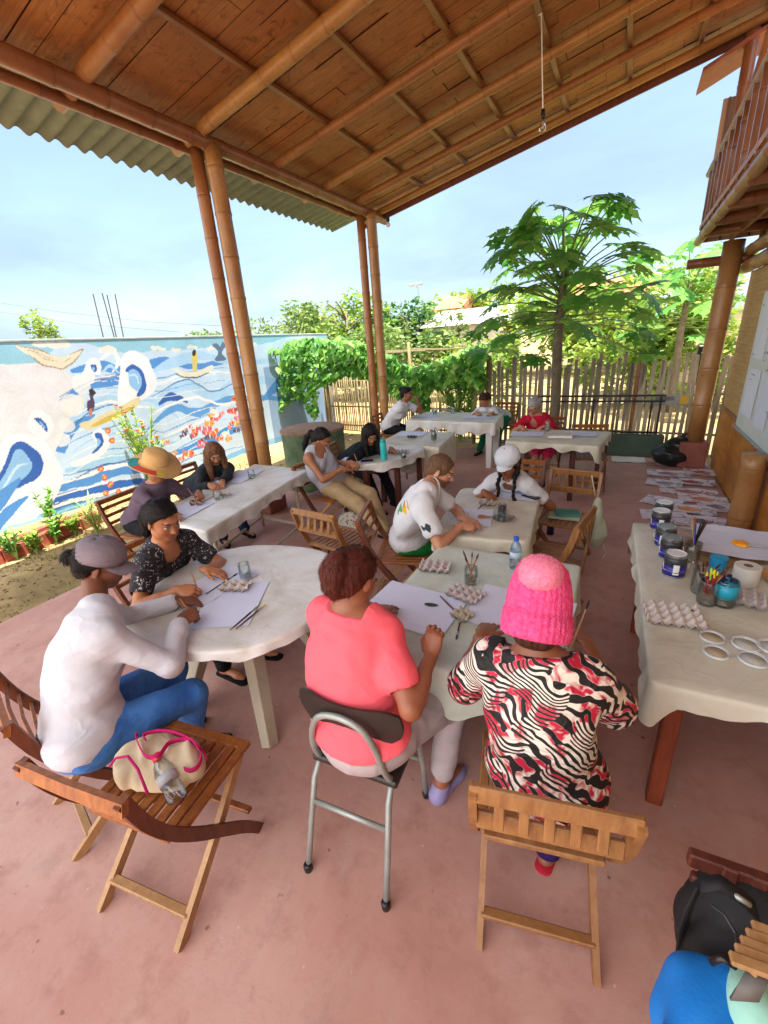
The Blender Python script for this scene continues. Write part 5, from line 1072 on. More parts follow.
def person(label, hip, head, look, body, wr, wl, ar, al, *, top, sleeve='short', pants=None, pant_len=1.0, hair=None, hstyle='short', skin='#a8714f', bulk=1.0, h=.006, N=None, poses=('pen', 'rest'), hd=None, neckline=None, shoe=None, bent=.05, sw=.150, female=True, hem=.10, hslope=.55, seed=0, pant_loose=.012, sandal=None, hem_mat=None, back=0.0, elb=(None, None), lips='#8c4a42', hatfn=None, extra=None, hair_len=.3, beard=False, specs=False, knee=(None, None), top_loose=.012, scarf=None, legs_pose=None):
    hip = A3(hip); H = A3(head); L = vn(look); B = vn([body[0], body[1], 0]); up0 = A3((0, 0, 1))
    if N is None: N = H-up0*.165-A3((L[0], L[1], 0))*.055-B*.01
    N = A3(N); R = A3((B[1], -B[0], 0)); td = vn(N-hip)
    mid = (hip+N)/2-vn(np.cross(R, td))*0-B*bent+A3((0, 0, .01)); upc = vn(N-mid); fwd = vn(np.cross(upc, R)); 
    wst = hip+(mid-hip)*.55+up0*.02
    lo = np.minimum.reduce([hip-.28, N-.3, H-.16, A3(wr)-.1, A3(wl)-.1, A3(ar)-.12, A3(al)-.12]); hi = np.maximum.reduce([hip+.28, N+.3, H+.16, A3(wr)+.13, A3(wl)+.13, A3(ar)+.18, A3(al)+.18]); lo[2] = max(-.01, min(A3(ar)[2], A3(al)[2])-.09)
    # extend for knees
    root = thing('person', label, 'person', (hip[0], hip[1], 0)); off = (hip[0], hip[1], 0)
    S = [N-upc*.045+R*sg*sw+fwd*.035 for sg in (1, -1)]
    W = [A3(wr), A3(wl)]; E = []
    for i, sg in ((0, 1), (1, -1)):
        hint = elb[i] if elb[i] is not None else R*sg*.75-up0*.7-B*.15
        e, w_ = ik(S[i], W[i], .275, .245, hint); E.append(e); W[i] = w_
    J = [hip+R*sg*.088 for sg in (1, -1)]; Kn = []; An = [A3(ar), A3(al)]
    for i, sg in ((0, 1), (1, -1)):
        e, w_ = ik(J[i], An[i], .42, .41, knee[i] if knee[i] is not None else B*.8+up0*.8+R*sg*.12); Kn.append(e); An[i] = w_
    for e in E+Kn: lo = np.minimum(lo, e-.13); hi = np.maximum(hi, e+.13)
    lo[2] = max(-.01, lo[2])
    fw = L; lat = vn(np.cross(fw, up0)); uph = np.cross(lat, fw); FR = [lat, fw, uph]
    hc = lambda a, b, c: H+lat*a+fw*b+uph*c
    def torso(s, g, shoulders=True, k=.05, low=True):
        fr = [R, fwd, upc]; b_ = bulk
        if low:
            s.ell(hip+up0*.015-B*.02, [R, B, up0], (.165*b_+g, .135*b_+g, .115+g), k); s.ell(wst, fr, (.140*b_**1.3+g, .112*b_**1.3+g, .15+g), k)
        s.ell(mid+(N-mid)*.18, fr, (.142*b_**1.2+g, .108*b_+g, .16+g), k)
        s.ell(mid+(N-mid)*.55+fwd*.005, fr, (.142*b_+g, .098*b_+g, .16+g), k)
        s.cone(S[0]-R*.042-upc*.012-fwd*.02, S[1]+R*.042-upc*.012-fwd*.02, .052+g, .052+g, k, sq=(fwd, .95))
        if female:
            for sg in (1, -1): s.ell(mid+(N-mid)*.36+fwd*.078*b_+R*sg*.072, fr, (.062+g, .060+g, .062+g), .035)
        s.cone(N-upc*.03, N+upc*.012, .078+g, .058+g, .05)
        if shoulders:
            for p in S: s.ell(p, fr, (.050+g, .052+g, .055+g), .04)
    # ---------------- body
    s = SDF(lo, hi, h); torso(s, 0)
    for i, sg in ((0, 1), (1, -1)):
        s.cone(S[i], E[i], .046*bulk**.6, .037*bulk**.4, .03); d = vn(W[i]-E[i]); s.cone(E[i], W[i], .036*bulk**.4, .0245, .015); s.cone(E[i]+d*.04, E[i]+d*.12, .039*bulk**.4, .034, .02)
    s.cone(N-upc*.01, hc(0, -.02, -.065), .052, .050, .03)
    s.ell(hc(0, -.012, .022), FR, (.077, .095, .088), .02); s.ell(hc(0, .022, -.038), FR, (.062, .068, .082), .03); s.ell(hc(0, .050, -.088), FR, (.034, .034, .024), .03)
    for sg in (1, -1): s.ell(hc(sg*.036, .052, -.030), FR, (.027, .030, .028), .02); s.ell(hc(sg*.045, .012, -.072), FR, (.022, .040, .028), .02)
    s.ell(hc(0, .078, .030), FR, (.046, .016, .012), .012)
    for sg in (1, -1): s.ell(hc(sg*.031, .098, .006), FR, (.017, .014, .011), .010, 's')
    for sg in (1, -1): s.ell(hc(sg*.030, .0765, .006), FR, (.0135, .0125, .0115), .002)
    s.cone(hc(0, .084, .012), hc(0, .106, -.026), .0075, .0120, .010); 
    for sg in (1, -1): s.ell(hc(sg*.011, .096, -.030), FR, (.009, .010, .008), .006)
    s.ell(hc(0, .086, -.057), FR, (.023, .012, .006), .006); s.ell(hc(0, .084, -.067), FR, (.020, .012, .0065), .006)
    for sg in (1, -1): s.ell(hc(sg*.079, -.006, -.010), [vn(lat*1+fw*-.35*sg*sg), fw, uph], (.009, .019, .031), .006)
    for i, sg in ((0, 1), (1, -1)):
        d = vn(W[i]-E[i]); hdv = A3(hd[i]) if hd and hd[i] is not None else vn(A3((d[0], d[1], 0))+A3((0, 0, -.25)))
        npm = A3((0, 0, -1)) if abs(hdv[2]) < .8 else -B
        if poses[i] == 'pen': npm = vn(A3((0, 0, -1))-R*sg*.55)
        tip = hand(s, W[i], hdv, npm, -R*sg+B*.3, poses[i], .97); PEN[(label, i)] = (tip, vn(hdv))
    s.ell(hip-B*.02, [R, B, up0], (.155*bulk, .13*bulk, .11), .05)
    for i in (0, 1):
        s.cone(J[i], Kn[i], .083*bulk**.7, .056, .04); s.cone(Kn[i], An[i], .052, .034, .02); dk_ = vn(An[i]-Kn[i]); s.cone(Kn[i]+dk_*.08, Kn[i]+dk_*.2, .056, .046, .02)
        toe = A3((0, 0, 0)); ft = vn(A3((B[0], B[1], 0))+R*(1, -1)[i]*.15)
        if legs_pose and legs_pose[i] is not None: ft = vn(legs_pose[i])
        s.cone(An[i], An[i]+A3((0, 0, -.045)), .034, .034, .02); s.cone(An[i]-A3((0, 0, .045))-ft*.025, An[i]+ft*.125-A3((0, 0, .052)), .030, .024, .02, sq=(up0, .8)); s.cone(An[i]+ft*.12-A3((0, 0, .055)), An[i]+ft*.165-A3((0, 0, .058)), .026, .018, .02, sq=(up0, .7))
    vs, F = s.mesh(); base = np.array(lin(skin)); cols = np.tile(base, (len(vs), 1))
    q = vs-H; x = q@lat; y = q@fw; z = q@uph
    def pt(m, c, a=1.0): cols[m] = cols[m]*(1-a)+np.array(lin(c))*a
    m_ = (y > .05) & (abs(x) < .026) & (z < -.050) & (z > -.074); pt(m_, lips, .75)
    m_ = (y > .06) & (abs(abs(x)-.032) < .018) & (abs(z-.028-.1*(.03-abs(abs(x)-.03))) < .0052); pt(m_, '#1c120e', .85)
    m_ = (y > .07) & (abs(abs(x)-.030) < .0145) & (abs(z-.004) < .0075); pt(m_, '#cfc6bd', .9)
    m_ = (y > .07) & (((abs(x)-.030)**2+(z-.003)**2) < .0062**2); pt(m_, '#22130c', 1)
    m_ = (y > .066) & (abs(abs(x)-.030) < .0165) & (abs(z-.0125) < .0030); pt(m_, '#160f0c', .9)
    pt((y > .04) & (abs(abs(x)-.045) < .02) & (z < -.01) & (z > -.05), '#b4584a', .18)
    if beard: pt((z < -.035) & (y > -.005) & (z > -.13) & ~((abs(x) < .022) & (z > -.072) & (z < -.052)) & (np.linalg.norm(q, axis=1) < .14), '#5e3c26', .8)
    np_mesh('body', vs, F, m_skin, root, cols, off)
    # ---------------- top
    s = SDF(np.minimum(lo, hip-.3), hi, h); g = top_loose; CUT = []; torso(s, g, shoulders=sleeve != 'none')
    s.ell(hip+up0*.03-B*.02, [R, B, up0], (.175*bulk+g*.6, .145*bulk+g*.6, .115+g), .05)
    for i, sg in ((0, 1), (1, -1)):
        if sleeve == 'short':
            e = S[i]+(E[i]-S[i])*.58; s.cone(S[i], e, .054*bulk**.6+g*.6, .056*bulk**.5+g*.7, .03); s.clip(e, vn(E[i]-S[i]), e, e) if False else None
            u_ = vn(E[i]-S[i]); CUT.append((e-u_*.0+u_*.02, e+u_*.16, .046*bulk**.5+.004))
        elif sleeve == 'elbow':
            s.cone(S[i], S[i]+(E[i]-S[i])*.82, .052*bulk**.6+g, .056*bulk**.5+g, .03); u_ = vn(E[i]-S[i]); CUT.append((S[i]+(E[i]-S[i])*.82+u_*.02, E[i]+u_*.08, .048*bulk**.5+.004))
        elif sleeve == 'long':
            s.cone(S[i], E[i], .049*bulk**.6+g*.8, .041*bulk**.4+g*.7, .03); s.cone(E[i], E[i]+(W[i]-E[i])*.90, .043*bulk**.4+g, .030+g*.7, .02); u_ = vn(W[i]-E[i]); CUT.append((E[i]+(W[i]-E[i])*.92, W[i]+u_*.05, .028))
    for c_a, c_b, c_r in CUT: s.cone(c_a, c_b, c_r, c_r, .003, 's')
    s.disp(.0013, 26, seed, (1, 1, .5)); s.disp(.0026, 12, seed+9, (1, 1, .6)); s.disp(.0011, 34, seed+19, (.35, .35, 1.2))
    # hem: cut below, following the lap
    cutn = vn(-up0*1.0+B*hslope); s.clip(hip-up0*(hem-.02)+B*.06, cutn, hip-.32, hip+.32) if hem < .2 else None
    if sleeve == 'none':
        for sg in (1, -1): s.ell(N-upc*.055+R*sg*(sw+.022), [R, fwd, upc], (.052, .11, .095), .01, 's')
    nd = vn(H-uph*.06-fw*.02-N)
    if neckline:
        a, b, c = neckline; s.cone(N+nd*.035+fwd*.028, N+fwd*(.112+a)+upc*(b-.030), .062, c*.8, .006, 's')
    s.clip(N+nd*.034, nd, N-.105, N+.105); s.cone(N+nd*.035, N+nd*.14, .052, .058, .004, 's')
    # strip the sleeve ends flat
    vs, F = s.mesh(); np_mesh('blouse' if female else 'shirt', vs, F, top, root, None, off)
    # ---------------- pants
    if pants is not None:
        s = SDF(np.minimum(lo, hip-.3), hi, h); g = pant_loose; s.ell(hip-B*.02, [R, B, up0], (.165*bulk+g, .14*bulk+g, .115+g), .05)
        for i in (0, 1):
            e = Kn[i]+(An[i]-Kn[i])*min(1, max(0, (pant_len-.5)*2)); s.cone(J[i], Kn[i] if pant_len >= .5 else J[i]+(Kn[i]-J[i])*.95, .088*bulk**.7+g, .060+g, .04)
            if pant_len > .5: s.cone(Kn[i], e, .059+g, .040+g*1.3, .02)
        s.disp(.003, 22, seed+3); s.clip(hip+up0*.10, up0, hip-.25, hip+A3((.25, .25, .3))); vs, F = s.mesh(); np_mesh('trousers' if pant_len > .6 else 'shorts', vs, F, pants, root, None, off)
    # ---------------- shoes
    if shoe is not None or sandal is not None:
        for i in (0, 1):
            ft = vn(A3((B[0], B[1], 0))+R*(1, -1)[i]*.15)
            if legs_pose and legs_pose[i] is not None: ft = vn(legs_pose[i])
            A_ = An[i]; b_ = A3((A_[0], A_[1], A_[2]-.07)); rt = vn(np.cross(ft, up0)); s = SDF(b_-.22, b_+.24, .006)
            if shoe is not None:
                s.cone(b_-ft*.03+up0*.010, b_+ft*.13+up0*.002, .041, .036, .02, sq=(up0, .85)); s.cone(b_+ft*.12, b_+ft*.165-up0*.004, .040, .030, .02, sq=(up0, .75)); s.cone(b_-ft*.02+up0*.03, b_+up0*.055, .040, .042, .02)
                s.clip(b_-up0*.026, -up0); vs, F = s.mesh(); np_mesh('shoe', vs, F, shoe, root, None, off)
            else:
                s.cone(b_-ft*.04-up0*.016, b_+ft*.17-up0*.016, .040, .042, .01, sq=(up0, .3)); s.cone(b_+ft*.10+rt*.038-up0*.012, b_+ft*.12+up0*.018, .007, .007, .004); s.cone(b_+ft*.10-rt*.038-up0*.012, b_+ft*.12+up0*.018, .007, .007, .004); vs, F = s.mesh(); np_mesh('sandal', vs, F, sandal, root, None, off)
    # ---------------- hair
    if hair is not None:
        hh = min(h, .006); s = SDF(H-A3((.24, .24, .24+hair_len)), H+.22, hh); g = .012 if hstyle not in ('short',) else .004
        s.ell(hc(0, -.016, .024), FR, (.077+g, .094+g, .088+g), .02); s.ell(hc(0, -.045, -.03), FR, (.072+g*.7, .065+g*.6, .075), .03)
        s.ell(hc(0, .092, -.026), FR, (.073, .084, .100) if hstyle != 'long' else (.062, .072, .088), .012, 's')
        for sg in (1, -1): s.ell(hc(sg*.085, .0, -.03), FR, (.02, .026, .038), .008, 's')
        s.ell(hc(0, -.03, -.17), FR, (.12, .12, .075), .01, 's')
        if hstyle in ('bun', 'bunhigh', 'pony', 'ponyup'): s.clip(hc(0, .0, .005), vn(fw*.75-uph*.66)); s.ell(hc(0, -.035, .0), FR, (.076, .062, .070), .02)
        if hstyle == 'bun': s.ell(hc(0, -.135, .0), FR, (.040, .036, .040), .02)
        if hstyle == 'bunhigh': s.ell(hc(0, -.125, .055), FR, (.045, .045, .042), .02)
        if hstyle == 'pony':
            p = [hc(0, -.105, -.0), hc(0, -.150, -.015), hc(0, -.165, -.08), hc(0, -.15, -.17), hc(0, -.135, -.24)]; rr = [.020, .028, .034, .030, .012]
            for a in range(4): s.cone(p[a], p[a+1], rr[a], rr[a+1], .015)
        if hstyle == 'ponyup':
            p = [hc(0, -.075, .055), hc(.0, -.112, .045), hc(.003, -.122, .01), hc(.006, -.112, -.035), hc(.008, -.095, -.065)]; rr = [.032, .046, .048, .040, .024]
            for a in range(4): s.cone(p[a], p[a+1], rr[a], rr[a+1], .015)
        if hstyle == 'nape': s.ell(hc(0, -.075, -.06), FR, (.06, .035, .05), .03)
        if hstyle == 'long':
            dn = A3((0, 0, -1.0))
            for sg in (1, -1):
                for o_, f_ in ((.066, .02), (.07, -.03), (.045, -.075), (.078, -.005)):
                    a = hc(sg*o_, f_, .01); b_ = a+dn*.10+R*sg*.008; c_2 = a+dn*hair_len*(1 if f_ < .01 else .9)+R*sg*.012+B*.03; s.cone(a, b_, .030, .030, .02); s.cone(b_, c_2, .030, .012, .02)
            s.cone(hc(0, -.085, 0), hc(0, -.085, 0)+dn*hair_len, .045, .02, .03)
        if hstyle == 'braids':
            for sg in (1, -1):
                a = hc(sg*.07, .0, -.05); ep = a+A3((0, 0, -.05))+B*.03; 
                for j in range(9):
                    p = a+(A3((0, 0, -1))*.036*j)+B*min(.07, .02*j)+R*sg*.006*math.sin(j*2); s.ell(p, np.eye(3), (.019, .019, .026), .006)
        s.disp(.0016, 60, seed+1, (1, 1, .15)); s.disp(.003, 22, seed+2, (1, 1, .4)); vs, F = s.mesh(); np_mesh('hair', vs, F, hair, root, None, off)
        anc = {'bun': hc(0, -.135, 0), 'bunhigh': hc(0, -.125, .055), 'pony': hc(0, -.13, -.01), 'ponyup': hc(0, -.11, .05), 'short': hc(0, -.02, .13)}.get(hstyle); ns = 2600 if h < .0055 else 900
        if hstyle == 'nape': ns = 12
        r_ = np.random.default_rng(seed+77); idx = r_.integers(0, len(vs), ns); e1 = vs[F[:, 1]]-vs[F[:, 0]]; e2 = vs[F[:, 3]]-vs[F[:, 0]]; fn = np.cross(e1, e2); vnr = np.zeros_like(vs)
        for j in range(4): np.add.at(vnr, F[:, j], fn)
        vnr /= np.linalg.norm(vnr, axis=1)[:, None]+1e-9; P = vs[idx]; Nn_ = vnr[idx]; sgn = -1 if hstyle == 'short' else 1
        tg = (np.array([0, 0, -1.0])[None] if anc is None else sgn*(anc[None]-P)) + r_.normal(size=P.shape)*.12*(1 if anc is None else .10); tg = np.where((np.linalg.norm(P-H, axis=1) > .13)[:, None], np.array([0, 0, -1.0])+r_.normal(size=P.shape)*.12, tg)
        tg -= Nn_*(tg*Nn_).sum(1)[:, None]; tg /= np.linalg.norm(tg, axis=1)[:, None]+1e-9; sd_ = np.cross(tg, Nn_); Ls = r_.uniform(.015, .04, ns)[:, None]*(.5 if hstyle == 'short' else 1); wd_ = r_.uniform(.0007, .0016, ns)[:, None]; lf_ = r_.uniform(.0, 1, ns)[:, None]**4*.010
        A_ = P-Nn_*.002; B_ = P+tg*Ls*.5+Nn_*(.0018+lf_*.5); C_ = P+tg*Ls+Nn_*(-.0005+lf_)-(tg*0+vnr[idx])*(Ls**2*3.0); vv = np.stack([A_-sd_*wd_, A_+sd_*wd_, B_-sd_*wd_, B_+sd_*wd_, C_-sd_*wd_*.3, C_+sd_*wd_*.3], 1).reshape(-1, 3); o_ = np.arange(ns)[:, None]*6
        np_mesh('hair_strands', vv, np.concatenate([o_+[0, 1, 3, 2], o_+[2, 3, 5, 4]]), hair, root, None, off)
    Mh = Matrix((lat.tolist(), fw.tolist(), uph.tolist())).transposed()
    ctx = dict(root=root, H=V(tuple(H-A3(off))), M=Mh, hc=lambda a, b, c: V(tuple(hc(a, b, c)-A3(off))), off=A3(off), S=S, E=E, W=W, N=N, R=R, fwd=fwd, up=upc, An=An, Kn=Kn, B=B, mid=mid, hip=hip, FR=FR, hcn=hc)
    if specs:
        g_ = MB()
        for sg in (1, -1): g_.tube([ctx['hc'](sg*.031+.021*math.cos(a), .103, .004+.017*math.sin(a)) for a in np.linspace(0, 2*math.pi, 17)], .0022, 6); g_.tube([ctx['hc'](sg*.052, .102, .008), ctx['hc'](sg*.078, .07, .008), ctx['hc'](sg*.084, .0, .004)], .002, 5)
        g_.tube([ctx['hc'](-.01, .104, .008), ctx['hc'](.01, .104, .008)], .002, 5); g_.build('glasses', M('spectacle_frame', '#3a1f18', .3), root, smooth=True)
    return ctx
def head_lathe(c, name, prof, mat, ctr=(0, 0, 0), n=32, tilt=None, fn=None, sy=1.12):
    mb = MB(); mb.lathe(prof, (0, 0, 0), n); out = []
    for i, (x, y, z) in enumerate(mb.v):
        y *= sy
        if fn: x, y, z = fn(x, y, z)
        p = V((x, y, z))
        if tilt: p = Matrix.Rotation(rad(tilt), 3, 'X') @ p
        out.append(tuple(c['H']+c['M'] @ (p+V(ctr))))
    mb.v = out; return mb.build(name, mat, c['root'], smooth=True)
def visor(c, name, mat, z=.045, w_=.075, l_=.085, droop=.25, y0=.075, th=.004):
    vs = []; F = []; nx, nyv = 15, 7
    for lay in (0, 1):
        for i in range(nx):
            u = -1+2*i/(nx-1)
            for j in range(nyv):
                v_ = j/(nyv-1); x = u*w_*(1-.12*v_*v_); y = y0-.055*u*u*(1-v_*.2)+l_*v_*(1-.35*u*u); zz = z-droop*l_*v_-.018*u*u+th*lay; vs.append(c['hc'](x, y, zz))
    for lay in (0, 1):
        b = lay*nx*nyv
        for i in range(nx-1):
            for j in range(nyv-1): q = (b+i*nyv+j, b+(i+1)*nyv+j, b+(i+1)*nyv+j+1, b+i*nyv+j+1); F.append(q if lay else q[::-1])
    ed = [i*nyv for i in range(nx)]+[(nx-1)*nyv+j for j in range(1, nyv)]+[i*nyv+nyv-1 for i in range(nx-2, -1, -1)]+[j for j in range(nyv-2, 0, -1)]; o2 = nx*nyv
    for i in range(len(ed)): a, b = ed[i], ed[(i+1) % len(ed)]; F.append((a, b, b+o2, a+o2))
    return MB().add(vs, F).build(name, mat, c['root'], auto=60)
def pencil(name, label, c, i, L=.16, mat=None, lean=(.0, .0), r=.0035, head=None):
    W = c['W'][i]; tip, hd_ = PEN[(c['root']['label'], i)]; a = V(tuple(tip)); dr = V((lean[0], lean[1], 1)).normalized(); t = thing(name, label, 'pencil' if head is None else 'brush', a)
    z0 = a.z-(.755); p0 = dr*(-z0/dr.z); MB().tube([p0, p0+dr*.015], [.0006, r], 8).build('tip', m_black if head is None else head, t); MB().tube([p0+dr*.015, p0+dr*L], r, 8).build('shaft', mat or m_wood_or, t); return t
# --- fabric patterns
def zebra():
    k = NT('zebra_print'); v = k.coord(scale=(1, 1, 1), rot=(.3, .2, .6)); w1 = k.n('ShaderNodeTexWave'); w1.wave_type = 'BANDS'; w1.bands_direction = 'DIAGONAL'; w1.inputs['Scale'].default_value = 8.5; w1.inputs['Distortion'].default_value = 9; w1.inputs['Detail'].default_value = 2.2; w1.inputs['Detail Scale'].default_value = 1.1; w1.inputs['Detail Roughness'].default_value = .45; 
    dn_ = k.noise(k.coord(), 3.2, 2); vv = k.mix(.30, v, dn_.outputs[1], 'ADD'); k.l(vv, w1.inputs[0])
    w4 = k.n('ShaderNodeTexWave'); w4.wave_type = 'BANDS'; w4.bands_direction = 'X'; w4.inputs['Scale'].default_value = 15; w4.inputs['Distortion'].default_value = 7; w4.inputs['Detail'].default_value = 1.5; w4.inputs['Detail Scale'].default_value = .8
    k.l(k.mix(.4, k.coord(rot=(.5, 1.1, .2)), dn_.outputs[1], 'ADD'), w4.inputs[0]); sel = k.noise(k.coord(), 6.5, 1); wz = k.mix(k.ramp(sel.outputs[0], [(.49, (0, 0, 0)), (.52, (1, 1, 1))]), w1.outputs[0], w4.outputs[0])
    st_ = k.ramp(wz, [(.46, (.008, .007, .008)), (.52, (.80, .73, .64))]); n_ = k.noise(k.coord(), 5.5, 3, .5, 1.2); rd = k.ramp(n_.outputs[0], [(.46, (0, 0, 0)), (.52, (1, 1, 1))])
    w2 = k.noise(k.coord(scale=(1, 1, 1)), 16, 2, .5, .8); lim = k.mix(1.0, rd, k.ramp(w2.outputs[0], [(.42, (0, 0, 0)), (.50, (1, 1, 1))]), 'MULTIPLY')
    w3 = k.ramp(wz, [(.49, (0, 0, 0)), (.55, (1, 1, 1))]); lim2 = k.mix(1.0, lim, w3, 'MULTIPLY'); c = k.mix(lim2, st_, '#c0143c'); k.col(c); k.set(Roughness=.7); f = ridge(k, 6, 1.0, (1, 1, 1.8)); k.bump(f, .6, .012); return k.mat
def floral():
    k = NT('floral_print'); vo = k.n('ShaderNodeTexVoronoi'); vo.inputs['Scale'].default_value = 62; nz_ = k.noise(k.coord(), 30, 2); k.l(k.mix(.06, k.coord(), nz_.outputs[1]), vo.inputs['Vector']); c = k.ramp(vo.outputs['Distance'], [(.24, (.55, .5, .5)), (.32, (.016, .013, .018))]); n_ = k.noise(k.coord(), 26, 2)
    c = k.mix(k.ramp(n_.outputs[0], [(.5, (0, 0, 0)), (.54, (1, 1, 1))]), c, '#151218'); c2 = k.mix(.25, c, '#5a2a34', 'ADD'); k.col(c); k.set(Roughness=.75); f = ridge(k, 8, 1.0, (1, 1, 1.8)); k.bump(f, .6, .010); return k.mat
def denim(c1='#2a62b0', c2='#4f90dc'):
    k = NT('denim'); n_ = k.noise(k.coord(), 5, 6, .7); n2 = k.noise(k.coord(scale=(1, 1, 4)), 220, 2); c = k.ramp(n_.outputs[0], [(.35, c1), (.68, c2)]); k.col(c); k.set(Roughness=.85); f = ridge(k, 8, .5, (1, 1, 1.5)); k.bump(k.mix(.3, f, n2.outputs[0]), .5, .009); return k.mat
# ================================================================= THE CAST
def a3(px, py, z): return tuple(at(px, py, z))
m_ws = fabric('white_sweater', '#c4c5cc', .06); m_pinkpolo = fabric('coral_polo', '#fa6672', .06); m_lt = fabric('light_grey_leggings', '#b2a6a8', .1); m_dkblue = fabric('navy_jeans', '#1b2a4a', .25); m_khaki = fabric('khaki_trousers', '#a8906c', .1); m_blk = fabric('black_fabric', '#15161c', .3); m_whitet = fabric('white_tee', '#cfcfd2', .05); m_greytank = fabric('grey_tank', '#a8a9b2', .06)
m_purp = fabric('purple_leggings', '#2c1650', .3); m_card = fabric('charcoal_cardigan', '#2b2f33', .25); m_red = fabric('crimson_blouse', '#b01233', .12); m_pinksh = fabric('pink_shorts', '#d92e5c', .1); m_green = fabric('green_trousers', '#16684a', .12); m_greensh = fabric('green_shorts', '#1e7a38', .1); m_lilac = M('lilac_rubber', '#9088b4', .5, .06); m_mauve = fabric('mauve_sweatshirt', '#5d4e5c', .15)
# 1 white sweater and cap
c1 = person('woman in white sweater, blue jeans and grey cap drawing at the round table', a3(92, 728, .56), a3(102, 563, 1.13), (.62, .62, -.42), (.40, .9), a3(180, 622, .82), (-1.98, 1.22, .80), a3(193, 742, .09), a3(170, 728, .09), N=a3(97, 612, 1.0),
    top=m_ws, sleeve='long', pants=denim(), hair=m_hair_black, hstyle='bun', skin='#7a4a34', bulk=1.02, h=.005, neckline=None, shoe=m_blk, seed=1, elb=((.6, -.5, -.35), None), top_loose=.013, hem=.13, bent=.07, poses=('pen', 'rest'), hd=[(.2, .9, .1), (.6, .6, -.2)])
m_cap = fabric('grey_cap_fabric', '#7b7078', .08)
head_lathe(c1, 'cap', [(.0985, .0), (.0995, .02), (.096, .045), (.085, .072), (.062, .094), (.034, .104), (.012, .107), (.011, .111), (0, .112)], m_cap, (0, -.012, .024), sy=1.1, tilt=4); visor(c1, 'cap_visor', m_cap, z=.026, y0=.086, l_=.078, w_=.075)
# 2 floral blouse
c2 = person('woman with a dark ponytail in a black floral blouse at the round table', (-2.66, 1.60, .56), a3(163, 520, 1.13), (.80, -.05, -.34), (.98, .12), a3(180, 590, .81), a3(207, 570, .81), (-2.15, 1.52, .09), (-2.10, 1.75, .09),
    top=floral(), sleeve='short', pants=m_blk, hair=m_hair_black, hstyle='pony', skin='#b4764f', bulk=1.0, h=.005, neckline=(.005, -.01, .06), sandal=m_blk, seed=2, hair_len=.3, poses=('pen', 'rest'), hd=[(1, .25, -.1), (.85, .3, -.2)], elb=((.0, -.75, -.6), (0, .8, -.6)))
# 3 pink polo
c3 = person('woman in a coral pink polo shirt sitting on the steel chair, seen from behind', (-.76, 1.10, .57), a3(354, 576, 1.16), (.22, .85, -.42), (.12, .99), a3(431, 655, .86), (-.92, 1.52, .80), a3(441, 782, .09), (-.80, 1.50, .09), N=a3(347, 613, 1.02),
    top=m_pinkpolo, sleeve='short', pants=m_lt, pant_len=.92, hair=m_hair_auburn, hstyle='ponyup', skin='#9a5f42', bulk=1.14, h=.005, shoe=m_lilac, seed=3, poses=('fist', 'rest'), hd=[(-.05, .55, .75), (.1, .95, -.1)], elb=((.75, -.35, -.6), (-.8, -.2, -.6)), hem=-.045, hslope=.12, top_loose=.014, sw=.158, hair_len=.2)
m_co = m_pinkpolo; MB().tube([tuple(A3(c3['N'])-c3['off']+c3['up']*.022+c3['R']*.062*math.cos(a)+c3['fwd']*(.058*math.sin(a)+.012)+c3['up']*.006*math.sin(a*2)) for a in np.linspace(0, 2*math.pi, 25)], .013, 8).build('collar', m_co, c3['root'], smooth=True)
# 4 pink beanie
c4 = person('woman in a bright pink knitted beanie and zebra-print top, seen from behind', (-.09, 1.20, .57), a3(538, 612, 1.16), (-.03, .85, -.52), (0, 1), a3(588, 646, .86), a3(482, 634, .86), a3(548, 845, .08), (-.16, 1.62, .09), N=a3(536, 662, 1.03),
    top=zebra(), sleeve='elbow', pants=m_purp, hair=m_hair_brown, hstyle='nape', skin='#8f5a3f', bulk=1.06, h=.005, sandal=M('red_sandal', '#c4243a', .5), seed=4, poses=('pen', 'rest'), hd=[(-.35, .9, .1), (.1, .95, -.1)], elb=((.6, -.35, -.7), (-.35, -.5, -.8)), hem=.14, top_loose=.016, sw=.148, hair_len=.2)
kb = NT('pink_knit'); wv = kb.n('ShaderNodeTexWave'); wv.inputs['Scale'].default_value = 60; n_ = kb.noise(kb.coord(), 60, 3); kb.col(kb.ramp(n_.outputs[0], [(.3, '#e23c7a'), (.7, '#f25f98')])); kb.set(Roughness=.95); vk = kb.n('ShaderNodeTexVoronoi'); vk.inputs['Scale'].default_value = 170; kb.l(kb.coord(scale=(1, 1, .6)), vk.inputs[0]); kb.bump(kb.mix(.5, vk.outputs['Distance'], n_.outputs[0]), .9, .006)
kb2 = NT('light_pink_knit'); n_ = kb2.noise(kb2.coord(), 90, 3); kb2.col(kb2.ramp(n_.outputs[0], [(.3, '#e87a9a'), (.7, '#f596b0')])); kb2.set(Roughness=.95); kb2.bump(n_.outputs[0], .8, .004)
def rib(x, y, z):
    a = math.atan2(y, x); k_ = 1+.014*math.cos(a*36)*(1 if z < .135 else .6); return x*k_, y*k_, z
head_lathe(c4, 'beanie', [(.098, -.078), (.106, -.072), (.109, -.04), (.106, .0), (.102, .003), (.101, .02), (.098, .06), (.089, .105), (.076, .145), (.050, .168), (.02, .176), (0, .177)], kb.mat, (0, -.018, .0), n=144, sy=1.08, tilt=3, fn=rib)
head_lathe(c4, 'pompom', [(0, .104), (.050, .11), (.064, .138), (.064, .166), (.052, .190), (.028, .203), (0, .206)], kb2.mat, (0, -.012, -.012), n=40, sy=1.0, tilt=30, fn=lambda x, y, z: (x*(1+.02*math.sin(9*math.atan2(y, x)+z*90)), y*(1+.02*math.cos(7*math.atan2(y, x))), z))
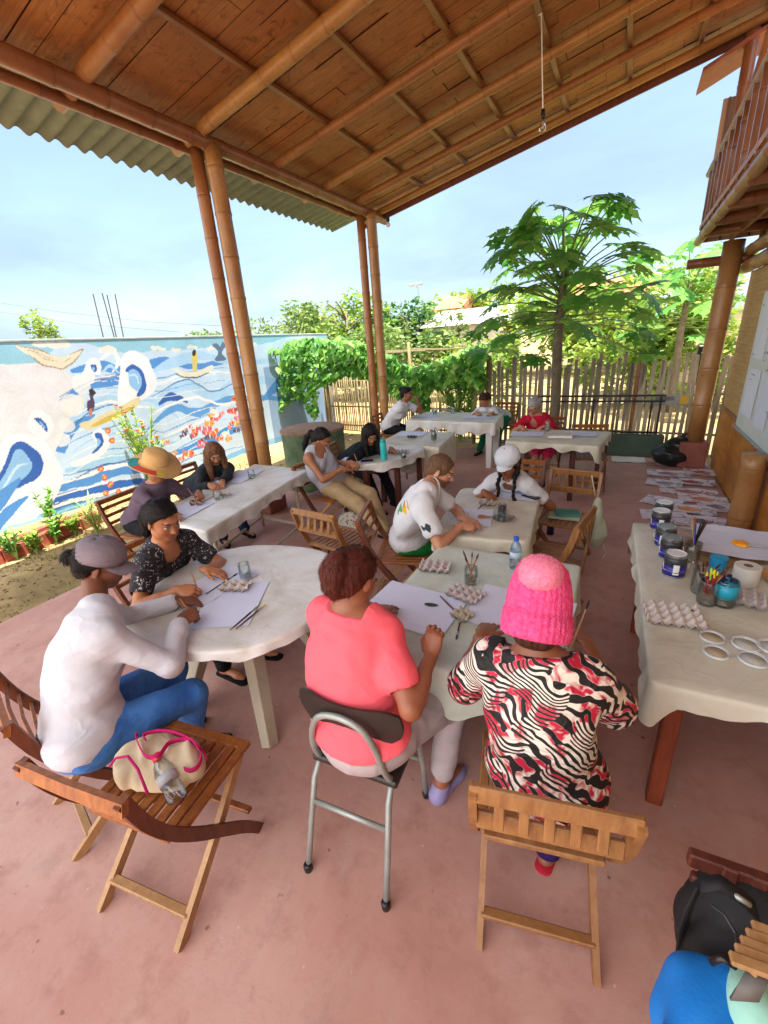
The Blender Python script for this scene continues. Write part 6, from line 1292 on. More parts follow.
MB().tube([tuple(A3(c4['W'][1])-c4['off']+A3((.030*math.cos(a), .030*math.sin(a), -.012*math.cos(a)))) for a in np.linspace(0, 2*math.pi, 20)], .0028, 6).build('bracelet', M('beads', '#c9b37a', .4), c4['root'], smooth=True)
# 5 straw hat
c5 = person('person in a wide straw hat and mauve long-sleeved top at the table by the mural', (-4.0, 2.36, .56), a3(156, 468, 1.10), (.86, -.02, -.42), (.98, -.05), a3(176, 517, .80), a3(199, 493, .80), (-3.50, 2.25, .09), (-3.48, 2.5, .09),
    top=m_mauve, sleeve='long', pants=m_blk, hair=m_hair_brown, hstyle='nape', skin='#a8714f', h=.007, shoe=m_blk, seed=5, poses=('rest', 'pen'))
kk = NT('straw'); n_ = kk.noise(kk.coord(scale=(60, 60, 60)), 3, 3); kk.col(kk.ramp(n_.outputs[0], [(.3, '#b98a4c'), (.7, '#dcb478')])); kk.set(Roughness=.8); kk.bump(n_.outputs[0], .5, .003)
def brim(x, y, z):
    r_ = math.hypot(x, y)
    if r_ > .115: a = math.atan2(y, x); z += .03*math.sin(a*2+.6)*(r_-.11)/.12
    return x, y, z
head_lathe(c5, 'straw_hat', [(.10, .0), (.15, -.006), (.195, -.012), (.212, -.014), (.213, -.008), (.195, -.005), (.118, .008), (.108, .02), (.104, .075), (.094, .115), (.062, .130), (0, .132)], kk.mat, (0, -.01, .045), n=48, sy=1.05, fn=brim)
for j, (cc, a0, a1) in enumerate([('#c8452f', 30, 95), ('#1f8a86', -25, 30), ('#c9b04a', 95, 120)]):
    vs = []; F = []
    for i in range(21):
        a = rad(a0+(a1-a0)*i/20)
        for r_ in (.140, .210): x, y, z = brim(r_*math.cos(a-rad(40)), r_*math.sin(a-rad(40))*1.05, -.004 if r_ > .2 else .0075); vs.append(c5['H']+c5['M'] @ V((x, y-.01, z+.045)))
    F = [(2*i, 2*i+1, 2*i+3, 2*i+2) for i in range(20)]; MB().add(vs, F).build('brim_lining', M('lining%d' % j, cc, .8), c5['root'], smooth=True)
head_lathe(c5, 'hat_band', [(.106, .012), (.107, .03), (.1055, .031)], M('band_tan', '#a5763f', .8), (0, -.01, .045), n=40, sy=1.06)
# teal under-brim stripe and red cuff
MB().tube([tuple(A3(c5['W'][0])-c5['off']+c5['R']*.03*math.cos(a)+A3((0, 0, 1))*.03*math.sin(a)-c5['B']*.02) for a in np.linspace(0, 2*math.pi, 16)], .011, 8).build('red_wristband', M('redband', '#c2202f', .7), c5['root'], smooth=True)
# 6 long brown hair, dark cardigan
c6 = person('woman with long brown hair and a dark cardigan beside the straw hat', (-4.36, 3.36, .56), a3(214, 453, 1.03), (.70, -.42, -.62), (.92, -.35), a3(210, 485, .80), a3(222, 482, .80), (-3.78, 3.05, .12), (-3.72, 3.32, .12),
    top=m_card, sleeve='long', pants=m_dkblue, hair=m_hair_lb, hstyle='long', skin='#b8805e', h=.007, shoe=m_blk, seed=6, hair_len=.30, poses=('pen', 'rest'))
s = SDF(A3(c6['N'])-.3, A3(c6['N'])+.2, .008); s.ell(c6['mid']+(c6['N']-c6['mid'])*.5+c6['fwd']*.045, [c6['R'], c6['fwd'], c6['up']], (.065, .098, .15)); v_, f_ = s.mesh(); np_mesh('undershirt', v_, f_, fabric('pale_top', '#b9aeb0', .1), c6['root'], None, c6['off'])
# 7 grey tank
c7 = person('girl with a black ponytail in a pale grey tank top and khaki trousers', a3(335, 484, .56), a3(322, 439, 1.08), (.82, .12, -.55), (.98, -.05), a3(343, 469, .79), a3(350, 463, .79), a3(400, 543, .09), a3(384, 528, .09), N=a3(313, 452, .97),
    top=m_greytank, sleeve='none', pants=m_khaki, hair=m_hair_black, hstyle='pony', skin='#a06a48', h=.007, seed=7, hair_len=.3, neckline=(.0, .02, .07), sandal=m_blk, pant_loose=.024, poses=('rest', 'rest'), hem=.12, knee=((.5, 0, 1), (.5, 0, 1)))
# 8 black tee
c8 = person('woman with loose dark hair in a black t-shirt writing behind the turquoise bottle', (-3.10, 4.80, .56), a3(370, 434, 1.04), (.62, -.50, -.62), (.92, -.38), a3(352, 463, .80), a3(392, 449, .80), (-2.6, 4.55, .09), (-2.5, 4.8, .09),
    top=m_blk, sleeve='short', pants=m_blk, hair=m_hair_black, hstyle='long', skin='#a86f4e', h=.007, shoe=m_blk, seed=8, hair_len=.26, bulk=1.08, poses=('pen', 'rest'))
# 9 bun at far table
c9 = person('woman with a black bun in a white t-shirt, chin on hand at the farthest table', (-3.74, 7.22, .56), a3(407, 394, 1.17), (.93, .05, -.22), (.98, .0), a3(421, 408, .82), a3(418, 402, 1.03), (-3.2, 7.1, .09), (-3.2, 7.3, .09),
    top=m_whitet, sleeve='short', pants=m_blk, hair=m_hair_black, hstyle='bunhigh', skin='#96603f', h=.008, shoe=m_blk, seed=9, bulk=1.12, hair_len=.2, elb=(None, (.8, .5, -.9)), poses=('rest', 'fist'), hd=[(1, 0, -.1), (-.2, -.1, 1)])
# 10 green trousers
c10 = person('person in green trousers bent low over the right end of the farthest table', (-1.98, 8.38, .56), a3(484, 400, .97), (-.12, -.62, -.76), (-.05, -1), a3(477, 413, .80), a3(492, 413, .80), (-2.2, 7.75, .09), (-1.92, 7.75, .09),
    top=m_whitet, sleeve='short', pants=m_green, hair=m_hair_brown, hstyle='pony', skin='#a8714f', h=.008, shoe=m_blk, seed=10, hair_len=.25)
# 11 red blouse
c11 = person('grey-haired woman with glasses in a crimson blouse and pink shorts', (-.93, 6.80, .56), a3(534, 406, 1.05), (-.10, -.75, -.58), (-.03, -1), a3(521, 427, .80), a3(545, 426, .80), a3(531, 490, .09), a3(541, 484, .09),
    top=m_red, sleeve='short', pants=m_pinksh, pant_len=.66, hair=m_hair_grey, hstyle='nape', skin='#b5805f', h=.007, sandal=m_blk, seed=11, hair_len=.2, bulk=1.15, specs=True, neckline=(.01, .0, .055))
# 12 bearded man
c12 = person('bearded man with short fair hair in a printed white t-shirt and green shorts', (-1.33, 2.82, .57), a3(441, 470, 1.13), (.86, .10, -.46), (.95, .18), a3(462, 526, .81), a3(464, 519, .82), (-1.30, 3.15, .09), (-1.08, 2.95, .09), N=a3(425, 493, 1.03),
    top=None or m_whitet, sleeve='short', pants=m_greensh, pant_len=.62, hair=m_hair_fair, hstyle='short', skin='#c08868', h=.006, shoe=m_blk, seed=12, female=False, sw=.165, bulk=.98, beard=True, poses=('pen', 'rest'), hd=[(.9, .35, -.1), (.9, -.1, -.1)], elb=((.05, -.8, -.7), (0, .9, -.5)), hair_len=.1, top_loose=.018)
def print_patch(c, pxs, cols, seed):      # printed motifs following the shirt: thin raised blobs
    sh = [o for o in c['root'].children if o.name.startswith('shirt') or o.name.startswith('blouse')][0]
    me = sh.data; co = np.empty(len(me.vertices)*3, np.float32); me.vertices.foreach_get('co', co); co = co.reshape(-1, 3)+c['off']; r = np.random.default_rng(seed)
    ca = me.color_attributes.new('paint', 'FLOAT_COLOR', 'POINT'); base = np.tile(np.array(lin('#cfcfd2')), (len(co), 1))
    for (ctr, rr, cl) in pxs:
        d = np.linalg.norm(co-np.array(ctr), axis=1)+.012*np.sin(co[:, 0]*130+co[:, 2]*90)+.008*np.sin(co[:, 1]*170-co[:, 2]*120); base[d < rr] = lin(cl)
    ca.data.foreach_set('color', np.concatenate([base, np.ones((len(co), 1))], 1).astype(np.float32).ravel())
    k = NT('printed_tee'); a_ = k.n('ShaderNodeAttribute'); a_.attribute_name = 'paint'; k.col(a_.outputs[0]); k.set(Roughness=.85); f = k.noise(k.coord(), 14, 4, .6, 1); k.bump(f.outputs[0], .5, .007); me.materials[0] = k.mat
Rr, Fw, Uc, Nn, md = c12['R'], c12['fwd'], c12['up'], c12['N'], c12['mid']
print_patch(c12, [(Nn-Uc*.16+Rr*.13-Fw*.06, .035, '#d9a02c'), (Nn-Uc*.20+Rr*.12-Fw*.09, .03, '#4f9a58'), (Nn-Uc*.13+Rr*.10-Fw*.10, .022, '#c4502c'), (c12['S'][0]+(c12['E'][0]-c12['S'][0])*.42+Rr*.06, .026, '#2c3438'), (Nn-Uc*.36+Rr*.13, .05, '#3c463c'), (Nn-Uc*.40+Rr*.12-Fw*.05, .035, '#c9a04a'), (Nn-Uc*.18+Fw*.12+Rr*.03, .04, '#4c5a5e'), (Nn-Uc*.25+Fw*.12+Rr*.04, .035, '#2f3a40')], None, 3)
# 13 braids and white cap
c13 = person('woman with long black braids and a white cap behind the middle table', (-.86, 4.24, .56), a3(508, 462, 1.05), (-.22, -.80, -.50), (-.08, -1), a3(486, 493, .80), a3(532, 489, .74), (-.95, 3.62, .09), (-.68, 3.62, .09),
    top=fabric('white_tee_two', '#cfcfd2', .05), sleeve='short', pants=m_whitet, hair=m_hair_black, hstyle='braids', skin='#8a5638', h=.0065, shoe=m_blk, seed=13, hair_len=.35, poses=('pen', 'rest'), neckline=(.005, .0, .05))
head_lathe(c13, 'cap', [(.098, .0), (.100, .02), (.097, .05), (.085, .076), (.058, .096), (.03, .105), (0, .107)], fabric('white_cap_fabric', '#c9ccd2', .06), (0, -.012, .022), sy=1.1); visor(c13, 'cap_visor', fabric('white_visor', '#c9ccd2', .06), z=.035, y0=.088, l_=.05, w_=.072)
# pencils and brushes in hands
pencil('pencil', 'wooden pencil in the hand of the woman in the white sweater', c1, 0, .15, m_wood2, (-.3, -.2))
t = thing('paint_brush', 'pale wooden paint brush held up by the woman in the pink beanie', 'brush', c_b := at(574, 640, .88)); q = at(588, 604, .98)-c_b; MB().tube([q*-.35, q*.85], [.004, .0035], 8).build('handle', m_wood2, t); MB().tube([q*.85, q*1.0, q*1.12], [.0042, .004, .001], 8).build('bristles', m_black, t)
pencil('pencil', 'pencil in the hand of the woman in the floral blouse', c2, 0, .14, m_wood2, (-.4, .1)); pencil('pencil', 'pencil held by the person in the straw hat', c5, 1, .14, m_wood2, (-.4, -.2)); pencil('pencil', 'pencil held by the dark-haired woman in black', c8, 0, .16, m_wood2, (-.5, .2)); pencil('pencil', 'pencil held by the bearded man', c12, 0, .14, m_wood2, (-.4, .1)); pencil('pencil', 'pencil held by the woman with long braids', c13, 0, .14, m_wood2, (.0, .5))
# knitted fuzz on the beanie
def fuzz(o, n, L, mat, name, root, seed=1):
    me = o.data; co = np.empty(len(me.vertices)*3); me.vertices.foreach_get('co', co); co = co.reshape(-1, 3); nr = np.empty(len(me.vertices)*3); me.vertices.foreach_get('normal', nr); nr = nr.reshape(-1, 3)
    r = np.random.default_rng(seed); me.calc_loop_triangles(); tr = np.array([t_.vertices[:] for t_ in me.loop_triangles]); A = co[tr[:, 0]]; B = co[tr[:, 1]]; C = co[tr[:, 2]]; ar = np.linalg.norm(np.cross(B-A, C-A), axis=1); i = r.choice(len(tr), n, p=ar/ar.sum()); u = r.random((n, 2)); m_ = u.sum(1) > 1; u[m_] = 1-u[m_]
    P = A[i]+(B-A)[i]*u[:, :1]+(C-A)[i]*u[:, 1:]; N_ = nr[tr[i, 0]]; d = N_+r.normal(size=P.shape)*.7; d /= np.linalg.norm(d, axis=1)[:, None]; s_ = np.cross(d, r.normal(size=P.shape)); s_ /= np.linalg.norm(s_, axis=1)[:, None]; l_ = r.uniform(.4, 1, n)[:, None]*L
    vv = np.stack([P-s_*.0005, P+s_*.0005, P+d*l_], 1).reshape(-1, 3); np_mesh(name, vv, np.arange(n)[:, None]*3+[0, 1, 2], mat, root)
for o in list(c4['root'].children):
    if o.name.startswith('beanie'): fuzz(o, 9000, .006, kb.mat, 'knit_fuzz', c4['root'])
    if o.name.startswith('pompom'): fuzz(o, 6000, .009, kb2.mat, 'pompom_fuzz', c4['root'], 2)
# ================================================================= THINGS ON TABLES AND FLOOR
def sheet(label, px, rot, w_, l_, z=.753, mat=None, name='paper_sheet', cat='paper', group='drawing paper on the tables', curl=.003):
    c = V(px) if len(px) == 3 else at(px[0], px[1], z); t = MB(); nx = 6; vs = []
    for lay in (0, 1):
        for i in range(nx+1):
            for j in range(nx+1):
                x = (i/nx-.5)*w_; y = (j/nx-.5)*l_; e = max(abs(i/nx-.5), abs(j/nx-.5))*2; vs.append((x, y, .0012*lay+curl*(e**6)*(.5+.5*math.sin(i*2.1+j*1.7+c.x*9))))
    F = []; m1 = (nx+1)**2
    for lay in (0, 1):
        for i in range(nx):
            for j in range(nx): a = lay*m1+i*(nx+1)+j; q = (a, a+nx+1, a+nx+2, a+1); F.append(q if lay else q[::-1])
    t.add(vs, F); o = t.build(name, mat or m_paper, smooth=False); o.location = (c.x, c.y, z); o.rotation_euler = (0, 0, rad(rot)); return tag(o, label, cat, group)
Z1 = .7535; Z2 = .7552; Z3 = .757
m_pap_b = M('paper_bluish', '#ccd0e4', .75, .03, 4, .05); m_pap_w = M('paper_warm', '#dcd6cc', .75, .04, 4, .05)
sheet('paper under the pencil of the woman in the white sweater', (232, 604), 28, .30, .42, Z1, m_pap_b); sheet('paper in front of the woman in the floral blouse', (218, 583), -6, .28, .38, Z2, m_pap_b)
sheet('large paper in front of the coral polo woman with a green cut-out on it', (413, 607), -4, .46, .36, Z1, m_pap_b); sheet('paper under the hands of the woman in the pink beanie', (520, 612), -3, .46, .36, Z1, m_pap_b)
sheet('paper the bearded man is drawing on', (473, 517), 10, .28, .34, Z1, m_pap_b); sheet('paper in front of the woman with long braids', (512, 494), 3, .42, .28, Z1, m_pap_b)
sheet('paper under the straw hat person\'s hands', (186, 510), 10, .30, .42, Z1, m_pap_b); sheet('paper beside the long-haired woman in the cardigan', (240, 476), 14, .34, .5, Z1, m_pap_b)
sheet('paper in front of the girl in the grey tank top', (352, 461), 15, .28, .36, Z1, m_pap_b); sheet('paper in front of the dark-haired woman in black', (376, 453), 24, .30, .36, Z2, m_pap_b)
sheet('paper on the deep-draped small table', (412, 434), 5, .4, .3, .7435, m_pap_b); sheet('paper under the arm of the bun-haired woman', (424, 416), 0, .42, .3, Z1, m_pap_b); sheet('paper in front of the person bent over the farthest table', (478, 417), 0, .5, .3, Z1, m_pap_b)
sheet('paper in front of the grey-haired woman', (527, 434), 3, .42, .3, Z1, m_pap_b); sheet('second paper on the right side of the grey-haired woman\'s table', (580, 434), -2, .4, .3, Z1, m_pap_b)
# egg cartons: a tray of cups with pointed dividers
def carton(label, px, rot, nx, ny, z, c='#b5a8a2', paints=(), name='egg_carton', p=.044, group='egg carton paint palettes'):
    q = at(px[0], px[1], z) if len(px) == 2 else V(px); mb = MB(); res = 8; X_ = nx*res+1; Y_ = ny*res+1; H_ = .040; vs = []
    for lay in (0, 1):
        for i in range(X_):
            for j in range(Y_):
                u = i/res; v_ = j/res; hh = .5-.25*(math.cos(2*math.pi*u)+math.cos(2*math.pi*v_))*-1; hh = max(0, .5*(math.cos(2*math.pi*u)*.5+math.cos(2*math.pi*v_)*.5)+.5)**1.5
                edge = min(u, nx-u, v_, ny-v_); hh = hh if edge > .12 else hh*.75
                vs.append(((u-nx/2)*p, (v_-ny/2)*p, .004+H_*hh-.0025*lay+random.uniform(-.0008, .0008)))
    F = []; m1 = X_*Y_
    for lay in (0, 1):
        for i in range(X_-1):
            for j in range(Y_-1): a = lay*m1+i*Y_+j; f = (a, a+Y_, a+Y_+1, a+1); F.append(f if lay == 0 else f[::-1])
    mb.add(vs, F); t = thing(name, label, 'egg carton', (q.x, q.y, z), rad(rot), group); mb.build('tray', M('pulp', c, .95, .12, 18, .5, 120), t, smooth=True)
    for (i, j, cc) in paints: MB().lathe([(0, .0), (.014, .001), (.012, .004), (0, .006)], ((i+.5-nx/2)*p, (j+.5-ny/2)*p, .006), 14).build('paint', M('paint_blob', cc, .3, .1), t, smooth=True)
    return t
def tumbler(label, px, z, r, h, contents=None, name='water_jar', brushes=0, lvl=.6, cmat=None, group=None, cat='jar', lean=1.0):
    q = at(px[0], px[1], z); t = thing(name, label, cat, (q.x, q.y, z), random.uniform(0, 6), group)
    MB().lathe([(r*.9, .0), (r, .01), (r, h*.88), (r*.93, h*.93), (r*.96, h), (r*.88, h), (r*.86, h*.93), (r*.92, h*.87), (r*.92, .014), (0, .012)], (0, 0, 0), 28).build('glass', m_glass, t, smooth=True)
    if contents: MB().lathe([(0, .013), (r*.90, .015), (r*.90, h*lvl), (0, h*lvl)], (0, 0, 0), 28).build('liquid', contents, t, auto=40)
    for i in range(brushes):
        a = random.uniform(0, 6.28); d = V((math.cos(a)*r*1.2*lean, math.sin(a)*r*1.2*lean, random.uniform(.14, .2))); b = V((-math.cos(a)*r*.5, -math.sin(a)*r*.5, .02)); br_ = thing_child('brush', t)
        MB().tube([b, b+(d-b)*.8], [.003, .0045], 6).build('brush_handle', random.choice([m_wood_dk, m_black, m_wood_or, m_wood2]), t); MB().tube([b+(d-b)*.8, b+(d-b)*.9, b+(d-b)*1.02], [.004, .0055, .001], 6).build('brush_bristles', m_wood_dk, t)
    return t
def thing_child(n, t): return None
m_liq = {n: M('liquid_'+n, c, .15, .1, 9, 0) for n, c in dict(green='#5c6a58', brown='#8a6448', grey='#8e9490', dark='#20262a', clear='#c6cccb').items()}
carton('small egg carton palette on the round table', (236, 589), 20, 3, 2, Z1, '#b8ada6', [(0, 0, '#6a3c2c'), (1, 0, '#b5452f')], p=.055); carton('egg carton palette with a yellow well at the far side of the front centre table', (435, 569), 10, 4, 3, Z1, '#b2a6a4', [(2, 1, '#d9902c'), (3, 1, '#c25a2f')])
carton('egg carton palette with orange paint beside the glass of brushes', (465, 597), -15, 4, 3, Z1, '#b2a6a4', [(1, 2, '#d9902c'), (2, 2, '#c25a2f'), (0, 1, '#9a7a4a')]); carton('torn grey egg carton piece with a yellow dab on the front centre table', (462, 618), -20, 2, 2, Z1, '#a8a08c', [(1, 1, '#d9c42c')])
carton('egg carton palette in the middle of the bearded man\'s table', (488, 505), 5, 3, 2, Z1, '#a8a09c', [(2, 0, '#c9b04a'), (0, 1, '#3c4a48')]); carton('egg carton palette beside the pens near the sunglasses', (224, 496), 14, 4, 1, Z1, '#b8ada6', [(1, 0, '#6a4a3c')])
carton('egg carton palette next to the turquoise bottle', (402, 453), 25, 4, 3, Z1, '#a8a29e', [(1, 1, '#3a3c40'), (2, 1, '#5a5450')]); carton('egg carton palette on the deep-draped small table', (412, 438), 3, 3, 2, .7435, '#55524e', [(1, 1, '#202020')])
carton('egg carton palette at the middle of the farthest table', (446, 411), 0, 4, 2, Z1, '#a8a29e', [(1, 1, '#3a3c40')]); carton('big pale egg tray on the left edge of the supply table', (672, 618), 8, 5, 4, .7535, '#c4bab4', [(4, 3, '#15181c')], p=.045)
carton('cluster of egg tray pieces beside the toilet roll on the supply table', (742, 600), -10, 4, 4, .7535, '#b4aaa8', p=.042)
tumbler('clear glass tumbler beside the small egg carton on the round table', (246, 578), Z1, .034, .10, m_liq['clear'], 'glass_tumbler', cat='glass', lvl=.45)
tumbler('glass jar of brushes in brownish water on the front centre table', (471, 583), Z1, .036, .10, m_liq['brown'], 'brush_jar', 5, .4)
tumbler('jar of dark water on a plate on the bearded man\'s table', (502, 515), Z1, .034, .085, m_liq['dark'], lvl=.85); tumbler('glass of cloudy water near the sunglasses', (218, 499), Z1, .034, .08, m_liq['clear'], lvl=.5); tumbler('glass of grey water at the far end of the table by the mural', (252, 478), Z1, .036, .09, m_liq['grey'], lvl=.4)
tumbler('glass of dark water beside the turquoise bottle', (404, 459), Z1, .034, .07, m_liq['dark'], lvl=.7); tumbler('jar of greenish water on the deep-draped small table', (434, 440), .7435, .04, .11, m_liq['green'], lvl=.75, brushes=2)
tumbler('left jar of water on the farthest table', (435, 414), Z1, .04, .11, m_liq['grey'], lvl=.6); tumbler('right jar of water on the farthest table', (453, 413), Z1, .045, .12, m_liq['grey'], lvl=.6); tumbler('tall glass on the grey-haired woman\'s table', (547, 431), Z1, .035, .14, m_liq['clear'], lvl=.3, brushes=2)
# brushes lying about
def brush(label, a, b, z=Z3+.003, col=None, tip=None):
    p = at(*a, z); q = at(*b, z); t = thing('paint_brush', label, 'brush', p, group='brushes lying on the tables'); d = q-p
    MB().tube([V((0, 0, 0)), d*.72], [.003, .0042], 8).build('handle', col or m_wood_dk, t, smooth=True); MB().tube([d*.72, d*.84], .0042, 8).build('ferrule', m_metal, t); MB().tube([d*.84, d*.92, d], [.0045, .005, .001], 8).build('bristles', tip or m_black, t)
brush('dark brush lying next to the egg carton on the round table', (206, 594), (238, 573)); brush('upper of two brushes at the rim of the round table', (230, 630), (258, 606), tip=M('tip_green', '#7da038', .5)); brush('lower of two brushes at the rim of the round table', (236, 629), (266, 604), tip=M('tip_yellow', '#c9b82c', .5))
brush('thin brush lying across the front centre table', (440, 596), (462, 618)); brush('palette knife shaped brush near the yellow dab', (462, 612), (456, 640)); brush('brush lying by the leaf on the bearded man\'s table', (478, 509), (489, 498)); brush('brush lying on the table by the mural', (200, 503), (222, 492))
# cut-out leaf, leaf, phones, glasses
q = at(431, 605, Z3); mb = MB(); mb.lathe([(0, 0), (.035, 0), (.035, .001), (0, .001)], (0, 0, 0), 9); mb.v = [(x*1.0+y*.3, y*.5+abs(x)*.1, z) for x, y, z in mb.v]; o = mb.build('leaf_cutout', M('dark_green_leaf', '#2c3f34', .7)); o.location = q; tag(o, 'small dark green leaf cut-out lying on the big paper', 'leaf')
q = at(484, 517, Z3); mb = MB(); mb.add([(.05*math.cos(a)*(1+.25*math.cos(3*a)), .035*math.sin(a)*(1+.2*math.cos(3*a)), .004+.004*math.cos(a*2)) for a in np.linspace(0, 6.2, 24)]+[(0, 0, .001)], [(i, (i+1) % 24, 24) for i in range(24)]); o = mb.build('dry_leaf', M('brown_leaf', '#a8743c', .7)); o.location = q; tag(o, 'dry brown leaf on the bearded man\'s paper', 'leaf')
def phone(label, px, rot, c='#1a1a1f'):
    q = at(px[0], px[1], Z3); t = thing('mobile_phone', label, 'phone', (q.x, q.y, Z3), rad(rot), 'phones on the tables'); MB().box((0, 0, .004), (.07, .145, .008), None, .0035).build('case', M('phone_case', c, .4), t); MB().box((0, 0, .0085), (.064, .137, .0012), None, .0005).build('screen', M('phone_screen', '#0c0c12', .1), t)
phone('black phone on the middle table beside the braided woman\'s paper', (531, 497), 60); phone('dark phone on the table in front of the grey tank top', (367, 461), -60, '#2a1f45')
t = thing('sunglasses', 'brown-lensed sunglasses lying on the table by the mural', 'sunglasses', at(196, 504, Z1+.012), rad(20)); 
for sx in (-.033, .033): MB().lathe([(0, -.002), (.028, -.002), (.03, 0), (.028, .002), (0, .002)], (sx, 0, .012), 20, Matrix.Rotation(rad(62), 3, 'X')).build('lens', M('brown_lens', '#5a3020', .15), t, smooth=True)
MB().tube([(-.01, 0, .018), (.01, 0, .018)], .002, 6).tube([(-.062, 0, .016), (-.06, .05, .0), (-.05, .11, -.006)], .002, 6).tube([(.062, 0, .016), (.06, .05, .0), (.03, .11, -.006)], .002, 6).build('frame', m_black, t)
t = thing('plate', 'clear glass saucer under the jar on the bearded man\'s table', 'plate', at(504, 519, Z1)); MB().lathe([(0, .001), (.05, .001), (.08, .006), (.085, .01), (.08, .009), (.05, .004), (0, .004)], (0, 0, 0), 32).build('dish', m_glass, t, smooth=True)
# bottles
def bottle(name, label, loc, prof, mat, cap_prof, cap_mat, rot=None, liquid=None):
    t = thing(name, label, 'bottle', loc); 
    if rot is not None: t.rotation_euler = rot
    MB().lathe(prof, (0, 0, 0), 26).build('bottle_body', mat, t, auto=50); MB().lathe(cap_prof, (0, 0, 0), 20).build('cap', cap_mat, t, auto=40); return t
m_pet = glass_mat('pet_plastic', (.62, .72, .78), .08, .9)
t = bottle('water_bottle', 'clear water bottle with a bright blue cap behind the pink beanie', at(515, 568, Z1), [(.028, 0), (.031, .006), (.031, .05), (.029, .055), (.031, .06), (.031, .12), (.024, .150), (.012, .172), (.012, .18)], m_pet, [(.015, .174), (.015, .196), (.0, .197)], M('blue_cap', '#1f5fd0', .4)); MB().lathe([(.0315, .07), (.0318, .07), (.0318, .11), (.0315, .11)], (0, 0, 0), 26).build('label_band', M('pale_label', '#b9cfe0', .5), t, smooth=True)
t = bottle('drinking_bottle', 'tall turquoise drinking bottle on the dark-legged table', at(384, 460, Z1), [(.034, 0), (.037, .006), (.037, .19), (.033, .205)], M('turquoise_plastic', '#2fb8b4', .35, .05), [(.033, .205), (.034, .225), (.028, .245), (.0, .246)], M('turquoise_cap', '#2aa39e', .4)); MB().tube([(-.02, 0, .24), (-.018, 0, .262), (.018, 0, .262), (.02, 0, .24)], .005, 8).build('loop', M('turquoise_loop', '#2aa39e', .4), t, smooth=True)
t = bottle('drinking_bottle', 'black flask standing on the floor beside the middle table', at(550, 534, 0), [(.034, 0), (.037, .006), (.037, .19), (.033, .21), (.026, .225)], m_black, [(.030, .222), (.031, .25), (.0, .255)], m_black); MB().tube([(-.022, 0, .25), (-.024, 0, .285), (.024, 0, .285), (.022, 0, .25)], .005, 8).build('loop', m_black, t, smooth=True); 
for z in (.06, .12): MB().lathe([(.0372, z), (.0376, z), (.0376, z+.03), (.0372, z+.03)], (0, 0, 0), 26).build('blue_mark', M('bluemark', '#24306a', .4), t)
# ---- supply table: paint tins
m_tin = M('tin_metal', '#b9bcb8', .25, .08, 6, .05, metallic=.9); m_tin_dk = M('tin_dark_label', '#33343a', .4, .15, 9, 0); m_tin_blue = M('tin_blue_label', '#2b2390', .4, .08, 8, 0)
def tin(px, label, lidc, r=.052, h=.125, dirty=None):
    q = at(px[0], px[1], .7535); t = thing('paint_tin', label, 'paint tin', (q.x, q.y, .7535), random.uniform(-.3, .3)-1.6, 'paint tins on the supply table')
    MB().lathe([(r, 0), (r*1.02, .003), (r, .006), (r, h-.006), (r*1.03, h-.003), (r*1.03, h), (r*.9, h), (r*.9, h-.006), (0, h-.006)], (0, 0, 0), 40).build('can', m_tin, t, auto=40)
    MB().lathe([(r*1.003, .008), (r*1.008, .008), (r*1.008, h*.5), (r*1.003, h*.5)], (0, 0, 0), 40).build('blue_label', m_tin_blue, t, smooth=True); MB().lathe([(r*1.003, h*.5), (r*1.009, h*.5), (r*1.009, h-.012), (r*1.003, h-.012)], (0, 0, 0), 40).build('dark_label', m_tin_dk, t, smooth=True)
    vs = []; 
    for i in range(7):
        a = rad(-20+30*i/6)
        for z in (.02, h*.62): vs.append((r*1.014*math.cos(a), r*1.014*math.sin(a), z))
    MB().add(vs, [(2*i, 2*i+2, 2*i+3, 2*i+1) for i in range(6)]).build('white_label', m_white_pl, t, smooth=True)
    MB().lathe([(r*.86, h-.003), (r*.86, h+.002), (r*.8, h+.003), (r*.74, h), (0, h-.0005)], (0, 0, 0), 40).build('lid', lidc, t, auto=40)
    MB().tube([(0, -r*1.02, h*.8), (.02, -r*1.1, h*.55), (r*.6, -r*1.1, h*.35), (r*1.2, -.01, h*.28), (r*.6, r*1.1, h*.35), (.02, r*1.1, h*.55), (0, r*1.02, h*.8)], .0018, 6).build('handle', m_tin, t, smooth=True)
m_lidw = M('lid_white', '#d2d4d6', .4, .08, 9); m_lidg = M('lid_metal', '#9aa09c', .3, .2, 20, .1, metallic=.7)
tin((673, 574), 'nearest blue-banded paint tin with a clean white lid', m_lidw); tin((669, 557), 'second paint tin from the front with a stained metal lid', m_lidg); tin((664, 545), 'third paint tin from the front with a grey metal lid', m_lidg); tin((659, 528), 'fourth paint tin from the front with a bright white lid', m_lidw); tin((662, 519), 'rearmost paint tin at the far corner of the supply table', m_lidw)
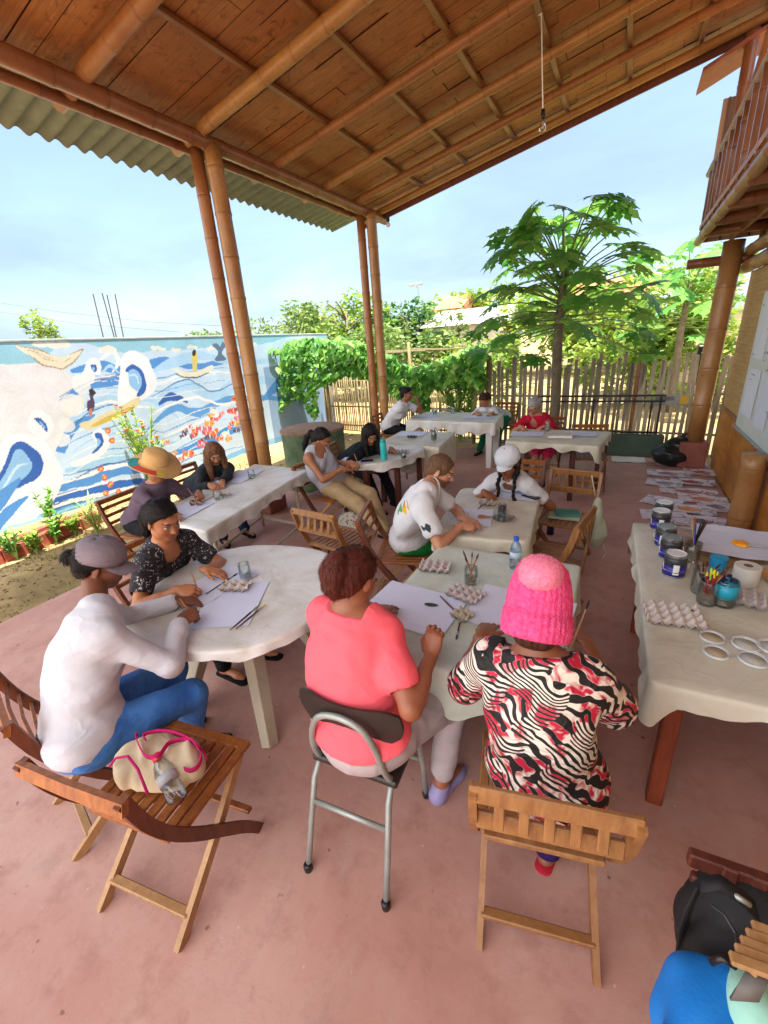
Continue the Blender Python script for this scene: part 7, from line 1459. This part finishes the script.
# loose tin lids
def lid(px, label, inner, r=.045):
    q = at(px[0], px[1], .7535); t = thing('tin_lid', label, 'lid', (q.x, q.y, .7535), 0, 'loose tin lids on the supply table'); MB().lathe([(0, .002), (r*.82, .002), (r*.84, .007), (r*.9, .008), (r*.93, .004), (r*.98, .004), (r, .009), (r*1.02, .008), (r*1.01, 0), (0, 0)][::-1], (0, 0, 0), 36).build('rim', m_lidw, t, auto=50); MB().lathe([(0, .0045), (r*.80, .0040), (r*.8, .003)][::-1], (0, 0, 0), 30).build('dried_paint', inner, t, smooth=True)
m_dp = M('dried_cream_paint', '#b5a68c', .5, .15, 14); m_dp2 = M('dried_white_paint', '#bdbdb4', .5, .15, 14)
lid((712, 638), 'upper left loose lid with dried cream paint', m_dp); lid((716, 653), 'lower left loose lid with dried cream paint', m_dp); lid((746, 645), 'middle loose lid right of the two left lids', m_dp2, .05); lid((753, 660), 'loose lid nearest the cloth edge, below the middle one', m_dp2, .05); lid((772, 648), 'dark-rimmed lid cut by the right edge of the photo', m_dp2, .05)
# jars on the supply table
t = tumbler('clear glass jar holding coloured pens behind the paint tin', (700, 592), .7535, .045, .13, None, 'brush_jar', 6, cat='jar')
t = tumbler('jar packed with yellow and green tipped brushes', (706, 603), .7535, .042, .12, m_liq['brown'], 'brush_jar', 4, .5, cat='jar')
for i in range(12):
    a = random.uniform(0, 6.28); r_ = random.uniform(0, .028); b = V((r_*math.cos(a)*.6, r_*math.sin(a)*.6, .02)); e = V((r_*1.3*math.cos(a), r_*1.3*math.sin(a), .145+random.uniform(-.01, .015))); MB().tube([b, e], .0035, 6).build('marker', M('marker', random.choice(['#c92f3a', '#7a1f2c', '#8a2430']), .4), t); MB().tube([e, e*1.0+V((0, 0, .018))], [.0042, .003], 6).build('marker_cap', M('marker_cap', random.choice(['#c6e030', '#e0d82c', '#7fc23c']), .4), t)
t = tumbler('turquoise-labelled glass jar with dark caps inside', (722, 604), .7535, .048, .13, None, 'storage_jar', 0, cat='jar'); MB().lathe([(.0485, .05), (.0492, .05), (.0492, .115), (.0485, .115)], (0, 0, 0), 30).build('turquoise_label', M('turq', '#1f9cba', .4, .08), t, smooth=True)
for i in range(8): a = random.uniform(0, 6.28); MB().lathe([(.010, 0), (.010, .012), (0, .013)], (.026*math.cos(a), .026*math.sin(a), .105+.004*i), 12).build('blue_cap', M('dkcap', '#1a2450', .5), t)
q = at(716, 566, .80); t = thing('lidded_pot', 'small bright turquoise pot lid behind the jars', 'pot', at(716, 572, .7535)); MB().lathe([(.035, 0), (.038, .07), (.04, .08), (.04, .09), (0, .092)], (0, 0, 0), 24).build('pot', M('turq2', '#1a8fc0', .4), t, auto=40)
t = thing('toilet_roll', 'white toilet roll standing on the supply table', 'paper roll', at(744, 583, .7535)); 
MB().lathe([(.020, 0), (.054, 0), (.056, .004), (.056, .098), (.054, .1), (.020, .1), (.020, 0)][::-1], (0, 0, 0), 32).build('roll', M('tissue', '#c9c4bc', .95, .05, 8, .5, 60), t, auto=40); MB().lathe([(.0195, .001), (.0195, .0995)], (0, 0, 0), 24).build('core', M('cardboard', '#6e5a48', .9), t)
t = thing('brush_jar', 'tall glass of long dark brushes behind the tins', 'jar', at(691, 560, .7535)); MB().lathe([(.036, 0), (.04, .11), (.037, .11), (.034, .006), (0, .005)], (0, 0, 0), 24).build('glass', m_glass, t, smooth=True)
for i in range(6): a = i*1.05; MB().tube([(.02*math.cos(a+3), .02*math.sin(a+3), .01), (.035*math.cos(a), .035*math.sin(a), .24+.02*math.sin(i*3))], [.003, .005], 6).build('brush_handle', [m_wood_dk, m_black, m_wood_or, m_wood2, M('blueb', '#2c4fa0', .4), m_black][i], t)
# papers and drawings at the back of the supply table
sheet('large white paper with a yellow paint dab on the supply table', (.80, 2.92, 0), -4, .62, .44, .800, m_pap_b, group=None, curl=.012)
t = thing('paint_spoon', 'spoon loaded with yellow paint on the white paper', 'spoon', at(741, 545, .803)); s = SDF((-.06, -.06, -.01), (.06, .06, .05), .004); s.ell((0, 0, .006), np.eye(3), (.045, .036, .016)); s.disp(.003, 60, 4); s.clip((0, 0, 0), (0, 0, -1)); v_, f_ = s.mesh(); np_mesh('yellow_paint', v_, f_, M('yellow_paint', '#e89a12', .35, .08), t); MB().tube([(.02, -.02, .012), (.14, -.04, .02)], [.006, .004], 8).build('handle', m_metal, t, smooth=True)
sheet('painting of a brown leaf on paper, half under the white paper', (.62, 2.82, 0), 32, .34, .26, .7545, M('brown_print', '#b08c66', .7, .35, 9, .1), name='leaf_print', group='loose prints on the supply table'); sheet('grey and pink leaf print behind the tins', (.52, 3.02, 0), -15, .34, .26, .756, M('grey_print', '#a89890', .7, .35, 14, .1), name='leaf_print', group='loose prints on the supply table'); sheet('tan print peeping out at the right below the white paper', (.93, 2.60, 0), 10, .36, .28, .757, M('tan_print', '#c09a68', .7, .25, 9, .1), name='leaf_print', group='loose prints on the supply table')
MB_ = MB().box((.84, 2.94, .776), (.30, .26, .042), None, .004); tag(MB_.build('sketchbook', M('book_grey', '#8a8078', .7)), 'thick sketchbook hidden under the large white paper', 'book')
# plastic wrap bundles
# drawings laid out on the floor by the wall
def painted_sheet(label, x, y, rot, w_, l_, cc, cc2, seed):
    k = NT('floor_drawing'); n_ = k.noise(k.coord(), 7+seed % 4, 4, .6, 1.5); n2 = k.noise(k.coord(scale=(1, 2.4, 1)), 12, 3, .5, .8); g = k.n('ShaderNodeTexGradient'); g.gradient_type = 'SPHERICAL'; k.l(k.coord(scale=(1/(w_*.36), 1/(l_*.36), 1)), g.inputs[0])
    c = k.mix(k.ramp(n_.outputs[0], [(.50, (0, 0, 0)), (.56, (.9, .9, .9))]), '#e2deea', cc); mk = k.mix(1.0, k.ramp(g.outputs[0], [(.25, (0, 0, 0)), (.4, (1, 1, 1))]), k.ramp(n2.outputs[0], [(.36, (.3, .3, .3)), (.5, (1, 1, 1))]), 'MULTIPLY'); c = k.mix(mk, c, cc2); k.col(c); k.set(Roughness=.8)
    return sheet(label, (x, y, 0), rot, w_, l_, .004+.0022*(seed % 5), k.mat, name='floor_drawing', cat='drawing', group='drawings laid on the floor along the wall', curl=.01)
fl = [(675, 464, 5, .5, .3, '#b9a8b0', '#a06a60', 'farthest drawing in the row by the pillar'), (668, 474, 2, .52, .32, '#a8a0b4', '#9a6a74', 'grey and lilac drawing, second from the pillar'), (702, 473, 0, .44, .32, '#a87a78', '#a84f4a', 'reddish leaf print close to the pillar footing'), (664, 484, -8, .42, .30, '#b4b0c4', '#8a86a0', 'mostly blank drawing with a curled left corner'), (692, 483, -4, .5, .30, '#8a7080', '#9a2f3c', 'drawing with a dark red sprig across it'), (688, 492, -2, .62, .28, '#9a7262', '#b0644a', 'brown toned drawing with leaf shapes'), (662, 502, -20, .40, .34, '#b9b6cc', '#9a98b0', 'blank sheet turned at an angle on the left of the row'), (702, 500, -3, .5, .30, '#b4a4b4', '#d9762c', 'drawing with an orange sunburst shape'), (688, 510, -3, .52, .30, '#a9a2b4', '#dc8f2c', 'drawing with a yellow-orange fan shape'), (716, 508, -2, .36, .32, '#b4a8bc', '#7c6a70', 'lilac drawing against the wall base'), (664, 516, 4, .46, .32, '#c4c2d4', '#a8a6bc', 'pale sheet behind the rearmost tin'), (700, 522, 2, .5, .34, '#a08aa0', '#7a4a58', 'purple-grey print nearest the supply table')]
for i, (px_, py_, ro, w_, l_, ca_, cb_, lab) in enumerate(fl): q = at(px_, py_, 0); painted_sheet(lab, q.x, q.y, ro, w_, l_, ca_, cb_, i)
q = at(628, 460, 0); o = sheet('lone pale sheet lying on the floor apart from the row', (q.x, q.y, 0), 3, .48, .36, .004, m_pap_w, name='floor_drawing', cat='drawing', group=None, curl=.012)
# book on right far table
q = at(560, 437, Z1); t = thing('book', 'thick white-paged book on the grey-haired woman\'s table', 'book', (q.x, q.y, Z1), .1); MB().box((0, 0, .018), (.28, .2, .03), None, .003).build('pages', m_pap_w, t); MB().box((0, 0, .0365), (.29, .21, .004), None, .001).build('cover', M('cover_pale', '#c9c0b4', .6), t)
# ---- bags
m_canvas = fabric('cream_canvas', '#cfc3a4', .08); m_pinkstrap = fabric('magenta_strap', '#c4246e', .1)
def softbag(name, label, loc, rz, ells, mat, h=.006, seed=0, amp=.004, part='bag_body'):
    s = SDF((-.3, -.3, -.3), (.3, .3, .35), h)
    for c_a, r_ in ells: s.ell(c_a, np.eye(3), r_, .04)
    s.disp(amp, 24, seed, (1, 1, .4)); v_, f_ = s.mesh(); t = thing(name, label, 'bag', loc, rz); np_mesh(part, v_, f_, mat, t); return t
bq = at(160, 768, .52); t = softbag('tote_bag', 'cream canvas tote bag with magenta straps slumped on the empty foreground chair', (bq.x, bq.y, .462), rad(-8), [((-.085, -.02, .065), (.09, .105, .075)), ((.06, .05, .07), (.10, .085, .075)), ((-.02, .02, .055), (.145, .12, .055)), ((-.12, -.04, .10), (.03, .05, .05))], m_canvas, seed=5, amp=.006)
def bt(px, py, z): return at(px, py, z)+V((0, 0, .03))-V((bq.x, bq.y, .462))
Rz8 = Matrix.Rotation(rad(8), 3, 'Z')
def strap(pts, w_=.020, m=m_pinkstrap, nm='strap', par=t): 
    P = [Rz8 @ bt(*p) for p in pts]; MB().plank([tuple(p) for p in spl([tuple(q) for q in P], 6)[:-6]], w_, .004, side=(0, 0, 1)).build(nm, m, par, smooth=True)
strap([(140, 740, .60), (146, 760, .585), (160, 762, .60), (172, 748, .58), (192, 746, .57), (203, 762, .55), (196, 775, .54), (182, 772, .55)]); strap([(148, 745, .60), (156, 737, .60), (176, 738, .59), (196, 748, .57), (206, 766, .52)], .016)
MB().tube([Rz8 @ bt(112, 772, .56), Rz8 @ bt(118, 764, .59), Rz8 @ bt(130, 762, .60), Rz8 @ bt(140, 775, .59), Rz8 @ bt(150, 800, .54)], .005, 6).build('piping', m_pinkstrap, t, smooth=True)
a = at(160, 764, .60); b = at(178, 799, .53); d = (b-a).normalized()
t = bottle('water_bottle', 'small clear water bottle with a red cap lying against the tote bag', b, [(.030, 0), (.034, .008), (.034, .05), (.031, .055), (.034, .06), (.034, .11), (.026, .14), (.013, .16), (.013, .168)], m_pet, [(.017, .160), (.017, .185), (0, .187)], M('red_cap', '#d9343a', .4), (-d).to_track_quat('Z', 'Y').to_euler()); MB().lathe([(.0345, .065), (.0348, .065), (.0348, .1), (.0345, .1)], (0, 0, 0), 24).build('label_band', M('grey_label', '#b0b4ba', .5), t, smooth=True)
q = at(351, 534, 0); s = None
t = thing('tote_bag', 'white cloth tote bag with small coloured prints hanging beside the girl in the tank top', 'bag', (q.x, q.y, 0), rad(25)); sb = SDF((-.2, -.12, 0), (.2, .12, .4), .007); sb.ell((0, 0, .12), np.eye(3), (.14, .04, .12), .03); sb.ell((-.09, 0, .06), np.eye(3), (.045, .035, .06), .05); sb.ell((.09, 0, .06), np.eye(3), (.045, .035, .06), .05); sb.ell((0, 0, .2), np.eye(3), (.13, .028, .07), .04); sb.disp(.003, 24, 2); v_, f_ = sb.mesh()
kt = NT('printed_canvas'); vo = kt.n('ShaderNodeTexVoronoi'); vo.inputs['Scale'].default_value = 34; kt.l(kt.coord(), vo.inputs['Vector']); n_ = kt.noise(kt.coord(), 9, 2); c = kt.mix(kt.ramp(vo.outputs['Distance'], [(.30, (1, 1, 1)), (.34, (0, 0, 0))]), '#c9c4b4', kt.ramp(n_.outputs[0], [(.38, '#3a4a6a'), (.5, '#a8323c'), (.6, '#4a8a7a')])); kt.col(c); kt.set(Roughness=.85); np_mesh('bag_body', v_, f_, kt.mat, t)
for sy in (-.02, .02): MB().plank([(-.07, sy, .24), (-.05, sy, .33), (0, sy, .37), (.05, sy, .33), (.07, sy, .24)], .02, .004, side=(0, 1, 0)).build('strap', m_canvas, t, smooth=True)
q = V((-.10, 4.10, 0)); t = thing('drawstring_bag', 'pale drawstring bag hanging on the upright chair near the right far table', 'bag', q, rad(20)); sb = SDF((-.2, -.15, .0), (.2, .15, .8), .008); sb.ell((.02, 0, .40), np.eye(3), (.05, .06, .2), .05); sb.ell((.03, 0, .25), np.eye(3), (.10, .08, .14), .05); sb.disp(.005, 22, 6); v_, f_ = sb.mesh(); np_mesh('bag_body', v_, f_, fabric('pale_sage_cloth', '#b9c0a8', .08), t)
MB().tube([(.0, 0, .58), (-.04, 0, .74), (-.05, .02, .80)], .006, 6).build('cord', m_canvas, t, smooth=True); MB().tube([(.09, 0, .18), (.14, -.02, .05), (.10, -.05, .01)], .004, 6).build('cord', m_canvas, t, smooth=True)
t = thing('folded_cloth', 'folded teal and white cloth on the seat of the upright chair', 'cloth', (-.33, 3.90, .462)); MB().box((0, 0, .014), (.26, .2, .022), None, .008).build('lower_fold', fabric('sage', '#a8b8a0', .1), t); MB().box((.02, .01, .034), (.2, .15, .018), Matrix.Rotation(.3, 3, 'Z'), .007).build('upper_fold', fabric('tealc', '#4a8f86', .1), t)
